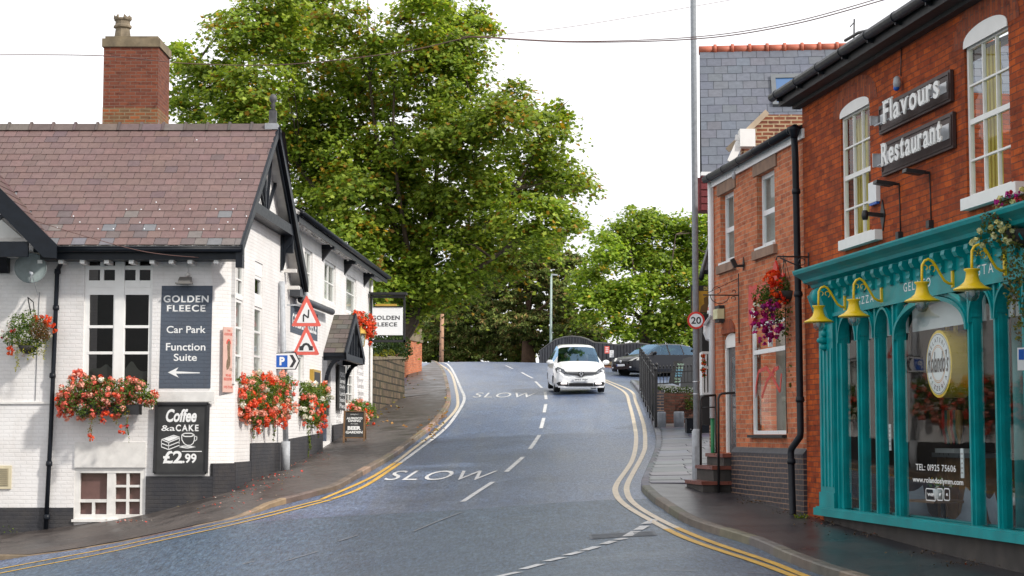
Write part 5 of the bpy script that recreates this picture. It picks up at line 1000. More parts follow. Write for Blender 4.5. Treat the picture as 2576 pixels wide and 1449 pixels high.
d = thing('aerial', 'black tv aerial rods lying over the restaurant gutter', 'aerial', Ra(R_S(2148, .3), .3, zW+.3)); a = MB(); p = P(2148, 108, 24.8); a.tube([p, P(2149, 48, 24.8)], .012, 6); a.tube([P(2126, 102, 24.6), P(2160, 82, 24.2), P(2260, 60, 22.9), P(2330, 38, 22.2)], .022, 6); a.tube([P(2160, 82, 24.2), P(2200, 96, 23.8), P(2280, 92, 22.9)], .018, 6); a.tube([P(2138, 68, 24.9), P(2150, 55, 24.9)], .008, 5); a.build('rods', M['iron'], d)
# yellow lamps: one built, three copied
def make_lamp():
    r = thing('gooseneck_lamp', 'x', 'lamp', (0, 0, 0), 'yellow gooseneck lamps over the teal shop front'); F = Frame((0, 0), (1, 0)); L = lambda o, z, s=0: (s, -o, z)
    a = MB(); a.wbox(-.022, .022, -.075, -.05, -.135, .135); a.build('wall_plate', M['yellow'], r, local=True)
    a = MB(); pts = [L(.07, -.085), L(.11, -.08), L(.16, -.05), L(.21, .03), L(.26, .12), L(.30, .17), L(.345, .19), L(.39, .17), L(.42, .12), L(.425, .0), L(.425, -.06)]; a.tube(pts, .016, 8); a.build('arm', M['yellow'], r, local=True)
    a = MB()
    for sg in (-1, 1):
        cc = L(.345+sg*.04, .09); pts = [(0, cc[1]+.001*k*0-sg*(.045-.0018*k)*math.cos(-1.2+k*.42), cc[2]+(.045-.0018*k)*math.sin(-1.2+k*.42)) for k in range(14)]; a.tube(pts, .006, 5)
    a.build('scroll', M['yellow'], r, local=True)
    a = MB(); a.lathe(L(.425, -.29), [(.20, .0), (.195, .012), (.13, .045), (.085, .085), (.07, .13), (.062, .19), (.085, .21), (.085, .222), (.02, .225)], 24); a.lathe(L(.425, -.29), [(.195, -.002), (.12, .035), (.05, .05)], 24); a.build('shade', M['yellow'], r, local=True)
    a = MB(); a.lathe(L(.425, -.41), [(.0, 0), (.04, .01), (.07, .05), (.08, .1), (.08, .13)], 16); a.build('bulb_glass', M['glassb'], r, local=True); a = MB(); a.lathe(L(.425, -.36), [(.0, 0), (.03, .02), (.035, .07), (.02, .12)], 10); a.build('bulb', M['signw'], r, local=True)
    return r
lp = make_lamp(); rzl = math.atan2(FR.n[0]*1, -FR.n[1]) 
rzl = math.atan2(-FR.n[0]*-1, -FR.n[1]) if False else math.atan2(FR.n[0], -FR.n[1])
for i, (x, y, lab) in enumerate(((2125, 757, 'yellow gooseneck lamp at the far corner of the teal fascia, left of the word pizza'), (2217.5, 740, 'yellow gooseneck lamp just right of the word pizza on the teal fascia'), (2397.5, 695, 'yellow gooseneck lamp whose shade covers part of the word gelato'), (2529.5, 661, 'yellow gooseneck lamp nearest the flowers, over the word pasta'))):
    o = lp if i == 0 else copy_tree(lp); s = R_S(x, .06); place(o, Ra(s, 0, R_Z(x, y, .06)), rzl, lab)
# things inside the shop (seen through the glass)
cS = lambda x, o: R_S(x, o)
d = thing('counter', 'long shop counter with grey top and wooden front seen through the window', 'counter', Ra(-1, -2, .2)); sA, sB = cS(2150, -1.6), cS(2440, -1.6); zt = R_Z(2330, 1138, -1.6); a = MB(); a.box(FR, sA, sB, -2.3, -1.55, zt-.06, zt); a.build('top', paint('grey_counter', (.16, .17, .18), .3), d); a = MB()
for k in range(24): s = sB+(sA-sB)*k/24; a.box(FR, s+.006, s+(sA-sB)/24-.006, -2.2, -1.62+.01*(k % 2), .0, zt-.06)
a.build('front_boards', M['wood'], d)
for k, (x, hgt, col, nm, lab) in enumerate(((2293, .33, (.65, .18, .03), 'tub', 'orange tub with a blue label on the shop counter'), (2322, .33, (.6, .5, .25), 'cup_stack', 'short stack of yellow striped cups on the counter'), (2335, .58, (.62, .42, .06), 'cup_stack', 'tall stack of yellow paper cups on the counter'), (2347, .5, (.5, .33, .08), 'cup_stack', 'middle sized stack of brown cups on the counter'))):
    d = thing(nm, lab, 'tub' if nm == 'tub' else 'cups', Ra(cS(x, -1.7), -1.7, zt), None if nm == 'tub' else 'cup stacks on the counter'); a = MB(); p = Ra(cS(x, -1.7), -1.75, zt)
    pf = [(.07, 0)]+[q for j in range(int(hgt/.06)) for q in ((.075, j*.06+.05), (.07, j*.06+.06))]+[(.06, hgt)]; a.lathe(p, pf, 14); a.build('body', paint(nm+str(k), col, .6), d)
    if nm == 'tub': a = MB(); a.lathe((p[0], p[1], p[2]+.16), [(.078, 0), (.079, .1)], 14); a.build('label_band', M['blue'], d)
d = thing('cone_stand', 'clear stand of ice cream cones in red and green sleeves', 'stand', Ra(cS(2390, -1.7), -1.7, zt)); a = MB()
for k in range(6): s = cS(2368, -1.7)-(k*.1); c_ = [(.5, .04, .04), (.04, .2, .18), (.5, .3, .1)][k % 3]; a.lathe(Ra(s, -1.72, zt+.12), [(.01, 0), (.05, .2), (.05, .45), (.045, .47)], 10, c_); 
a.build('cones', m_attr('cone_sleeve', .6), d); a = MB(); a.box(FR, cS(2368, -1.7)+.1, cS(2368, -1.7)-.6, -1.85, -1.6, zt, zt+.06); a.build('base', M['signw'], d)
def make_chair():
    r = thing('chair', 'x', 'chair', (0, 0, 0), 'grey shell chairs inside the shop'); a = MB(); sh = []
    for i in range(9):
        for j in range(7):
            v = i/8; u = (j/6-.5); y = -.22+.44*min(v*1.7, 1)+max(0, v-.6)*.18; z = .45+max(0, v-.55)*.85+.12*(abs(u)*2)**2*(.4+v*.3); sh.append((u*(.48-.1*abs(v-.5)), y, z))
    a.faces(sh, [(i*7+j, i*7+j+1, (i+1)*7+j+1, (i+1)*7+j) for i in range(8) for j in range(6)], None, True); a.build('seat_shell', paint('grey_shell', (.2, .23, .27), .35), r, local=True)
    for sx in (-1, 1):
        for sy in (-1, 1): a = MB(); a.tube([(sx*.13, sy*.12, .45), (sx*.23, sy*.22, 0)], [.014, .018], 7); a.build('leg', M['wood'], r, local=True)
    return r
ch = make_chair(); zf = zSill-.55
for i, (x, o, rz, lab) in enumerate(((2318, -.75, 2.2, 'grey shell chair behind the telephone number on the shop glass'), (2395, -.7, -1.2, 'grey shell chair behind the right side of the big arched window'), (2540, -.7, 1.6, 'grey shell chair nearest the right edge, behind the narrow windows'))):
    c_ = ch if i == 0 else copy_tree(ch); place(c_, Ra(R_S(x, o), o, zf+.0), rz, lab)
def make_table():
    r = thing('table', 'x', 'table', (0, 0, 0), 'small tables inside the shop'); a = MB(); a.wbox(-.32, .32, -.32, .32, .71, .74); a.build('table_top', M['wood'], r, local=True); a = MB(); a.tube([(0, 0, 0), (0, 0, .71)], .03, 8); a.lathe((0, 0, 0), [(.22, 0), (.2, .02), (.03, .04)], 14); a.build('leg', M['iron'], r, local=True); return r
tb_ = make_table()
for i, (x, o, lab) in enumerate(((2362, -.75, 'small wooden table in the middle of the big shop window'), (2545, -1.0, 'small wooden table nearest the right edge of the shop windows'))):
    c_ = tb_ if i == 0 else copy_tree(tb_); place(c_, Ra(R_S(x, o), o, zf), .3, lab)
for x, o, lab in ((2352, -.7, 'white plant pot with white flowers on the middle shop table'), (2543, -.95, 'white plant pot with pale flowers on the right shop table')):
    p = Ra(R_S(x, o), o, zf+.74); d = thing('plant_pot', lab, 'plant pot', p, 'plant pots on the shop tables'); a = MB(); a.lathe(p, [(.06, 0), (.08, .14), (.07, .14)], 12); a.build('pot', M['signw'], d)
    C = np.array(p)+[0, 0, .2]+RNG.normal(size=(70, 3))*[.06, .06, .04]; kites(C, RNG.normal(size=(70, 3)), np.full(70, .05), palette(70, [(.6, .6, .5), (.08, .2, .04), (.6, .4, .05)], [.3, .6, .1]), 'flowers', M['petal'], d)
for x, y, o, w, lab in ((2217, 1108, -.3, .1, 'white price card standing behind the third narrow shop window'), (2232, 1100, -.3, .07, 'tall pale leaflet behind the fourth mullion of the shop'), (2411, 1165, -.25, .09, 'white picture menu card behind the bottom of the big shop window')):
    d = thing('menu_card', lab, 'card', Ra(R_S(x, o), o, R_Z(x, y, o)), 'cards standing in the shop windows'); a = MB(); s, z = R_S(x, o), R_Z(x, y, o); a.box(FR, s-w/2, s+w/2, o-.01, o, z-.17, z+.17); a.build('card', M['signw'], d); a = MB()
    for k in range(5): a.box(FR, s-w*.35, s+w*.35, o, o+.002, z-.12+k*.055, z-.10+k*.055)
    a.build('print', M['letterg'], d)
# ================================================================= BRICK HOUSE
bh = thing('brick_house', 'orange brick house with blue brick plinth between the lamp post and the teal shop', 'house', Ra(2, -2, 0))
s0 = sF+.01; s1 = R_S(1797); zE2 = 4.42+EYE
u1 = rf(1812, 482, 1846, 657); u2 = rf(1904, 430, 1949, 617); gw = rf(1885.5, 806, 1971, 1093); gd = rf(1814, 838, 1846, 1139)
a = MB(); wall(a, FR, s0, s1, -2, zE2, [u1, u2, gw, gd], o=-.015, rev=.16); e0_ = Ra(s1, 0, 0); a.poly([(e0_[0], e0_[1], -2), (e0_[0]+5, e0_[1]+.8, -2), (e0_[0]+5, e0_[1]+.8, zE2+1), (e0_[0], e0_[1], zE2)]); a.build('wall', M['obrick'], bh)
for h in (u1, u2):
    w = window(bh, FR, h, 1, [(.47, .08)], o=-.10, fw=.07, back='white_d', bd=.5, fm='upvc'); a = MB(); a.box(FR, h[0]-.02, h[1]+.02, -.1, .03, h[2]-.04, h[2]); a.build('frame_sill', M['upvc'], w)
    a = MB(); a.box(FR, h[0]-.15, h[1]+.15, -.02, .01, h[3], h[3]+.27); a.build('lintel', M['sand'], bh); a = MB(); a.box(FR, h[0]-.12, h[1]+.12, -.02, .05, h[2]-.18, h[2]-.04); a.build('window_sill', M['sand'], bh)
w = window(bh, FR, gw, 1, [(.755, .07)], o=-.04, fw=.06, back=None, fm='upvc'); a = MB(); sm_ = (gw[0]+gw[1])/2; zt_ = gw[2]+(gw[3]-gw[2])*.77; a.box(FR, sm_-.03, sm_+.03, -.09, -.03, zt_, gw[3]-.05); a.build('top_mullion', M['upvc'], w)
a = MB(); a.box(FR, gw[0]-.02, gw[1]+.02, -.45, -.43, gw[2], gw[3]); a.build('net_curtain', paint('pale_backing', (.35, .33, .28), .8), w)
a = MB(); a.box(FR, gw[0]-.03, gw[1]+.03, -.02, .06, gw[2]-.05, gw[2]-.005); a.build('window_sill', M['blackm'], bh)
a = MB()   # red swirls painted on the glass
for px in ([(1895, 1010), (1900, 960), (1905, 935), (1925, 925), (1935, 940)], [(1912, 1000), (1925, 960), (1945, 930), (1955, 925)], [(1945, 925), (1940, 950), (1958, 985), (1962, 940)]):
    for p, q in zip(px, px[1:]): a.bar(Ra(R_S(p[0], -.06), -.066, R_Z(p[0], p[1], -.06)), Ra(R_S(q[0], -.06), -.066, R_Z(q[0], q[1], -.06)), .06, .004, up=(FR.n[0], FR.n[1], 0))
a.build('painted_swirls', M['red'], w)
# door
h = gd; a = MB(); a.box(FR, h[0], h[0]+.09, -.14, -.06, h[2], h[3]-.1); a.box(FR, h[1]-.09, h[1], -.14, -.06, h[2], h[3]-.1); T = np.linspace(0, math.pi, 11); m_ = (h[0]+h[1])/2; r_ = (h[1]-h[0])/2; a.fext(FR, [(m_+r_*math.cos(t_), h[3]-.15+.15*math.sin(t_)) for t_ in T]+[(h[0], h[3]-.24), (h[1], h[3]-.24)], -.14, -.06); dr = a.build('door', M['white'], bh)
a = MB(); a.box(FR, h[0]+.09, h[1]-.09, -.13, -.10, h[2], h[3]-.24); a.build('door_leaf', paint('dark_door', (.03, .035, .045), .3), dr); a = MB(); a.box(FR, h[0]+.2, h[1]-.2, -.10, -.095, h[2]+.15, h[3]-.4); a.build('pane', paint('door_pane', (.10, .11, .12), .08), dr); a = MB(); p = Ra(h[0]+.14, -.08, h[2]+1.); a.ell(p, (.03, .03, .03), 8, 6); a.build('handle', M['alu'], dr)
a = MB(); a.fext(FR, [(m_+r_*math.cos(t_), h[3]-.0+.0*math.sin(t_)) for t_ in (0, math.pi)]+[(m_+(r_+.02)*math.cos(t_), h[3]+.24*math.sin(t_)) for t_ in T[::-1]], -.014, .004); a.build('brick_arch', M['vbrick'], bh)
# blue brick plinth
zP = R_Z(1940, 1130); a = MB(); a.box(FR, s0, R_S(1842), -.01, .05, -2, zP-.08); a.build('plinth', M['bbrick'], bh); a = MB(); a.ext([Ra(s0, -.01, zP-.08), Ra(s0, .055, zP-.08), Ra(s0, .055, zP-.06), Ra(s0, -.01, zP+.02)], tuple((R_S(1842)-s0)*k for k in (FR.u[0], FR.u[1], 0))); a.build('plinth_coping', paint('blue_brick_coping', (.04, .04, .05), .5, var=.3), bh)
a = MB(); a.box(FR, s0-.1, s1+.1, 0, .03, zE2-.12, zE2+.02); a.build('fascia_board', M['upvc'], bh); a = MB(); a.tube([Ra(s0-.05, .12, zE2+.03), Ra(s1+.12, .12, zE2+.03)], .06, 10)
for k in range(6): s = s1-.2-k*.95; a.tube([Ra(s, .12, zE2+.03), Ra(s-.03, .12, zE2+.03)], .065, 10)
a.build('gutter', M['black'], bh); a = MB(); a.ext([Ra(s0, .1, zE2+.05), Ra(s1+.1, .1, zE2+.05), Ra(s1+.1, -4, zE2+1.9), Ra(s0, -4, zE2+1.9)], (0, 0, -.08)); a.build('roof', M['blackm'], bh)
a = MB(); q = lambda x, y, o: Ra(R_S(x, o), o, R_Z(x, y, o)); a.lathe(q(2003, 345, .12), [(.05, 0), (.09, .12), (.1, .16)], 8); a.tube([q(2003, 345, .12), q(2005, 400, .1), q(2008, 800, .1), q(2009, 1085, .1), q(2008, 1098, .12), q(1986, 1128, .16), q(1984, 1140, .17), q(1987, 1290, .17), q(1984, 1303, .2)], .05, 10)
for x, y in ((2006, 480), (2009, 1005), (1985, 1160), (2008, 740)): p = q(x, y, .1 if y < 1100 else .17); a.lathe((p[0], p[1], p[2]-.04), [(.058, 0), (.066, .03), (.058, .08)], 10)
a.build('downpipe', M['black'], bh)
a = MB(); a.tube([q(1975, 800, .012), q(1974, 1000, .012), q(1976, 1090, .012)], .007, 5); a.tube([Ra(R_S(1973), .012, R_Z(1973, 640)), q(1975, 800, .012)], .007, 5); a.build('cable', M['iron'], bh)
# corner pipe, white above and green below
d = thing('corner_pipe', 'white pipe with green lower part at the far corner of the brick house', 'pipe', Ra(s1+.1, .05, 0)); p0 = Ra(s1+.09, .03, 0); zg = P(1797, 1052, p0[1])[2]; a = MB(); a.tube([(p0[0], p0[1], zg), (p0[0], p0[1], zE2-.02)], .05, 10); a.build('upper_pipe', M['upvc'], d); a = MB(); a.tube([(p0[0], p0[1], P(1797, 1150, p0[1])[2]-.3), (p0[0], p0[1], zg)], .036, 10); a.build('lower_pipe', paint('green_paint', (.01, .2, .07), .4), d)
# steps
d = thing('door_steps', 'three red tiled door steps beside the lamp post', 'steps', Ra(4.3, .3, .7)); zs = [R_Z(1780, 1210, .4), R_Z(1800, 1172, .3), R_Z(1825, 1141, .1)]; sa, sb = R_S(1843), s1-.05
for o1, z in zip((.56, .38, .2), zs): a = MB(); a.box(FR, sa+.03, sb, 0, o1-.03, -.5, z-.06); a.build('riser', M['render'], d); a = MB(); a.box(FR, sa, sb, 0, o1, z-.06, z); a.build('tread', M['redtile'], d)
d = thing('handrail', 'black tubular handrails beside the red door steps', 'handrail', Ra(4.2, .6, .7))
for s_, xa, ya, yb_, xe, ye in ((sb-.15, 1762, 1000, 1209, 1800, 994), (sa-.04, 1807, 994, 1240, 1849, 988)):
    o_ = .8 if xa == 1762 else .42
    def q(x, y, s_=s_): t_ = None; Fx = Frame(Ra(s_, 0, 0)[:2], (FR.n[0], FR.n[1])); h_ = Fx.hit(x, y); return Fx.at(h_[0], 0, h_[1])
    a = MB(); a.tube([q(xa+1, yb_), q(xa, ya+8), q(xa+3, ya), q(xa+9, ya-4), q(xe, ye)], .02, 8)
    if xa == 1762: a.tube([q(xa+1, 1026), q(xe, 1024)], .014, 6); a.tube([q(xe, ye), q(xe+2, 1180)], .018, 6)
    a.build('rail', M['iron'], d)
# fixtures of the house
d = thing('security_camera', 'black camera shaped bracket light under the far upstairs window', 'camera', Ra(R_S(1865), 0, R_Z(1865, 665))); s, z = R_S(1872), R_Z(1872, 665); a = MB(); a.fext(FR, [(s, z+.12), (s+.04, z), (s, z-.1), (s-.04, z)], 0, .015); a.bar(Ra(s, 0, z-.02), Ra(s, .14, z-.03), .04); a.bar(Ra(s, .13, z-.05), Ra(s, .2, z+.09), .055, .07); a.build('camera_body', M['iron'], d)
d = thing('house_camera', 'small grey dome camera under the gutter of the brick house', 'camera', Ra(R_S(1867), 0, R_Z(1867, 425))); s, z = R_S(1867), R_Z(1867, 432, .1); a = MB(); a.lathe(Ra(s, .12, z-.04), [(.0, -.03), (.03, 0), (.035, .06), (.02, .1)], 10); a.tube([Ra(s, .12, z+.05), Ra(s-.02, .03, z+.2), Ra(s-.02, .05, zE2-.05)], .01, 5); a.build('camera_body', M['galv'], d)
d = thing('iron_bracket', 'long wrought iron scroll bracket above the doorway of the brick house', 'bracket', Ra(R_S(1862), 0, R_Z(1862, 743))); s = R_S(1861); z = R_Z(1861, 743); a = MB(); a.tube([Ra(s, .02, R_Z(1861, 688)), Ra(s, .02, R_Z(1861, 864))], .011, 6); a.tube([Ra(s, .02, z), Ra(s+.0, .62, z)], .011, 6); a.tube([Ra(s, .02, R_Z(1861, 700)), Ra(s, .55, z+.03)], .005, 5)
for oc, zc, r0, turns in ((.38, .07, .08, 5.2), (.1, -.06, .05, 5), (.09, .05, .045, 4.5)): a.tube([Ra(s, oc+(r0-.003*k)*math.cos(k*.4), z+zc+(r0-.003*k)*math.sin(k*.4)) for k in range(int(turns/.4))], .006, 5)
a.tube([Ra(s, .5-.16*(1-math.cos(t_)), z-.14*math.sin(t_)) for t_ in np.linspace(0, math.pi, 10)], .006, 5); a.build('scrollwork', M['iron'], d)
d = thing('wall_light', 'cream wall lamp with dark ends at the far corner of the brick house', 'lamp', Ra(s1-.1, 0, 3.8)); h_ = rf(1796, 778, 1807, 803, .1); a = MB(); a.box(FR, h_[0], h_[1], .0, .12, h_[2], h_[3]); a.build('cover', paint('cream_cover', (.62, .6, .36), .5), d)
for zz in (h_[2]-.06, h_[3]): a = MB(); a.fext(FR, [(h_[0], zz+.001), (h_[1], zz+.001), (h_[1], zz+.06), (h_[0], zz+.06)], 0, .09); a.build('end_cap', M['blue'] if False else M['blackm'], d)
d = thing('red_shop_sign', 'red cut out sign of curling shapes above the ground floor window', 'sign', Ra(R_S(1910), 0, R_Z(1910, 740))); a = MB(); z_ = lambda x, y: R_Z(x, y, .04); s_ = lambda x: R_S(x, .04)
blob = [(1886, 718), (1893, 722), (1903, 716), (1912, 722), (1922, 712), (1932, 708), (1940, 718), (1944, 700), (1948, 670), (1953, 655), (1958, 672), (1957, 700), (1966, 716), (1974, 738), (1968, 752), (1955, 742), (1945, 735), (1930, 738), (1918, 748), (1910, 770), (1902, 745), (1895, 760), (1898, 800), (1890, 830), (1884, 812), (1884, 760)]
a.fext(FR, [(s_(x), z_(x, y)) for x, y in blob], .03, .055); p = Ra(s_(1973), .05, z_(1973, 694)); a.lathe(Ra(s_(1971), .03, z_(1971, 697)), [(.065, 0), (.065, .03)], 12, axis=(FR.n[0], FR.n[1], 0)); a.build('cut_out', M['red'], d); a = MB(); word(a, FR, 'VO', s_(1890), s_(1903), z_(1890, 802), z_(1890, 784), .058, bold=.03); a.build('lettering', M['letter'], d)
# ================================================================= SLATE ROOFED HOUSE behind
sh = thing('slate_house', 'taller house behind with blue slate roof, red ridge tiles and a skylight', 'house', (6, 37, 0))
ux = Vector((.995, -.10, 0)).normalized(); uy = Vector((.10, .995, 0)); O = Vector(P(1765, 436, 36.0)); zr = P(1765, 126, 39.5)[2]; vv2 = uy*3.52+Vector((0, 0, zr-O.z)); Lr = 9.
a = MB(); slates(a, O, ux, vv2, Lr, vv2.length, .305, .317, lambda s, t: jitc(random.choice([(.12, .132, .165), (.122, .134, .165), (.115, .127, .16), (.123, .131, .157)]), .07), lift=.01); a.build('roof_slates', M['tile'], sh)
a = MB(); a.ext([O-Vector((0, 0, .02)), O+ux*Lr-Vector((0, 0, .02)), O+ux*Lr+vv2-Vector((0, 0, .02)), O+vv2-Vector((0, 0, .02))], (0, 0, -.1)); bk = O+vv2; a.ext([bk, bk+ux*Lr, bk+ux*Lr+uy*3.5-Vector((0, 0, 3)), bk+uy*3.5-Vector((0, 0, 3))], (0, 0, -.1)); a.build('roof_boards', M['blackm'], sh)
a = MB(); k = 0
for k in range(23):
    p = bk+ux*(.385*k-.02); a.tube([p+Vector((0, 0, -.01)), p+ux*.36+Vector((0, 0, -.01))], .10, 8); a.tube([p+ux*.33, p+ux*.40], .125, 8)
a.build('ridge_tiles', M['terra'], sh)
n3 = ux.cross(vv2.normalized()); n3 = n3 if n3.z > 0 else -n3
def onroof(x, y, h=.0):
    d_ = Vector(ray(x, y)); o_ = Vector((0, 0, EYE)); t_ = (O+n3*h-o_).dot(n3)/d_.dot(n3); return o_+d_*t_
c0, c1, c2, c3 = onroof(1944, 262, .07), onroof(2052, 262, .07), onroof(2040, 186, .07), onroof(1941, 186, .07); a = MB(); vn = vv2.normalized(); wS = (c1-c0).dot(ux); hS = (c3-c0).dot(vn); B = c0
for q0, q1, r0, r1 in ((0, .1, 0, hS), (wS-.1, wS, 0, hS), (.1, wS-.1, 0, .08), (.1, wS-.1, hS-.16, hS)): a.ext([B+ux*q0+vn*r0, B+ux*q1+vn*r0, B+ux*q1+vn*r1, B+ux*q0+vn*r1], tuple(-n3*.07))
sk = a.build('skylight', paint('grey_window_metal', (.12, .13, .14), .4), sh); a = MB(); a.poly([B+ux*.1+vn*.08-n3*.02, B+ux*(wS-.1)+vn*.08-n3*.02, B+ux*(wS-.1)+vn*(hS-.16)-n3*.02, B+ux*.1+vn*(hS-.16)-n3*.02]); a.build('pane', paint('skylight_glass', (.05, .12, .26), .05, var=.03, bump=0), sk)
# walls: street side runs up the hill from the brick house corner
wp = [Vector((3.50, 31.35)), Vector((4.05, 36.1)), Vector((4.4, 40.0))]; a = MB()
for p, q in zip(wp, wp[1:]): a.poly([(p.x, p.y, -1.5), (q.x, q.y, -1.5), (q.x, q.y, 3.9+EYE if p.y < 32 else 5.3+EYE), (p.x, p.y, 3.9+EYE if p.y < 32 else 5.3+EYE)])
Fg = Frame((0, 33.6), (1, 0)); g = lambda x, y: (P(x, y, 33.6)[0], P(x, y, 33.6)[2]); a.fext(Fg, [g(1866, 470), g(1866, 358), g(1928, 288), g(2040, 288), g(2040, 470)], -.2, 0); a.wbox(4.1, 12, 36.1, 36.2, -1, 5.3+EYE); a.build('wall', M['ybrick'], sh)
a = MB(); a.bar(P(1830, 378, 33.5), P(1930, 281, 33.5), .10, .05, up=(0, -1, 0)); a.build('verge_coping', paint('pale_stone_verge', (.42, .33, .24), .8), sh)
a = MB(); pq = P(1862, 368, 33.2); pr3 = P(1900, 324, 33.2); a.wbox(pq[0], pr3[0], 33.2, 33.5, pq[2], pr3[2]); a.bar(P(1838, 408, 33.3), P(1866, 345, 33.3), .14, .08, up=(0, -1, 0)); a.bar(P(1850, 346, 33.3), P(1866, 348, 33.3), .1, .1); a.build('flue_box', M['white'], sh)
a = MB(); p, q_ = P(1749, 530, 35.6), P(1790, 447, 35.6); a.wbox(p[0]+.0, q_[0], 35.6, 36.1, p[2], q_[2])
for k in range(5): a.wbox(p[0]+.12, q_[0], 35.57, 35.6, p[2]+.14*k+.01, p[2]+.14*k+.125)
a.build('red_soffit', paint('maroon_boards', (.17, .025, .03), .5, var=.2), sh); a = MB(); p, q_ = P(1764, 441, 35.5), P(1792, 432, 35.5); a.wbox(p[0], q_[0], 35.5, 35.7, p[2], q_[2]); a.build('white_trim', M['upvc'], sh)
a = MB(); a.tube([P(1764, 700, 33), P(1768, 680, 33.4), P(1789, 606, 35.5)], .05, 8); a.ext([P(1766, 690, 33.3), P(1790, 690, 33.3), P(1790, 620, 35.3), P(1782, 640, 35)], (0, 0, .08)); a.build('gutter', M['black'], sh)
# shop fittings beyond the brick house
d = thing('bay_window', 'white shop bay window just beyond the brick house', 'window', P(1780, 960, 33.2)); a = MB(); X0, X1 = P(1768, 900, 33.2)[0], P(1800, 900, 33.2)[0]; z0_, z1_ = P(1780, 994, 33.2)[2], P(1780, 884, 33.2)[2]
for x in np.linspace(X0, X1, 5): a.wbox(x-.018, x+.018, 33.2, 33.26, z0_, z1_)
for z in (z0_, z0_+(z1_-z0_)*.6, z1_-.05): a.wbox(X0, X1, 33.19, 33.27, z, z+.05)
a.wbox(X0, X0+.04, 33.25, 34.6, z0_, z1_); a.build('frame', M['upvc'], d); a = MB(); a.poly([(X0, 33.23, z0_), (X1, 33.23, z0_), (X1, 33.23, z1_), (X0, 33.23, z1_)]); a.build('pane', M['glassd'], d); a = MB(); a.wbox(X0-.03, X1, 33.15, 34.6, z0_-.55, z0_); a.build('base', M['blackm'], d); a = MB(); a.wbox(X0+.1, X1+.1, 34.0, 34.05, z0_, z1_+.75); a.wbox(X0, X1, 33.3, 34.6, z1_+.0, z1_+.5); a.build('dark_head', M['blackm'], d)
d = thing('box_sign', 'white six sided projecting shop sign below the barber pole', 'sign', P(1785, 827, 31.2)); F = Frame((0, 31.0), (1, 0)); g = lambda x, y: (P(x, y, 31.0)[0], P(x, y, 31.0)[2]); a = MB(); a.fext(F, [g(*k) for k in ((1775, 815), (1786, 798), (1800, 800), (1801, 845), (1792, 858), (1781, 853), (1774, 835))], -.35, 0); a.build('panel', M['signw'], d)
a = MB(); a.bar((g(1772, 817)[0], 30.98, g(1772, 817)[1]), (g(1787, 795)[0], 30.98, g(1787, 795)[1]), .035, .2, up=(0, -1, 0)); a.build('top_edge', M['galv'], d)
d = thing('barber_pole', 'red white and blue barber pole above the white box sign', 'barber pole', P(1790, 770, 31.2)); p, q_ = Vector(P(1784, 790, 31.1)), Vector(P(1792, 742, 31.1)); L_ = (q_-p); 
for k in range(6): a = MB(); a.tube([p+L_*(k/6), p+L_*((k+1)/6)], .04, 10); a.build('stripe', [M['signw'], M['redt'], M['signw'], M['blue'], M['signw'], M['redt']][k], d)
d = thing('projecting_sign', 'hanging sign with black header and orange picture behind the lamp post', 'sign', P(1763, 750, 32)); F = Frame((0, 32), (1, 0)); g = lambda x, y: (P(x, y, 32)[0], P(x, y, 32)[2]); a = MB(); a.fext(F, [g(1739, 788), g(1739, 718), g(1788, 718), g(1788, 788)], -.05, 0); a.build('frame', M['iron'], d); a = MB(); a.fext(F, [g(1741, 786), g(1741, 732), g(1786, 732), g(1786, 786)], 0, .004); pn = a.build('picture', paint('amber_print', (.5, .27, .02), .5, var=.5, scale=5), d); a = MB(); a.fext(F, [g(x, y) for x, y in ((1760, 786), (1764, 770), (1772, 764), (1770, 750), (1780, 744), (1784, 760), (1782, 775), (1786, 786))], .004, .006); a.build('dark_figure', paint('brown_print', (.16, .08, .02), .5), pn)
a = MB(); word(a, F, 'DES', g(1764, 0)[0], g(1779, 0)[0], g(0, 730)[1], g(0, 721)[1], .003, bold=.03); a.build('lettering', paint('pale_yellow', (.6, .5, .15), .5), d); a = MB(); a.bar((g(1788, 740)[0], 32, g(0, 716)[1]), (3.62, 32, g(0, 716)[1]), .02); a.build('arm', M['iron'], d)
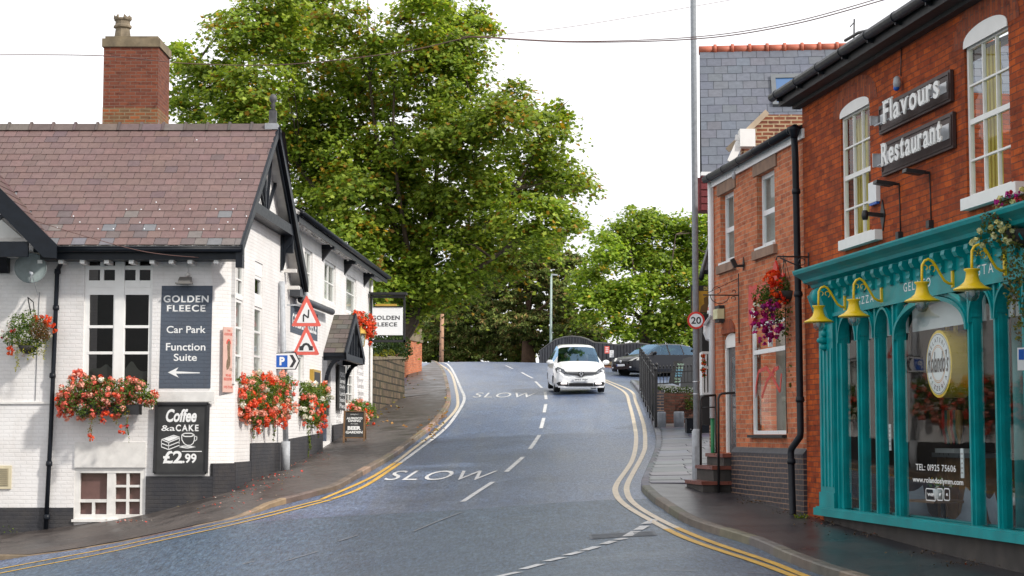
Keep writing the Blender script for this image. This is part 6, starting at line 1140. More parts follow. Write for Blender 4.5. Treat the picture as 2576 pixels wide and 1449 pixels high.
# ================================================================= plants in boxes and baskets
GR = [(.13, .21, .035), (.08, .15, .025), (.22, .29, .05)]
def lobes_pts(lobes, dens, shell=.35, flat=.8):
    C = []; Nn = []
    for (x, y, Y, r) in lobes:
        c = np.array(P(x, y, Y)); R = r*Y/FP; n = max(6, int(dens*R*R)); d = RNG.normal(size=(n, 3)); d /= np.linalg.norm(d, axis=1, keepdims=True)
        k = RNG.uniform(shell, 1, n)**.6; C.append(c+d*k[:, None]*[R, R*flat, R]); Nn.append(d+RNG.normal(size=(n, 3))*.5+[0, 0, .3])
    return np.concatenate(C), np.concatenate(Nn)
def greens(root, lobes, dens=9000, size=.04, cols=GR, pr=(.4, .4, .2), name='foliage'):
    C, N = lobes_pts(lobes, dens); n = len(C); return kites(C, N, RNG.uniform(.7, 1.3, n)*size, palette(n, cols, pr), name, M['leaf'], root)
def blooms(root, lobes, n, cols, pr, hr=.05, ps=.035, per=22, name='blooms', front=1.02):
    """flower heads on the camera-side and upper surface of the lobes"""
    C = []; Nn = []; K = []
    w = np.array([l[3]**2 for l in lobes], float); w /= w.sum()
    for i in RNG.choice(len(lobes), n, p=w):
        x, y, Y, r = lobes[i]; R = r*Y/FP; d = RNG.normal(size=3); d[1] = -abs(d[1]); d /= np.linalg.norm(d); hc = np.array(P(x, y, Y))+d*R*front*RNG.uniform(.85, 1.12)
        q = RNG.normal(size=(per, 3)); q /= np.linalg.norm(q, axis=1, keepdims=True); C.append(hc+q*hr*RNG.uniform(.5, 1, (per, 1))*RNG.uniform(.7, 1.2)); Nn.append(q+RNG.normal(size=(per, 3))*.4); col = np.array(cols)[RNG.choice(len(cols), p=np.array(pr)/sum(pr))]; K.append(np.clip(col*RNG.uniform(.75, 1.25, (per, 1)), 0, 1))
    C = np.concatenate(C); return kites(C, np.concatenate(Nn), np.full(len(C), ps), np.concatenate(K), name, M['petal'], root, asp=1.2)
def trails(root, tr, cols, size=.03, name='trailing_stems', blooms_=None):
    C = []; 
    for x, y0, y1, Y, sp in tr:
        L = int(abs(y1-y0)*Y/FP/.010); t_ = RNG.uniform(0, 1, L); pts = np.array([P(x, y0+(y1-y0)*k, Y) for k in t_]); pts[:, 0] += np.sin(t_*7+x)*.02+RNG.normal(size=L)*sp*(1-.5*t_); pts[:, 1] += RNG.normal(size=L)*sp; C.append(pts)
    C = np.concatenate(C); n = len(C); return kites(C, RNG.normal(size=(n, 3))+[0, -.6, .3], RNG.uniform(.7, 1.3, n)*size, palette(n, cols, [1]*len(cols)), name, M['leaf'], root)
CORAL = (.88, .20, .14); PINK = (.92, .42, .33); ORED = (.86, .11, .035); WH = (.8, .78, .72); DR = (.5, .02, .03)
wb = thing('window_box', 'big trough of coral geraniums under the tall front window of the pub', 'window box', P(270, 1030, 34.3), 'geranium window boxes'); Yb = 34.32
a = MB(); p, q = P(200, 1043, 34.25), P(352, 1018, 34.25); a.wbox(p[0], q[0], 34.15, 34.45, p[2], q[2]); a.build('trough', M['blackm'], wb)
fl_ = [(190, 985, Yb, 34), (225, 975, Yb, 34), (265, 990, Yb, 40), (305, 985, Yb, 38), (345, 985, Yb, 34), (170, 1015, Yb, 28), (375, 1005, Yb, 22), (240, 1015, Yb, 34), (300, 1020, Yb, 30), (210, 1030, Yb, 24)]
greens(wb, [(x, y, Y-.12, r) for x, y, Y, r in fl_], 9000); blooms(wb, fl_+[(200, 960, Yb, 26), (340, 960, Yb, 24), (165, 1030, Yb, 20), (172, 1000, Yb, 24)], 250, [CORAL, PINK, ORED, WH], [.42, .38, .13, .07], hr=.062, ps=.046, per=32)
trails(wb, [(232, 1040, 1100, 34.1, .03), (226, 1040, 1112, 34.1, .015), (318, 1030, 1092, 34.1, .02), (322, 1030, 1115, 34.1, .006), (290, 1030, 1070, 34.1, .04), (250, 1035, 1065, 34.1, .05)], [(.25, .26, .03), (.12, .18, .03), (.3, .12, .04)]); blooms(wb, [(226, 1105, 34.1, 10), (310, 1080, 34.1, 12), (270, 1050, 34.1, 14)], 14, [ORED, DR], [.7, .3], name='hanging_blooms')
hb = thing('hanging_basket', 'mixed hanging basket with white and orange flowers left of the drainpipe', 'hanging basket', P(75, 840, 34.3), 'hanging baskets of flowers'); Yh = 34.25
a = MB(); a.lathe(P(70, 870, Yh), [(.02, -.16), (.12, -.12), (.19, 0)], 14); a.build('basket', M['dark'], hb); a = MB(); a.tube([P(70, 748, 34.57), P(72, 760, Yh), P(78, 790, Yh)], .012, 6); a.tube([P(70, 748, 34.57), P(84, 760, Yh), P(86, 785, Yh)], .01, 6); a.build('bracket', M['iron'], hb)
fh = [(45, 815, Yh, 30), (75, 805, Yh, 28), (95, 825, Yh, 30), (60, 845, Yh, 34), (30, 850, Yh, 24), (105, 850, Yh, 22), (80, 870, Yh, 26)]
greens(hb, fh, 9000, .035); blooms(hb, [(20, 845, Yh, 16), (35, 860, Yh, 20), (50, 880, Yh, 16), (40, 825, Yh, 20), (76, 795, Yh, 12), (125, 838, Yh, 8)], 34, [WH, (.7, .6, .6), DR], [.7, .2, .1], hr=.035, ps=.028, per=16); blooms(hb, [(100, 800, Yh, 10), (118, 806, Yh, 12), (130, 815, Yh, 11), (138, 826, Yh, 9), (28, 882, Yh, 10)], 30, [ORED, (.85, .14, .02)], [.6, .4], hr=.04, name='orange_blooms')
C, N = lobes_pts([(98, 828, Yh-.15, 26), (108, 840, Yh-.12, 20)], 12000); kites(C, N, np.full(len(C), .03), palette(len(C), [(.24, .12, .05), (.17, .1, .05)], [1, 1]), 'dried_stems', M['leaf'], hb); trails(hb, [(42, 880, 935, Yh-.1, .02), (44, 860, 930, Yh-.12, .03), (60, 850, 890, Yh-.14, .03), (95, 850, 895, Yh-.14, .03), (112, 860, 905, Yh-.14, .03), (72, 860, 905, Yh-.12, .02), (82, 850, 900, Yh-.12, .015), (108, 870, 900, Yh-.1, .03), (55, 860, 880, Yh-.1, .03)], [(.4, .36, .04), (.3, .32, .04)])
def side_box(lab, Ya, Yb_, x0, x1, y0, y1, n, dens=6000, whites=.12, green=.0):
    d = thing('window_box', lab, 'window box', P((x0+x1)/2, y1, (Ya+Yb_)/2), 'geranium window boxes'); lob = []
    m = 7
    for k in range(m):
        t_ = k/(m-1); Y = Ya+(Yb_-Ya)*t_; x = x0+(x1-x0)*t_; xx = x0+20*(1-0)+(x1-x0-40)*t_
        for j in range(3): lob.append((xx+random.uniform(-4, 4), y0+22+(y1-y0)*.62*(j/2)*(.45+.55*math.sin(.5+t_*2.3))+random.uniform(-5, 5), Y, random.uniform(17, 25)*38/Y))
    greens(d, [(x, y, Y-.1, r*1.15) for x, y, Y, r in lob], dens*1.3, .045, GR, (.45, .25, .3)); blooms(d, [(x, y, Y-.15, r*1.2) for x, y, Y, r in lob], int(n*1.5), [CORAL, PINK, ORED, WH], [.34*(1-green), .40*(1-green), .26, whites], hr=.075, ps=.05, per=26)
    zt = P(0, y0+(y1-y0)*.48, (Ya+Yb_)/2)[2]; sa, sb = Ya-35.05, Yb_-35.05; a = MB(); a.box(FS, sa, sb, .02, .16, zt-.3, zt-.1); a.build('trough', M['blackm'], d); return d, lob
d1, l1 = side_box('long trough of coral and white geraniums on the pub side wall beside the sign post', 35.7, 39.2, 596, 740, 948, 1085, 112)
trails(d1, [(640, 1030, 1105, 36.6, .03), (655, 1040, 1090, 36.8, .03), (688, 1040, 1110, 37.6, .02), (612, 1010, 1050, 36, .03)], [(.2, .25, .04), (.1, .15, .03)], .04); blooms(d1, [(650, 1080, 36.7, 12), (712, 1060, 38, 14), (668, 1060, 37, 16)], 16, [ORED], [1], name='hanging_blooms')
d2, l2 = side_box('middle trough of white and red flowers between the sign post and the porch', 42.6, 46, 745, 832, 962, 1070, 60, 6500, .35, .3); trails(d2, [(780, 1030, 1130, 43.6, .015), (800, 1050, 1100, 44, .03), (776, 1060, 1150, 43.5, .008)], [(.2, .25, .04), (.1, .15, .03)], .04); blooms(d2, [(806, 1040, 44, 14), (812, 1065, 44.3, 12), (806, 1088, 44, 8)], 26, [ORED, CORAL], [.7, .3], name='hanging_blooms'); blooms(d2, [(765, 1040, 43.3, 6)], 3, [WH], [1], hr=.08, name='white_bloom')
d3, l3 = side_box('far trough of red flowers behind the beer garden pavement sign', 50.5, 53.6, 872, 950, 1003, 1085, 50, 5000, .12, .2); blooms(d3, [(930, 1065, 51.5, 12), (935, 1085, 51.5, 12), (925, 1098, 51.5, 9)], 24, [ORED], [1], name='hanging_blooms')
h2 = thing('hanging_basket', 'bright red hanging basket beside the gold lantern on the pub wing', 'hanging basket', P(915, 820, 50.5), 'hanging baskets of flowers'); f2 = [(895, 798, 50.5, 18), (915, 805, 50.5, 20), (928, 820, 50.5, 20), (932, 840, 50.5, 16)]; greens(h2, f2, 6500, .05); blooms(h2, f2+[(935, 835, 50.4, 18), (925, 855, 50.4, 12), (918, 810, 50.4, 22)], 80, [ORED, CORAL], [.8, .2], hr=.06, ps=.045); blooms(h2, [(893, 797, 50.3, 12)], 5, [PINK], [1], hr=.07, name='pink_blooms'); a = MB(); a.lathe(P(912, 826, 50.5), [(.03, -.2), (.17, -.12), (.22, 0)], 12); a.build('basket', M['dark'], h2)
# right-hand baskets
h3 = thing('hanging_basket', 'hanging basket of magenta petunias and red flowers under the iron bracket on the brick house', 'hanging basket', Ra(R_S(1960), .5, R_Z(1960, 760, .5)), 'hanging baskets of flowers'); Y3 = 26.6
f3 = [(1920, 745, Y3, 30), (1945, 735, Y3, 32), (1968, 725, Y3, 30), (1990, 725, Y3, 24), (1940, 780, Y3, 26), (1955, 800, Y3, 16)]; greens(h3, f3, 9000, .035, [(.09, .17, .03), (.14, .22, .04), (.05, .1, .02)])
a = MB(); a.lathe(P(1980, 742, Y3), [(.05, -.10), (.17, -.06), (.23, .05)], 16); a.build('basket', M['dark'], h3); a = MB(); s = R_S(2038); z = R_Z(2038, 646); a.tube([Ra(s, .02, R_Z(2038, 636)), Ra(s, .02, z-.45)], .012, 6); a.tube([Ra(s, .02, z), Ra(s, .48, z), Ra(s, .50, z-.05)], .012, 6); a.tube([Ra(s, .04, z-.2), Ra(s, .2, z-.12), Ra(s, .44, z-.02)], .01, 6); a.tube([Ra(s, .12+.05*math.cos(t_), z-.07+.05*math.sin(t_)) for t_ in np.linspace(0, 5.5, 12)], .007, 5); a.build('bracket', M['iron'], h3); a = MB()
for x in (1952, 1978, 1998): a.tube([P(1974, 650, Y3-.2), P(x, 742, Y3)], .005, 5)
a.build('chains', M['iron'], h3)
blooms(h3, [(1905, 800, Y3-.1, 20), (1925, 790, Y3-.1, 22), (1945, 775, Y3-.1, 20), (1915, 825, Y3-.1, 22), (1940, 830, Y3-.1, 20), (1925, 848, Y3-.1, 16), (1960, 825, Y3-.1, 12)], 85, [(.42, .01, .16), (.50, .02, .24), (.2, .02, .18)], [.5, .35, .15], hr=.035, ps=.045, per=9, name='magenta_blooms')
blooms(h3, [(1935, 710, Y3-.1, 14), (1950, 700, Y3-.1, 16), (1950, 730, Y3-.1, 16), (1968, 752, Y3-.1, 12), (1940, 695, Y3, 12), (1962, 690, Y3, 6)], 45, [(.75, .04, .01), (.8, .09, .01)], [.6, .4], hr=.035, ps=.038, per=12, name='red_blooms'); blooms(h3, [(1900, 775, Y3-.2, 10), (1938, 842, Y3-.2, 10)], 4, [WH], [1], hr=.03, per=8, name='white_blooms')
trails(h3, [(1990, 745, 800, Y3, .12), (1998, 750, 1020, Y3-.05, .05), (2006, 750, 1030, Y3-.05, .045), (2002, 760, 960, Y3-.05, .05), (1985, 770, 850, Y3, .10), (1970, 780, 860, Y3, .08), (2000, 800, 940, Y3-.05, .055)], [(.08, .13, .02), (.13, .17, .04), (.05, .09, .02)], .045)
h4 = thing('hanging_basket', 'hanging basket of cream trumpet flowers at the right edge above the teal shop front', 'hanging basket', Ra(R_S(2560, .5), .5, R_Z(2560, 600, .5)), 'hanging baskets of flowers'); Y4 = 18.2
f4 = [(2500, 560, Y4, 40), (2540, 535, Y4, 45), (2585, 530, Y4, 50), (2520, 590, Y4, 30), (2560, 580, Y4, 40), (2480, 600, Y4, 22), (2600, 590, Y4, 50)]; greens(h4, f4, 5200, .032, [(.07, .11, .03), (.13, .15, .04), (.12, .06, .03)], (.45, .35, .2)); blooms(h4, f4+[(2465, 615, Y4-.1, 20), (2455, 618, Y4-.1, 14), (2500, 585, Y4-.2, 40)], 44, [(.75, .72, .42), (.7, .65, .3)], [.7, .3], hr=.025, ps=.05, per=8, name='cream_blooms')
blooms(h4, [(2510, 525, Y4, 20), (2545, 505, Y4, 20), (2500, 540, Y4, 14)], 14, [(.6, .02, .08), (.45, .02, .25)], [.6, .4], hr=.03, ps=.035, per=9, name='red_blooms'); a = MB(); a.lathe(P(2590, 590, Y4), [(.05, -.14), (.2, -.08), (.25, .04)], 14); a.build('basket', M['dark'], h4)
trails(h4, [(2545, 600, 800, Y4-.1, .05), (2560, 600, 860, Y4-.1, .06), (2535, 590, 700, Y4-.1, .05), (2570, 600, 830, Y4-.1, .05), (2550, 640, 760, Y4-.1, .09), (2555, 600, 740, Y4-.1, .10), (2530, 590, 650, Y4-.1, .09), (2470, 615, 650, Y4-.1, .05)], [(.22, .22, .07), (.12, .15, .04), (.16, .12, .05)], .036)
# parking plate at the right edge
d = thing('parking_plate', 'small white parking plate with a blue square at the right edge of the shop', 'road sign', P(2575, 905, 17.6)); F = Frame((0, 17.6), (1, 0)); g = lambda x, y: (P(x, y, 17.6)[0], P(x, y, 17.6)[2]); a = MB(); a.fext(F, [g(2560, 932), g(2559, 875), g(2600, 873), g(2602, 930)], 0, .006); a.build('plate', M['signw'], d); a = MB(); a.fext(F, [g(2562, 905), g(2562, 879), g(2576, 878), g(2576, 905)], .006, .008); bp_ = a.build('blue_square', M['blue'], d); a = MB(); word(a, F, 'P', g(2565, 0)[0], g(2573, 0)[0], g(0, 901)[1], g(0, 883)[1], .009, bold=.04); a.build('lettering', M['signw'], bp_); a = MB(); pp = P(2600, 900, 17.63); a.tube([(pp[0]+.05, 17.63, -.3), (pp[0]+.05, 17.63, pp[2]+.3)], .035, 8); a.build('pole', M['galv'], d)
# ================================================================= lamp posts, pole, wires
d = thing('lamp_post', 'tall galvanised lamp post with a twenty speed sign by the brick house steps', 'lamp post', P(1754, 1216, 31.6)); b = P(1754, 1216, 31.6); zt = P(1754, -90, 31.6)[2]; zm = P(1754, 1085, 31.6)[2]
a = MB(); a.tube([(b[0], b[1], b[2]-.5), (b[0], b[1], zm), (b[0], b[1], zm+.04)], [.088, .088, .06], 14); a.box(Frame((b[0], b[1]-.085), (1, 0)), -.05, .05, -.01, .012, zm-.85, zm-.25); a.tube([(b[0], b[1], zm), (b[0], b[1], zt+1.5), (b[0]+.15, b[1], zt+1.9), (b[0]+.6, b[1], zt+2.1)], [.058, .05, .045, .04], 12); a.build('pole', M['galv'], d)
a = MB()
for y in (993, 962): z = P(0, y, 31.6)[2]; a.tube([(b[0], b[1], z), (b[0], b[1], z+.02)], .066, 12)
a.build('bands', M['alu'], d); a = MB(); a.ext([(b[0]+.5, b[1]-.12, zt+2.05), (b[0]+1.2, b[1]-.12, zt+2.1), (b[0]+1.2, b[1]+.12, zt+2.1), (b[0]+.5, b[1]+.12, zt+2.05)], (0, 0, .12)); a.build('lamp_head', M['galv'], d)
c = Vector(P(1751, 806, 31.45)); a = MB(); a.lathe(c, [(.152, -.008), (.155, 0), (.152, .006), (.118, .007)], 32, axis=(0, -1, 0), smooth=False); sp = a.build('speed_sign', paint('roundel_red', (.66, .03, .02), .4, var=.05), d); a = MB(); a.lathe(c+Vector((0, -.007, 0)), [(.118, 0), (.118, .002)], 32, axis=(0, -1, 0), smooth=False); a.build('sign_face', M['signw'], sp); F = Frame((0, 31.44), (1, 0)); a = MB(); word(a, F, '20', c[0]-.088, c[0]+.088, c[2]-.062, c[2]+.062, .003, bold=.02); a.build('digits', M['letterk'], sp)
d = thing('lamp_post', 'thin pale green lamp post far away behind the bridge parapet', 'lamp post', P(1386, 905, 100)); a = MB(); p0, p1 = P(1386, 930, 100), P(1387, 690, 100); a.tube([p0, (p0[0], 100, (p0[2]*.6+p1[2]*.4)), p1], [.09, .07, .055], 8); a.build('pole', paint('pale_green_post', (.34, .42, .40), .5), d); a = MB(); a.ext([P(1385, 692, 100), P(1403, 693, 100), P(1403, 690, 100), P(1385, 688, 100)], (0, .3, 0)); a.build('lamp_head', M['galv'], d)
d = thing('wooden_pole', 'plain brown wooden pole at the crest of the road', 'pole', P(1111, 910, 95)); a = MB(); p0, p1 = P(1110, 925, 95), P(1112.5, 790, 95); a.tube([p0, p1], [.13, .10], 10); a.build('pole', M['woodp'], d); a = MB()
for k in range(7): z = p0[2]+.6+k*.33; sg = 1 if k % 2 else -1; a.bar((p0[0], 94.9, z), (p0[0]+sg*.2, 94.9, z), .03)
a.build('climbing_steps', M['iron'], d)
def wire(lab, px, r=.008, n=12):
    pts = [Vector(P(*k)) for k in px]; o = []
    for i in range(len(pts)-1):
        p0, p1, p2, p3 = pts[max(i-1, 0)], pts[i], pts[i+1], pts[min(i+2, len(pts)-1)]
        for j in range(n): t_ = j/n; o.append(.5*((2*p1)+(p2-p0)*t_+(2*p0-5*p1+4*p2-p3)*t_*t_+(3*p1-p0-3*p2+p3)*t_**3))
    a = MB(); a.tube(o+[pts[-1]], r, 6); ob = a.build('overhead_wire', paint('copper_brown_wire', (.14, .07, .06), .5), None); tag(ob, lab, 'wire', 'wires over the street'); return ob
wire('lower overhead wire crossing from the chimney to the top right of the picture', [(-60, 138, 31), (250, 140, 30), (480, 160, 29.5), (720, 162, 29), (1000, 132, 28), (1165, 97, 27.5), (1200, 93.5, 27.4), (1450, 106, 27), (1760, 97, 26), (2000, 60, 25), (2250, -8, 24)])
wire('upper overhead wire running just above the other one to the top right', [(1160, 96, 27.5), (1200, 92, 27.4), (1450, 104, 27.1), (1760, 92, 26.2), (2000, 54, 25.2), (2245, -14, 24.2)], .007)
wire('faint thin wire rising from the tree top towards the middle of the sky', [(1170, 95, 30), (1400, 72, 31), (1600, 41, 32), (1860, -4, 33)], .005)
wire('slack pale wire hanging across the pub front under the gutter', [(-40, 500, 34), (60, 545, 34), (200, 590, 33.9), (340, 628, 33.9), (420, 641, 34), (490, 647, 34.1), (515, 650, 34.3), (545, 640, 34.5)], .007)
# ================================================================= right-hand side beyond the lamp post
def railing(lab, g0, g1, hgt, n, postw=.05, bw_=.016, posts=2, zoff=0):
    d = thing('iron_railing', lab, 'railing', g0, 'black iron railings'); g0, g1 = Vector(g0), Vector(g1); up = Vector((0, 0, 1))
    a = MB(); a.bar(g0+up*(hgt-.12), g1+up*(hgt-.12), .035, .03); a.build('top_rail', M['iron'], d); a = MB(); a.bar(g0+up*.12, g1+up*.12, .035, .03); a.build('bottom_rail', M['iron'], d)
    for k in range(posts): p = g0.lerp(g1, k/(posts-1)); a = MB(); a.bar(p-up*.1, p+up*(hgt+.05), postw); a.lathe(p+up*(hgt+.05), [(.03, 0), (.045, .04), (.03, .08), (0, .1)], 8); a.build('post', M['iron'], d)
    for k in range(1, n): p = g0.lerp(g1, k/n); a = MB(); a.bar(p+up*.1, p+up*hgt, bw_); a.lathe(p+up*hgt, [(.012, 0), (.025, .03), (0, .09)], 6); a.build('baluster', M['iron'], d)
    return d
gA, gB = G(1650, 1075, .11), G(1611, 984, .11); hA = P(1650, 932, gA[1])[2]-gA[2]; railing('black railing along the kerb leading up past the hedge', gA, gB, max(1.05, min(hA, 1.4)), 60, .07, .02, 8)
q0, q1 = P(1652, 977, gA[1]+1), P(1765, 972, gA[1]+1.2); railing('black railing standing on the low garden wall above the hedge', q0, q1, P(1652, 926, gA[1]+1)[2]-q0[2], 13, .05, .018, 2)
Yg = gA[1]+.9; d = thing('garden_wall', 'low dark red brick garden wall under the hedge beside the railings', 'wall', P(1700, 1040, Yg)); p, q = P(1652, 1048, Yg), P(1765, 988, Yg); a = MB(); a.wbox(p[0], q[0]+2.5, Yg, Yg+.25, p[2]-.6, q[2]); a.build('brickwork', m_brick('dark_red_brick', (.14, .045, .03), (.08, .03, .02), (.06, .04, .03), dstr=.5), d)
a = MB(); r0 = P(1652, 1055, Yg-.2); a.wbox(p[0]-.02, p[0]+.16, Yg-.4, Yg+.1, r0[2]-.3, q[2]+.05); a.build('end_pier', M['bbrick'], d)
for x0, x1, y0, y1, lab in ((1654, 1676, 1038, 1056, 'round topped pale stone block at the foot of the kerb railing'), (1695, 1722, 1037, 1050, 'low pale stone slab against the garden wall')): Y = gA[1]-.3; d = thing('stone_block', lab, 'stone', P((x0+x1)/2, y1, Y)); c_ = P((x0+x1)/2, y1, Y); a = MB(); r_ = (x1-x0)/2*Y/FP; a.lathe((c_[0], c_[1]+r_*.5, c_[2]-.3), [(r_*.9, 0), (r_, .3), (r_, P(0, y0, Y)[2]-c_[2]+.28), (r_*.9, P(0, y0, Y)[2]-c_[2]+.32)], 14); a.build('block', paint('pale_wet_stone', (.2, .22, .25), .35, var=.3), d)
Yt = Yg+.25; d = thing('hedge', 'low green hedge trailing over the garden wall', 'hedge', P(1700, 985, Yt)); hl = [(1655+k*11, 985+random.uniform(-3, 4), Yt+.2, 14) for k in range(12)]+[(1735, 1005, Yg-.1, 16), (1745, 1020, Yg-.1, 14), (1730, 1020, Yg-.1, 10)]; greens(d, hl, 3500, .05, [(.07, .12, .02), (.04, .07, .015), (.12, .14, .03)])
a = MB(); zt_ = P(1700, 985, Yt)[2]; a.ext([(p[0]+.1, Yg+.25, zt_-2), (p[0]+9, Yg+.25, zt_-2), (p[0]+9, Yg+11, zt_-2), (5.6, Yg+11, zt_-2)], (0, 0, 1.92)); struct(a.build('terrace_ground', M['grass']))
d = thing('chalk_sign', 'leaning black menu board with pale blue and green chalk writing behind the railing', 'pavement sign', P(1698, 967, Yt+2)); Y = Yt+2; g = lambda x, y: P(x, y, Y); a = MB(); a.ext([g(1682, 962), g(1708, 970), g(1718, 910), g(1696, 908)], (0, .04, 0)); a.build('board', M['chalk'], d); F = Frame((0, Y-.005), (1, 0)); zz = lambda y: g(0, y)[2]; xx = lambda x: g(x, 0)[0]
for k, (b_, y, c_) in enumerate((('FRESH', 917, 'g'), ('COFFEE', 925, 'g'), ('LUNCH', 931, 'b'), ('CAKES', 938, 'b'), ('OPEN', 945, 'b'), ('TODAY', 953, 'g'), ('HERE', 961, 'g'))): a = MB(); sh_ = (960-y)*.2; word(a, F, b_, xx(1688+sh_), xx(1704+sh_), zz(y+2.4), zz(y-2.4), .004, bold=.02); a.build('lettering', paint('chalk_'+c_, (.35, .5, .4) if c_ == 'g' else (.2, .45, .62), .7), d)
d = thing('dark_screen', 'dark curved wooden screen behind the railing', 'screen', P(1740, 970, Yt+3)); Y = Yt+3; g = lambda x, y: P(x, y, Y); F = Frame((0, Y), (1, 0)); a = MB(); a.fext(F, [(g(x, y)[0], g(x, y)[2]) for x, y in ((1712, 975), (1714, 912), (1720, 902), (1732, 898), (1752, 898), (1790, 902), (1790, 975))], -.06, 0); a.build('panel', paint('charcoal_boards', (.05, .052, .06), .6), d)
Y = 43.5; d = thing('planter_box', 'plain black box standing on the pavement behind the lamp post', 'planter', P(1762, 1111, Y)); p, q = P(1728, 1111, Y), P(1798, 1054, Y); a = MB(); a.wbox(p[0], q[0], Y, Y+.45, p[2]-.0, q[2]); a.build('box', M['black'], d); a = MB(); a.wbox(p[0]-.02, q[0]+.02, Y-.02, Y+.47, q[2]-.0, q[2]+.03); a.build('rim', M['iron'], d)
a = MB()
for x, y in ((1738, 1080), (1780, 1065), (1780, 1100), (1790, 1082)): c_ = P(x, y, Y-.01); a.ell(c_, (.012, .01, .012), 6, 4)
a.build('rivets', M['alu'], d)
for x in (1732, 1794): a = MB(); c_ = P(x, 1111, Y); a.wbox(c_[0]-.04, c_[0]+.04, Y+.05, Y+.4, h1(c_[0], Y)+.05, c_[2]); a.build('leg', M['iron'], d)
fb = thing('hanging_basket', 'small red hanging basket between the lamp post and the white bay window', 'hanging basket', P(1769, 920, 33), 'hanging baskets of flowers'); ff = [(1768, 897, 33, 5), (1771, 912, 33, 7), (1769, 930, 33, 7), (1771, 945, 33, 5)]; greens(fb, ff, 26000, .03); blooms(fb, ff, 34, [ORED, (.75, .1, .01)], [.7, .3], hr=.018, ps=.022, per=9)
# bridge parapet
d = thing('bridge_parapet', 'dark riveted steel bridge parapet with a humped top beyond the cars', 'parapet', P(1450, 910, 94)); 
top = [(1357, 885, 98), (1377, 870, 97), (1397, 856, 96), (1421, 849, 95), (1438, 847, 94.4), (1461, 849, 93.6), (1478, 854.5, 93), (1495, 863, 92.4), (1525, 865, 91.5), (1552, 869, 90.6), (1576, 866, 90), (1600, 864, 89.4), (1625, 867, 88.8), (1660, 874, 88)]
a = MB()
for (x0, y0, Y0_), (x1, y1, Y1_) in zip(top, top[1:]):
    p, q = Vector(P(x0, y0, Y0_)), Vector(P(x1, y1, Y1_)); a.hexa([(p.x, p.y, 2.5), (q.x, q.y, 2.5), (q.x, q.y+.12, 2.5), (p.x, p.y+.12, 2.5), tuple(p), tuple(q), (q.x, q.y+.12, q.z), (p.x, p.y+.12, p.z)])
a.build('steel_plate', paint('parapet_grey', (.055, .057, .065), .6, var=.35, dirt=.3), d); a = MB(); a.tube([Vector(P(*k))+Vector((0, .06, .02)) for k in top], .05, 6); a.build('top_rail', paint('worn_rail', (.11, .105, .1), .6), d)
for k in range(40):
    t_ = k/39*(len(top)-1); i = min(int(t_), len(top)-2); u = t_-i; p = Vector(P(*top[i])).lerp(Vector(P(*top[i+1])), u); a = MB(); a.wbox(p.x-.02, p.x+.02, p.y-.04, p.y, 2.6, p.z-.02); a.build('stiffener', paint('parapet_grey2', (.04, .042, .05), .6), d)
for x0, x1, y0, y1, m_, lab in ((1521, 1533, 871, 889, 'redt', 'red poster fixed to the bridge parapet'), (1533.5, 1544, 881, 899, 'signw', 'white notice lower right of the red poster on the parapet')):
    Y = 90.5; o = thing('notice', lab, 'poster', P(x0, y1, Y), 'notices on the bridge parapet'); p, q = P(x0, y1, Y), P(x1, y0, Y); a = MB(); a.wbox(p[0], q[0], Y, Y+.02, p[2], q[2]); a.build('sheet', M[m_], o); a = MB()
    for k in range(3): a.wbox(p[0]+.05, q[0]-.05, Y-.005, Y, p[2]+.06+k*.1, p[2]+.10+k*.1)
    a.build('print', M['signw' if m_ == 'redt' else 'letterg'], o)
d = thing('roadside_wall', 'low orange brick wall with pale coping between the two cars', 'wall', P(1525, 938, 87)); p, q = P(1495, 939, 87), P(1560, 918, 87); a = MB(); a.wbox(p[0], q[0], 87, 87.4, p[2]-.3, q[2]); a.build('brickwork', m_brick('orange_brick', (.5, .16, .06), (.36, .12, .05), (.4, .3, .22), ms=.01), d); a = MB(); a.wbox(p[0], q[0], 86.95, 87.5, q[2], q[2]+.16); a.build('coping', M['grey_stone'], d)
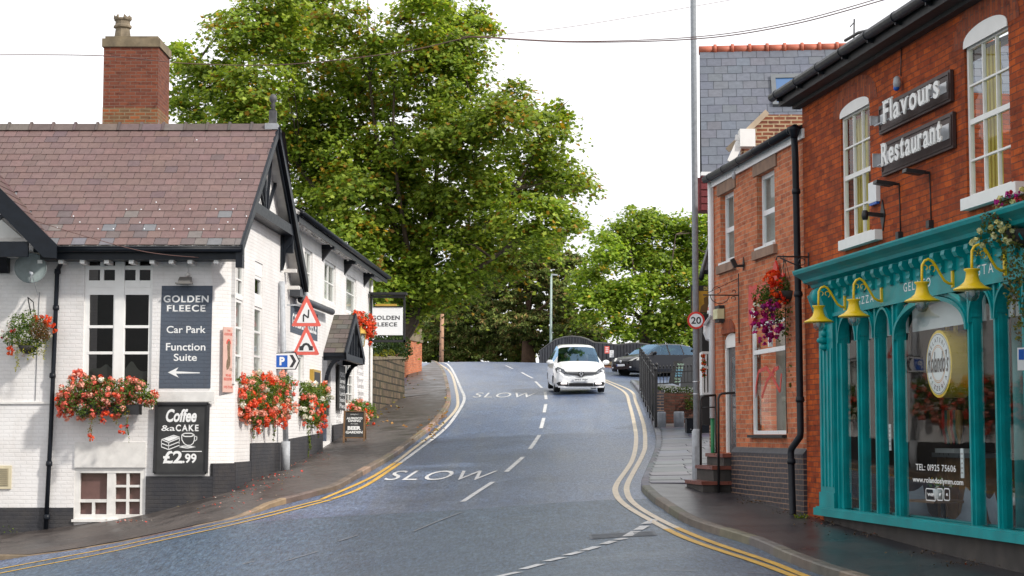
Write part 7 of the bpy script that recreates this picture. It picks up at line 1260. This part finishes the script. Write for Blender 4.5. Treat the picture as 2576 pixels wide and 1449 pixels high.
# ================================================================= cars
def car(name, label, body_m, st, gl, pos, yaw, pitch, white=True):
    r = thing(name, label, 'car', (0, 0, 0))
    def ring(s):
        y, zt, wr, zb, wb, zm, wm, zl = s; h = [(0, zt), (wr*.5, zt-.008), (wr*.85, zt-.03), (wr, zt-.075), (wb*.99, zb+.02), (wb, zb), (wm, zm), (wm, zl+.16), (wm-.04, zl+.02), (wm*.6, zl)]; return h
    ys = [s[0] for s in st]; ny = 44; Y = sorted(set([ys[0]+(ys[-1]-ys[0])*k/ny for k in range(ny+1)]+ys)); rows = []
    A = np.array(st)
    for y in Y: rows.append((y, ring([y]+[float(np.interp(y, A[:, 0], A[:, c])) for c in range(1, 8)])))
    a = MB(); n = 10; g = MB(); sg = MB()
    V = lambda i, j, s: (rows[i][1][j][0]*s, rows[i][0], rows[i][1][j][1])
    arcs = [(st_w, .37) for st_w in (wy0, wy1)]
    for i in range(len(rows)-1):
        ym = (rows[i][0]+rows[i+1][0])/2
        for j in range(n-1):
            for s in (-1, 1):
                q = [V(i, j, s), V(i+1, j, s), V(i+1, j+1, s), V(i, j+1, s)]
                if j in (6, 7, 8) and any(abs(ym-w) < .36 for w in (wy0, wy1)):
                    if j >= 7: continue
                    w = wy0 if abs(ym-wy0) < .36 else wy1; zc = .33+math.sqrt(max(0, .37**2-(ym-w)**2)); zA = max(rows[i][1][7][1], 0); q[2] = (q[2][0], q[2][1], max(q[2][2], zc)); q[3] = (q[3][0], q[3][1], max(q[3][2], zc))
                if gl[0] < ym < gl[1] and j <= 2: g.poly(q, None, True)
                elif gl[2] < ym < gl[3] and j == 3 and not any(abs(ym-b) < .045 for b in gl[4]): sg.poly(q, None, True)
                else: a.poly(q, None, True)
    for i in (0, len(rows)-1): a.poly([V(i, j, 1) for j in range(n)]+[V(i, j, -1) for j in range(n-1, 0, -1)])
    bo = a.build('body', body_m, r, local=True); g.build('windscreen', M['cargl'], r, local=True); sg.build('side_windows', M['cargl'], r, local=True)
    a = MB(); a.wbox(-.78, .78, .5, ys[-1]-.2, .22, .3); a.wbox(-.8, .8, 1.0, 1.5, .3, .92); a.wbox(-.72, .72, 2.0, 2.2, .3, 1.15); a.wbox(-.72, .72, 2.9, 3.1, .3, 1.2); a.wbox(-.75, .75, ys[-1]-.6, ys[-1]-.5, .3, 1.3); a.build('interior', M['dark'], r, local=True)
    W2 = st[3][6]
    for y in (wy0, wy1):
        for s in (-1, 1):
            a = MB(); a.lathe((s*(W2-.22), y, .325), [(.2, 0), (.31, 0), (.325, .03), (.325, .18), (.31, .21), (.2, .21)], 22, axis=(s, 0, 0)); w = a.build('wheel', M['tyre'], r, local=True); b = MB(); b.lathe((s*(W2-.21), y, .325), [(.0, .18), (.06, .19), (.2, .17), (.205, .2), (.2, .205)], 22, axis=(s, 0, 0))
            for k in range(5): t_ = k*2*math.pi/5; b.bar((s*(W2-.01), y, .325), (s*(W2-.01), y+.18*math.cos(t_), .325+.18*math.sin(t_)), .05, .02, up=(s, 0, 0))
            b.build('rim', M['alu'], w, local=True)
    for s in (-1, 1):
        a = MB(); a.ell((s*(W2+.10), 1.22, 1.05), (.125, .07, .085), 12, 8); a.bar((s*(W2-.08), 1.25, 1.0), (s*(W2+.05), 1.25, 1.02), .05); a.build('mirror', body_m, r, local=True)
    r.location = pos; r.rotation_euler = (pitch, 0, yaw); r['_loc'] = tuple(pos); return r
M['tyre'] = paint('tyre_rubber', (.02, .02, .02), .8); t = NT('car_window'); lw = t.n('ShaderNodeLayerWeight', i_Blend=.5); f = t.math('ADD', t.math('MULTIPLY', t.math('POWER', lw.outputs['Facing'], 3.), .8), .16); tr = t.n('ShaderNodeBsdfTransparent'); tr.inputs[0].default_value = (.35, .5, .6, 1); gl = t.n('ShaderNodeBsdfGlossy', i_Roughness=.04); gl.inputs[0].default_value = (.4, .62, .85, 1); mx = t.n('ShaderNodeMixShader'); t.l(f, mx.inputs[0]); t.l(tr.outputs[0], mx.inputs[1]); t.l(gl.outputs[0], mx.inputs[2]); t.l(mx.outputs[0], t.out.inputs[0]); M['cargl'] = t.m
def carpaint(name, c): t = NT(name); b = t.bsdf(c, .3, 0, spec=.5 if c[0] > .1 else .15); t.b.inputs['Coat Weight'].default_value = .8 if c[0] > .1 else .25; t.b.inputs['Coat Roughness'].default_value = .05; return b
wy0, wy1 = .86, 3.56
STN = [(0, .60, .40, .57, .62, .48, .66, .30), (.05, .72, .50, .69, .74, .5, .78, .24), (.18, .84, .62, .78, .82, .5, .865, .20), (.45, .95, .70, .88, .87, .55, .90, .18), (.80, 1.04, .74, .95, .885, .6, .92, .18), (.98, 1.09, .76, .985, .89, .6, .92, .18), (1.35, 1.35, .71, 1.0, .89, .6, .92, .18), (1.8, 1.59, .655, 1.01, .89, .6, .92, .18), (2.2, 1.65, .64, 1.02, .89, .6, .92, .18), (3.1, 1.66, .63, 1.04, .89, .6, .92, .18), (3.8, 1.59, .57, 1.06, .88, .6, .91, .2), (4.2, 1.42, .55, 1.04, .84, .6, .87, .24), (4.34, 1.08, .55, .95, .80, .55, .82, .3), (4.37, .7, .5, .65, .7, .5, .72, .35)]
wc = carpaint('white_car_paint', (.82, .83, .84)); kc = carpaint('black_car_paint', (.012, .013, .018))
g0 = G(1449, 985); pitch = math.atan((h1(g0[0], 66)-h1(g0[0], 63))/3)
cp_ = (g0[0]+.10, 62.6, h1(g0[0], 62.6)+.04)
wcar = car('white_car', 'white people carrier coming down the hill with its day lamps on', wc, STN, (.99, 1.82, 1.35, 4.0, (2.25, 3.2)), cp_, math.radians(3), pitch)
def lb(name, mb, m, par=wcar): return mb.build(name, m, par, local=True)
hl_m = paint('headlamp_glass', (.16, .17, .19), .08, .4, var=.5, scale=22, bump=0)
for s in (-1, 1):
    a = MB(); q = [(s*.50, .05, .70), (s*.84, .22, .70), (s*.89, .40, .84), (s*.80, .32, .92), (s*.60, .12, .83)]; a.ext([(x, y-.06, z) for x, y, z in q], (0, .12, 0)); hd = lb('headlight', a, hl_m); b = MB(); b.ell((s*.74, .12, .79), (.05, .04, .045), 10, 6); lb('reflector', b, M['alu'], hd)
    a = MB(); a.ext([(s*.44, -.03, .25), (s*.78, .05, .25), (s*.85, .10, .34), (s*.78, .03, .40), (s*.46, -.03, .38)], (0, .08, 0)); fg = lb('fog_lamp_surround', a, M['blackm']); b = MB(); b.box(W0, s*.50, s*.71, .035, .075, .325, .375)
    em = bpy.data.materials.get('day_lamp')
    if em is None: t = NT('day_lamp'); e_ = t.n('ShaderNodeEmission', i_Strength=2.2); e_.inputs[0].default_value = (1, .9, .88, 1); t.l(e_.outputs[0], t.out.inputs[0]); em = t.m
    lb('day_lamp', b, em, fg)
a = MB(); a.ext([(-.58, .0, .76), (.58, .0, .76), (.5, -.02, .68), (.14, -.04, .64), (.06, -.05, .58), (-.06, -.05, .58), (-.14, -.04, .64), (-.5, -.02, .68)], (0, .08, 0)); lb('upper_grille', a, M['blackm']); a = MB(); a.wbox(-.52, -.1, -.045, 0, .705, .73); a.wbox(.1, .52, -.045, 0, .705, .73); lb('chrome_strip', a, M['alu'])
a = MB(); a.ext([(0, -.075, .79), (.075, -.075, .69), (0, -.075, .58), (-.075, -.075, .69)], (0, .03, 0)); bdg = lb('badge', a, M['alu']); a = MB(); a.ext([(0, -.08, .74), (.032, -.08, .69), (0, -.08, .635), (-.032, -.08, .69)], (0, .005, 0)); lb('badge_centre', a, M['blackm'], bdg)
a = MB(); a.wbox(-.42, .42, -.02, .08, .245, .36)
for k in range(5): a.wbox(-.42, .42, -.03, -.02, .255+k*.02, .262+k*.02)
lb('lower_grille', a, M['blackm']); a = MB(); a.wbox(-.80, .80, -.0, .1, .20, .26); lb('front_lip', a, wc)
a = MB(); a.wbox(-.26, .26, -.075, -.03, .42, .53); npl = lb('number_plate', a, M['signw']); a = MB(); word(a, Frame((0, -.076), (1, 0)), 'SH65 WJV', -.23, .23, .44, .51, .002, bold=.02); lb('registration', a, M['letterk'], npl)
# driver and passenger
def person(label, loc, shirt, lean=.0):
    v = [(0, 0, .0), (0, .02, .22), (0, 0, .44), (0, -.01, .56), (0, -.03, .66), (0, -.03, .76), (.19, 0, .46), (.24, -.12, .28), (.16, -.38, .34), (-.19, 0, .46), (-.24, -.12, .28), (-.16, -.38, .34)]
    e = [(0, 1), (1, 2), (2, 3), (3, 4), (4, 5), (2, 6), (6, 7), (7, 8), (2, 9), (9, 10), (10, 11)]; rd = [.16, .15, .13, .055, .095, .07, .07, .05, .035, .07, .05, .035]
    me = bpy.data.meshes.new('person'); me.from_pydata(v, e, []); o = bpy.data.objects.new('person', me); COL.objects.link(o); m1 = o.modifiers.new('skin', 'SKIN'); m2 = o.modifiers.new('sub', 'SUBSURF'); m2.levels = 1; m2.render_levels = 1
    for k, q in enumerate(rd): me.skin_vertices[0].data[k].radius = (q, q*.85)
    me.skin_vertices[0].data[0].use_root = True; me.materials.append(shirt); o.location = loc; o.rotation_euler = (pitch, 0, math.radians(3)); o['_loc'] = tuple(loc); tag(o, label, 'person')
    a = MB(); a.ell((0, -.045, .715), (.075, .09, .11), 12, 8); a.ell((0, -.135, .70), (.012, .02, .022), 6, 4); a.build('face', paint('skin_tone', (.5, .28, .2), .6), o, local=True); a = MB(); a.ell((0, -.005, .755), (.085, .09, .09), 12, 8); a.build('hair', paint('grey_hair', (.12, .1, .09), .9), o, local=True)
    for k in (-1, 1): a = MB(); a.ell((k*.03, -.128, .73), (.01, .006, .006), 6, 4); a.build('eye', M['letterk'], o, local=True)
    return o
from mathutils import Euler
Rm = Euler((pitch, 0, math.radians(3))).to_matrix()
def incar(p): return tuple(Vector(cp_)+Rm@Vector(p))
person('driver in dark top behind the windscreen on the left of the white car', incar((-.36, 2.0, .55)), paint('dark_top', (.05, .07, .12), .8)); person('passenger in red top behind the windscreen on the right of the white car', incar((.36, 2.0, .5)), paint('red_top', (.45, .05, .06), .8))
# black car
ST2 = [(s[0]*1.01, .28+(s[1]-.28)*.93, s[2]*.97, .28+(s[3]-.28)*.95, s[4]*.97, s[5]*.95, s[6]*.97, s[7]) for s in STN]
gb = G(1580, 946); bp = (P(1563, 900, 82.5)[0], 82.5, P(1585, 945.5, 82.5)[2]); yb = math.radians(-52)
bcar = car('black_car', 'black car waiting at the side road by the bridge parapet', kc, ST2, (1.0, 1.84, 1.3, 4.05, (2.25, 3.2)), bp, yb, 0, False)
for s in (-1, 1):
    a = MB(); q = [(s*.50, .06, .68), (s*.84, .28, .70), (s*.87, .50, .84), (s*.74, .34, .85)]; a.ext([(x, y-.06, z) for x, y, z in q], (0, .12, 0)); lb('headlight', a, paint('pale_headlamp', (.5, .5, .48), .1, .2, var=.3, scale=20), bcar)
    a = MB(); a.ell((s*.6, .02, .38), (.07, .05, .05), 8, 6); lb('fog_lamp', a, M['alu'], bcar)
a = MB(); a.wbox(-.45, .45, -.02, .1, .60, .68); lb('grille', a, M['blackm'], bcar); a = MB(); a.lathe((0, -.03, .66), [(.06, 0), (.07, .02), (.04, .03)], 14, axis=(0, -1, 0)); lb('badge', a, M['alu'], bcar); a = MB(); a.wbox(-.26, .26, -.06, -.02, .44, .54); npl = lb('number_plate', a, M['signw'], bcar); a = MB(); a.wbox(-.255, -.21, -.064, -.06, .445, .535); lb('blue_band', a, M['blue'], npl)
a = MB(); a.tube([(-.895, 1.3, 1.0), (-.895, 2.6, 1.02), (-.88, 4.0, 1.05)], .012, 6); lb('chrome_trim', a, M['alu'], bcar)
# fallen petals, leaves and weeds (scattered)
def scatter(name, lab, px, n, size, cols, pr, dz=.115, spread=(1, 1)):
    C = []
    for _ in range(n): x0, y0, sx_, sy_ = random.choice(px); g = G(x0+random.gauss(0, sx_), y0+random.gauss(0, sy_), dz); C.append((g[0], g[1], g[2]+.008))
    C = np.array(C); N = RNG.normal(size=(n, 3))*.35+[0, 0, 1]; o = kites(C, N, RNG.uniform(.6, 1.4, n)*size, palette(n, cols, pr), name, M['petal'], None); struct(o, 'stuff'); o['label'] = lab; o['category'] = name.split('_')[-1]; return o
scatter('fallen_petals', 'red, pink and white petals scattered on the pavement below the window boxes', [(650, 1215, 40, 18), (600, 1240, 30, 12), (740, 1160, 25, 8), (790, 1145, 22, 7), (760, 1150, 20, 8), (500, 1268, 60, 14), (290, 1312, 50, 3), (700, 1195, 30, 10)], 210, .045, [(.7, .06, .04), (.7, .25, .2), (.6, .5, .45), (.3, .2, .1)], [.5, .2, .2, .1])
scatter('fallen_leaves', 'brown and yellow leaves lying along the far kerb and pavement', [(1125, 990, 3, 25), (1115, 1045, 8, 10), (1060, 1085, 20, 12), (980, 1010, 20, 14), (1010, 985, 25, 12), (960, 1050, 12, 12), (1040, 950, 20, 10), (1090, 1070, 15, 10)], 170, .10, [(.4, .2, .05), (.25, .12, .04), (.4, .32, .06)], [.4, .35, .25], .1)
scatter('leaf_litter', 'dark leaf litter and dirt along the foot of the right-hand walls', [(2100, 1318, 40, 4), (2200, 1345, 50, 4), (2350, 1392, 60, 4), (1990, 1288, 25, 3), (1900, 1262, 25, 3), (2450, 1418, 50, 4), (2080, 1302, 20, 3)], 420, .03, [(.08, .05, .03), (.14, .09, .05), (.3, .05, .02)], [.5, .45, .05])
def weed(lab, px, n, r): g = G(px[0], px[1], .1); d = thing('weed', lab, 'weed', g, 'small weeds at the foot of the walls'); C = np.array(g)+np.abs(RNG.normal(size=(n, 3)))*[0, 0, r*.5]+RNG.normal(size=(n, 3))*[r, r*.5, 0]; kites(C, RNG.normal(size=(n, 3))+[0, -.4, .5], np.full(n, .035), palette(n, [(.2, .3, .04), (.12, .2, .03), (.35, .35, .05)], [1, 1, .5]), 'leaves', M['leaf'], d)
weed('yellow green moss tuft against the pub wall at the left edge', (35, 1338), 380, .17); weed('small green weed below the handrail of the red steps', (1812, 1236), 60, .05); weed('small green weed between the downpipe and the teal shop front', (2015, 1303), 60, .05); weed('trailing green weed at the foot of the pub wing wall', (785, 1128), 60, .07)
# ================================================================= trees
def crown(root, lobes, kpm, per, size, cols, pr, spread=.33, up=.7, yvar=1.5, name='crown', mat='leaf', flat=1., thin=.35, patch=None, seed=1, lobed=True, gap=0):
    """lobes: (px, py, Y, r_px). Clumps of leaves on and in the lobes."""
    C = []; N = []; K = []
    for li, (x, y, Y, r) in enumerate(lobes):
        c = np.array(P(x, y, Y)); R = r*Y/FP; m = max(5, int(kpm*R*R)); d = RNG.normal(size=(m, 3)); d /= np.linalg.norm(d, axis=1, keepdims=True); k = RNG.uniform(.25, 1.05, m)**.55
        cc = c+d*k[:, None]*np.array([R, R*1.1, R*flat]); sz = RNG.uniform(.6, 1.5, m)
        lob_t = RNG.uniform(-.15, .15)
        for i in range(m):
            n = int(per*sz[i]); q = RNG.normal(size=(n, 3))*np.array([spread, spread, spread*thin])*sz[i]; out = d[i].copy(); out[2] = abs(out[2])*.5+.3
            q[:, 2] -= (q[:, 0]**2+q[:, 1]**2)*.35/spread*.5      # drooping edges
            C.append(cc[i]+q); N.append(np.array([0, 0, up])+out*.5+RNG.normal(size=(n, 3))*.45)
            p_ = np.array(pr, float); 
            if patch is not None and RNG.uniform() < patch[1]*(1.8 if k[i] > .8 else .4): p_ = np.array(patch[0], float)
            base = palette(n, cols, p_, .22)*(1+lob_t+RNG.uniform(-.15, .15)); K.append(base)
    C = np.concatenate(C); N = np.concatenate(N); K = np.clip(np.concatenate(K), 0, 1); n = len(C)
    return kites(C, N, RNG.uniform(.7, 1.35, n)*size, K, name, M[mat], root, lobed=lobed)
def limbs(root, base, stems, r0, mat='bark', name='trunk'):
    a = MB()
    f0 = Vector(P(*stems[0][0])); a.tube([Vector(base), Vector(base).lerp(f0, .5), f0], [r0, r0*.8, r0*.6], 10)
    for st_ in stems:
        pts = [Vector(base)]+[Vector(P(*k)) for k in st_]; o = []
        for i in range(len(pts)-1):
            p0, p1, p2, p3 = pts[max(i-1, 0)], pts[i], pts[i+1], pts[min(i+2, len(pts)-1)]
            for j in range(5): t_ = j/5; o.append(.5*((2*p1)+(p2-p0)*t_+(2*p0-5*p1+4*p2-p3)*t_*t_+(3*p1-p0-3*p2+p3)*t_**3))
        o.append(pts[-1]); n = len(o); a.tube(o, [r0*(1-.95*(k/(n-1))**.45) for k in range(n)], 7)
    return a.build(name, M[mat], root)
def twigs(root, lobes, base_pts, r=.035, mat='bark', name='branches', per=3):
    a = MB()
    for (x, y, Y, rr) in lobes:
        c = Vector(P(x, y, Y)); b = min((Vector(P(*k)) for k in base_pts), key=lambda q: (q-c).length+max(0, (q.z-c.z))*2)
        for k in range(per): e = c+Vector(RNG.normal(size=3))*rr*Y/FP*.6; m = b.lerp(e, .5)+Vector((0, 0, .25)); a.tube([b, m, e], [r*1.6, r, r*.3], 5, cap=False)
    return a.build(name, M[mat], root)
MG = [(.30, .40, .055), (.21, .31, .04), (.42, .50, .08), (.14, .23, .035), (.50, .30, .03), (.34, .19, .03)]
T1 = thing('maple_tree', 'huge maple tree with yellowing leaves rising behind the pub', 'tree', P(1040, 880, 69)); Yt = 68
L1 = [(620, 70, 85), (560, 60, 45), (530, 190, 75), (470, 240, 45), (465, 165, 22), (445, 120, 12), (640, 230, 105), (750, 90, 110), (700, 0, 90), (860, 60, 70), (790, -40, 90), (1060, 60, 75), (1130, 20, 75), (1140, 120, 80), (1190, 150, 42), (1080, -20, 60), (800, 240, 115), (950, 210, 110), (1090, 220, 105), (1190, 210, 35), (720, 350, 95), (600, 290, 60), (850, 380, 125), (1000, 360, 120), (1140, 340, 110), (1260, 300, 80), (1300, 240, 45), (1360, 330, 75), (1410, 280, 35), (1300, 430, 105), (1390, 440, 65), (1440, 450, 40), (1180, 490, 115), (1040, 520, 120), (900, 510, 120), (800, 470, 85), (760, 560, 60), (1330, 540, 80), (1410, 530, 45), (1445, 560, 25), (1230, 600, 85), (1110, 640, 95), (990, 650, 95), (880, 610, 80), (1040, 730, 60), (1130, 720, 50), (960, 720, 45), (1340, 610, 55), (1290, 670, 40), (1200, 670, 50), (1035, 765, 30), (1010, 800, 26), (960, 760, 45), (1000, 785, 35), (1060, 775, 32), (925, 735, 32), (1100, 745, 42), (1020, 700, 60), (1180, 60, 45), (1210, 60, 20), (490, 300, 30), (960, 110, 50), (930, 690, 60)]
random.seed(3); L1 = [(x, y, Yt+random.uniform(-3.2, 3.2), r*.94) for x, y, r in L1]
crown(T1, L1, 21.0, 78, .15, MG, [.34, .26, .20, .15, .012, .03], .34, patch=([.25, .12, .25, .05, .24, .09], .08), thin=.32)
bs = P(965, 900, 69); S1 = [[(1050, 760, 69), (1000, 600, 68.5), (960, 420, 68), (930, 200, 68), (925, -20, 68)], [(1055, 740, 69), (1080, 560, 69), (1100, 380, 69), (1060, 150, 69), (1040, -30, 69)], [(1050, 780, 69), (1180, 620, 68.5), (1290, 480, 68), (1370, 340, 68)], [(1045, 780, 69), (900, 620, 69), (760, 430, 69), (600, 250, 69), (480, 180, 69)], [(1050, 760, 69), (1010, 500, 70), (880, 250, 70), (780, 30, 70)], [(1050, 760, 69), (1120, 560, 68), (1200, 380, 68), (1150, 100, 68)], [(1050, 770, 68.5), (1020, 600, 68), (990, 350, 67.5), (1000, 60, 67.5)], [(1050, 770, 69), (1240, 650, 67), (1400, 520, 67)]]
limbs(T1, bs, S1, .34); twigs(T1, L1, [k for s in S1 for k in s], .026, per=2)
T2 = thing('maple_tree', 'smaller bright green maple at the right behind the black car', 'tree', P(1620, 905, 104)); Y2 = 103
L2 = [(1600, 560, 45), (1560, 590, 40), (1640, 560, 45), (1700, 580, 42), (1750, 570, 40), (1780, 620, 45), (1520, 620, 40), (1490, 670, 35), (1590, 640, 45), (1650, 640, 45), (1720, 650, 45), (1470, 730, 30), (1520, 740, 38), (1580, 730, 42), (1650, 720, 45), (1730, 720, 48), (1490, 780, 30), (1550, 790, 35), (1680, 790, 50), (1740, 790, 45), (1620, 830, 38), (1560, 845, 30), (1690, 845, 38), (1750, 850, 40), (1460, 680, 20), (1800, 700, 45), (1800, 800, 50)]
random.seed(5); L2 = [(x, y, Y2+random.uniform(-3, 3), r) for x, y, r in L2]
crown(T2, L2, 24, 62, .18, [(.28, .40, .05), (.19, .30, .035), (.40, .50, .07), (.12, .2, .025), (.6, .42, .05)], [.36, .25, .25, .12, .02], .42, patch=([.3, .1, .3, .0, .3], .05), thin=.35)
S2 = [[(1625, 800, 104), (1600, 700, 103), (1580, 600, 103)], [(1630, 800, 104), (1680, 700, 103), (1700, 590, 103)], [(1625, 820, 104), (1540, 740, 103), (1500, 690, 103)], [(1630, 820, 104), (1740, 740, 103), (1780, 640, 103)], [(1625, 800, 104), (1640, 680, 104), (1640, 580, 104)]]
limbs(T2, P(1625, 905, 104), S2, .38); twigs(T2, L2, [k for s in S2 for k in s], .03, per=2)
PG = [(.20, .26, .065), (.13, .18, .045), (.29, .32, .08), (.36, .25, .09), (.23, .17, .07)]
def pine(lab, base, top, pads, tr, r0):
    t_ = thing('pine_tree', lab, 'tree', P(*base), 'pine trees beyond the crest of the road'); L = [(x, y, base[2]+random.uniform(-2.5, 2.5), rx) for x, y, rx in pads]
    C = []; N = []; K = []
    for x, y, Y, r in L:
        c = np.array(P(x, y, Y)); R = r*Y/FP; m = int(22*R*R)+20; d = RNG.normal(size=(m, 3)); d /= np.linalg.norm(d, axis=1, keepdims=True); cc = c+d*RNG.uniform(.3, 1, (m, 1))**.6*np.array([R*1.15, R, R*.6])
        for i in range(m):
            n = 66; q = RNG.normal(size=(n, 3)); q /= np.linalg.norm(q, axis=1, keepdims=True); q[:, 2] = np.abs(q[:, 2])*.8; C.append(cc[i]+q*.27*RNG.uniform(.4, 1.1, (n, 1))); N.append(q*.3+RNG.normal(size=(n, 3))*.6+[0, 0, .2]); pr = [.36, .36, .16, .05, .07] if RNG.uniform() > .2 else [.2, .2, .2, .25, .15]; K.append(palette(n, PG, pr, .25)*(1+RNG.uniform(-.2, .2)))
    C = np.concatenate(C); kites(C, np.concatenate(N), RNG.uniform(.7, 1.3, len(C))*.25, np.clip(np.concatenate(K), 0, 1), 'foliage', M['needle'], t_, asp=.45)
    limbs(t_, P(*base), tr, r0, 'pbark'); twigs(t_, L, [k for s in tr for k in s], .06, 'pbark', per=1); return t_
random.seed(9)
pine('tall dark pine with a thick straight trunk behind the white car', (1330, 935, 112), None, [(1345, 610, 45), (1400, 600, 30), (1300, 640, 50), (1370, 650, 60), (1430, 660, 35), (1330, 690, 60), (1400, 700, 55), (1260, 690, 50), (1290, 730, 60), (1370, 740, 65), (1430, 750, 45), (1240, 760, 55), (1320, 780, 60), (1400, 800, 55), (1460, 810, 45), (1270, 820, 55), (1350, 830, 60), (1430, 845, 55), (1490, 840, 35), (1290, 870, 50), (1370, 870, 45), (1450, 870, 50), (1310, 600, 35), (1230, 720, 40), (1500, 870, 25)], [[(1328, 800, 112), (1332, 680, 112), (1345, 590, 112)]], .52)
pine('leaning pine with drooping lower branches left of the white car', (1240, 935, 116), None, [(1200, 730, 45), (1160, 760, 45), (1220, 780, 50), (1140, 800, 45), (1190, 820, 50), (1240, 830, 45), (1120, 850, 40), (1170, 870, 40), (1230, 875, 40), (1100, 820, 35), (1210, 700, 30), (1150, 890, 28), (1260, 890, 45), (1280, 850, 40), (1300, 900, 40), (1200, 850, 40), (1170, 790, 40)], [[(1250, 870, 116), (1245, 800, 116), (1215, 720, 116)]], .42)
pine('low dark pine at the left of the crest behind the wooden pole', (1150, 935, 122), None, [(1090, 760, 35), (1070, 800, 35), (1110, 790, 40), (1085, 840, 38), (1130, 840, 35), (1075, 880, 35), (1120, 885, 40), (1160, 850, 35), (1050, 830, 20), (1190, 890, 30), (1060, 890, 22), (1090, 850, 40), (1140, 810, 40), (1130, 760, 30), (1200, 895, 40), (1100, 900, 40), (1160, 900, 35)], [[(1150, 860, 122), (1120, 780, 122)]], .3)
# ivy and shrubs at the pub's far end
iv = thing('ivy_bush', 'dark green ivy spilling over the stone wall below the hanging sign', 'ivy', P(985, 880, 62)); il = [(940, 870, 59, 24), (965, 868, 61, 26), (990, 865, 63, 28), (1012, 868, 65, 24), (1024, 882, 66, 16), (935, 888, 58, 18), (960, 890, 60, 14), (1000, 890, 64, 22), (1016, 900, 65, 12), (955, 850, 61, 20), (1000, 850, 64, 16)]; greens(iv, il, 2600, .085, [(.04, .08, .02), (.025, .05, .012), (.08, .12, .03)])
iv = thing('moss_cushion', 'yellow green moss and leaves on top of the stone wall', 'moss', P(965, 895, 59)); greens(iv, [(945, 896, 57.5, 9), (965, 890, 59, 12), (985, 888, 60.5, 10), (930, 900, 56.5, 8)], 4500, .06, [(.22, .24, .03), (.3, .28, .03), (.1, .14, .03)])
iv = thing('wall_moss', 'bright yellow moss patch on the coping of the brick wall', 'moss', P(1050, 830, 78.8)); greens(iv, [(1046, 832, 78.6, 6), (1054, 830, 79, 6)], 3500, .07, [(.5, .38, .03), (.4, .36, .04)], (1, 1))
iv = thing('gutter_plant', 'small fern growing out of the far end of the pub gutter', 'fern', P(957, 655, 56)); greens(iv, [(955, 668, 56, 8), (958, 656, 56, 7), (960, 646, 56, 5)], 6000, .06, [(.25, .28, .05), (.4, .22, .05)], (1, 1))
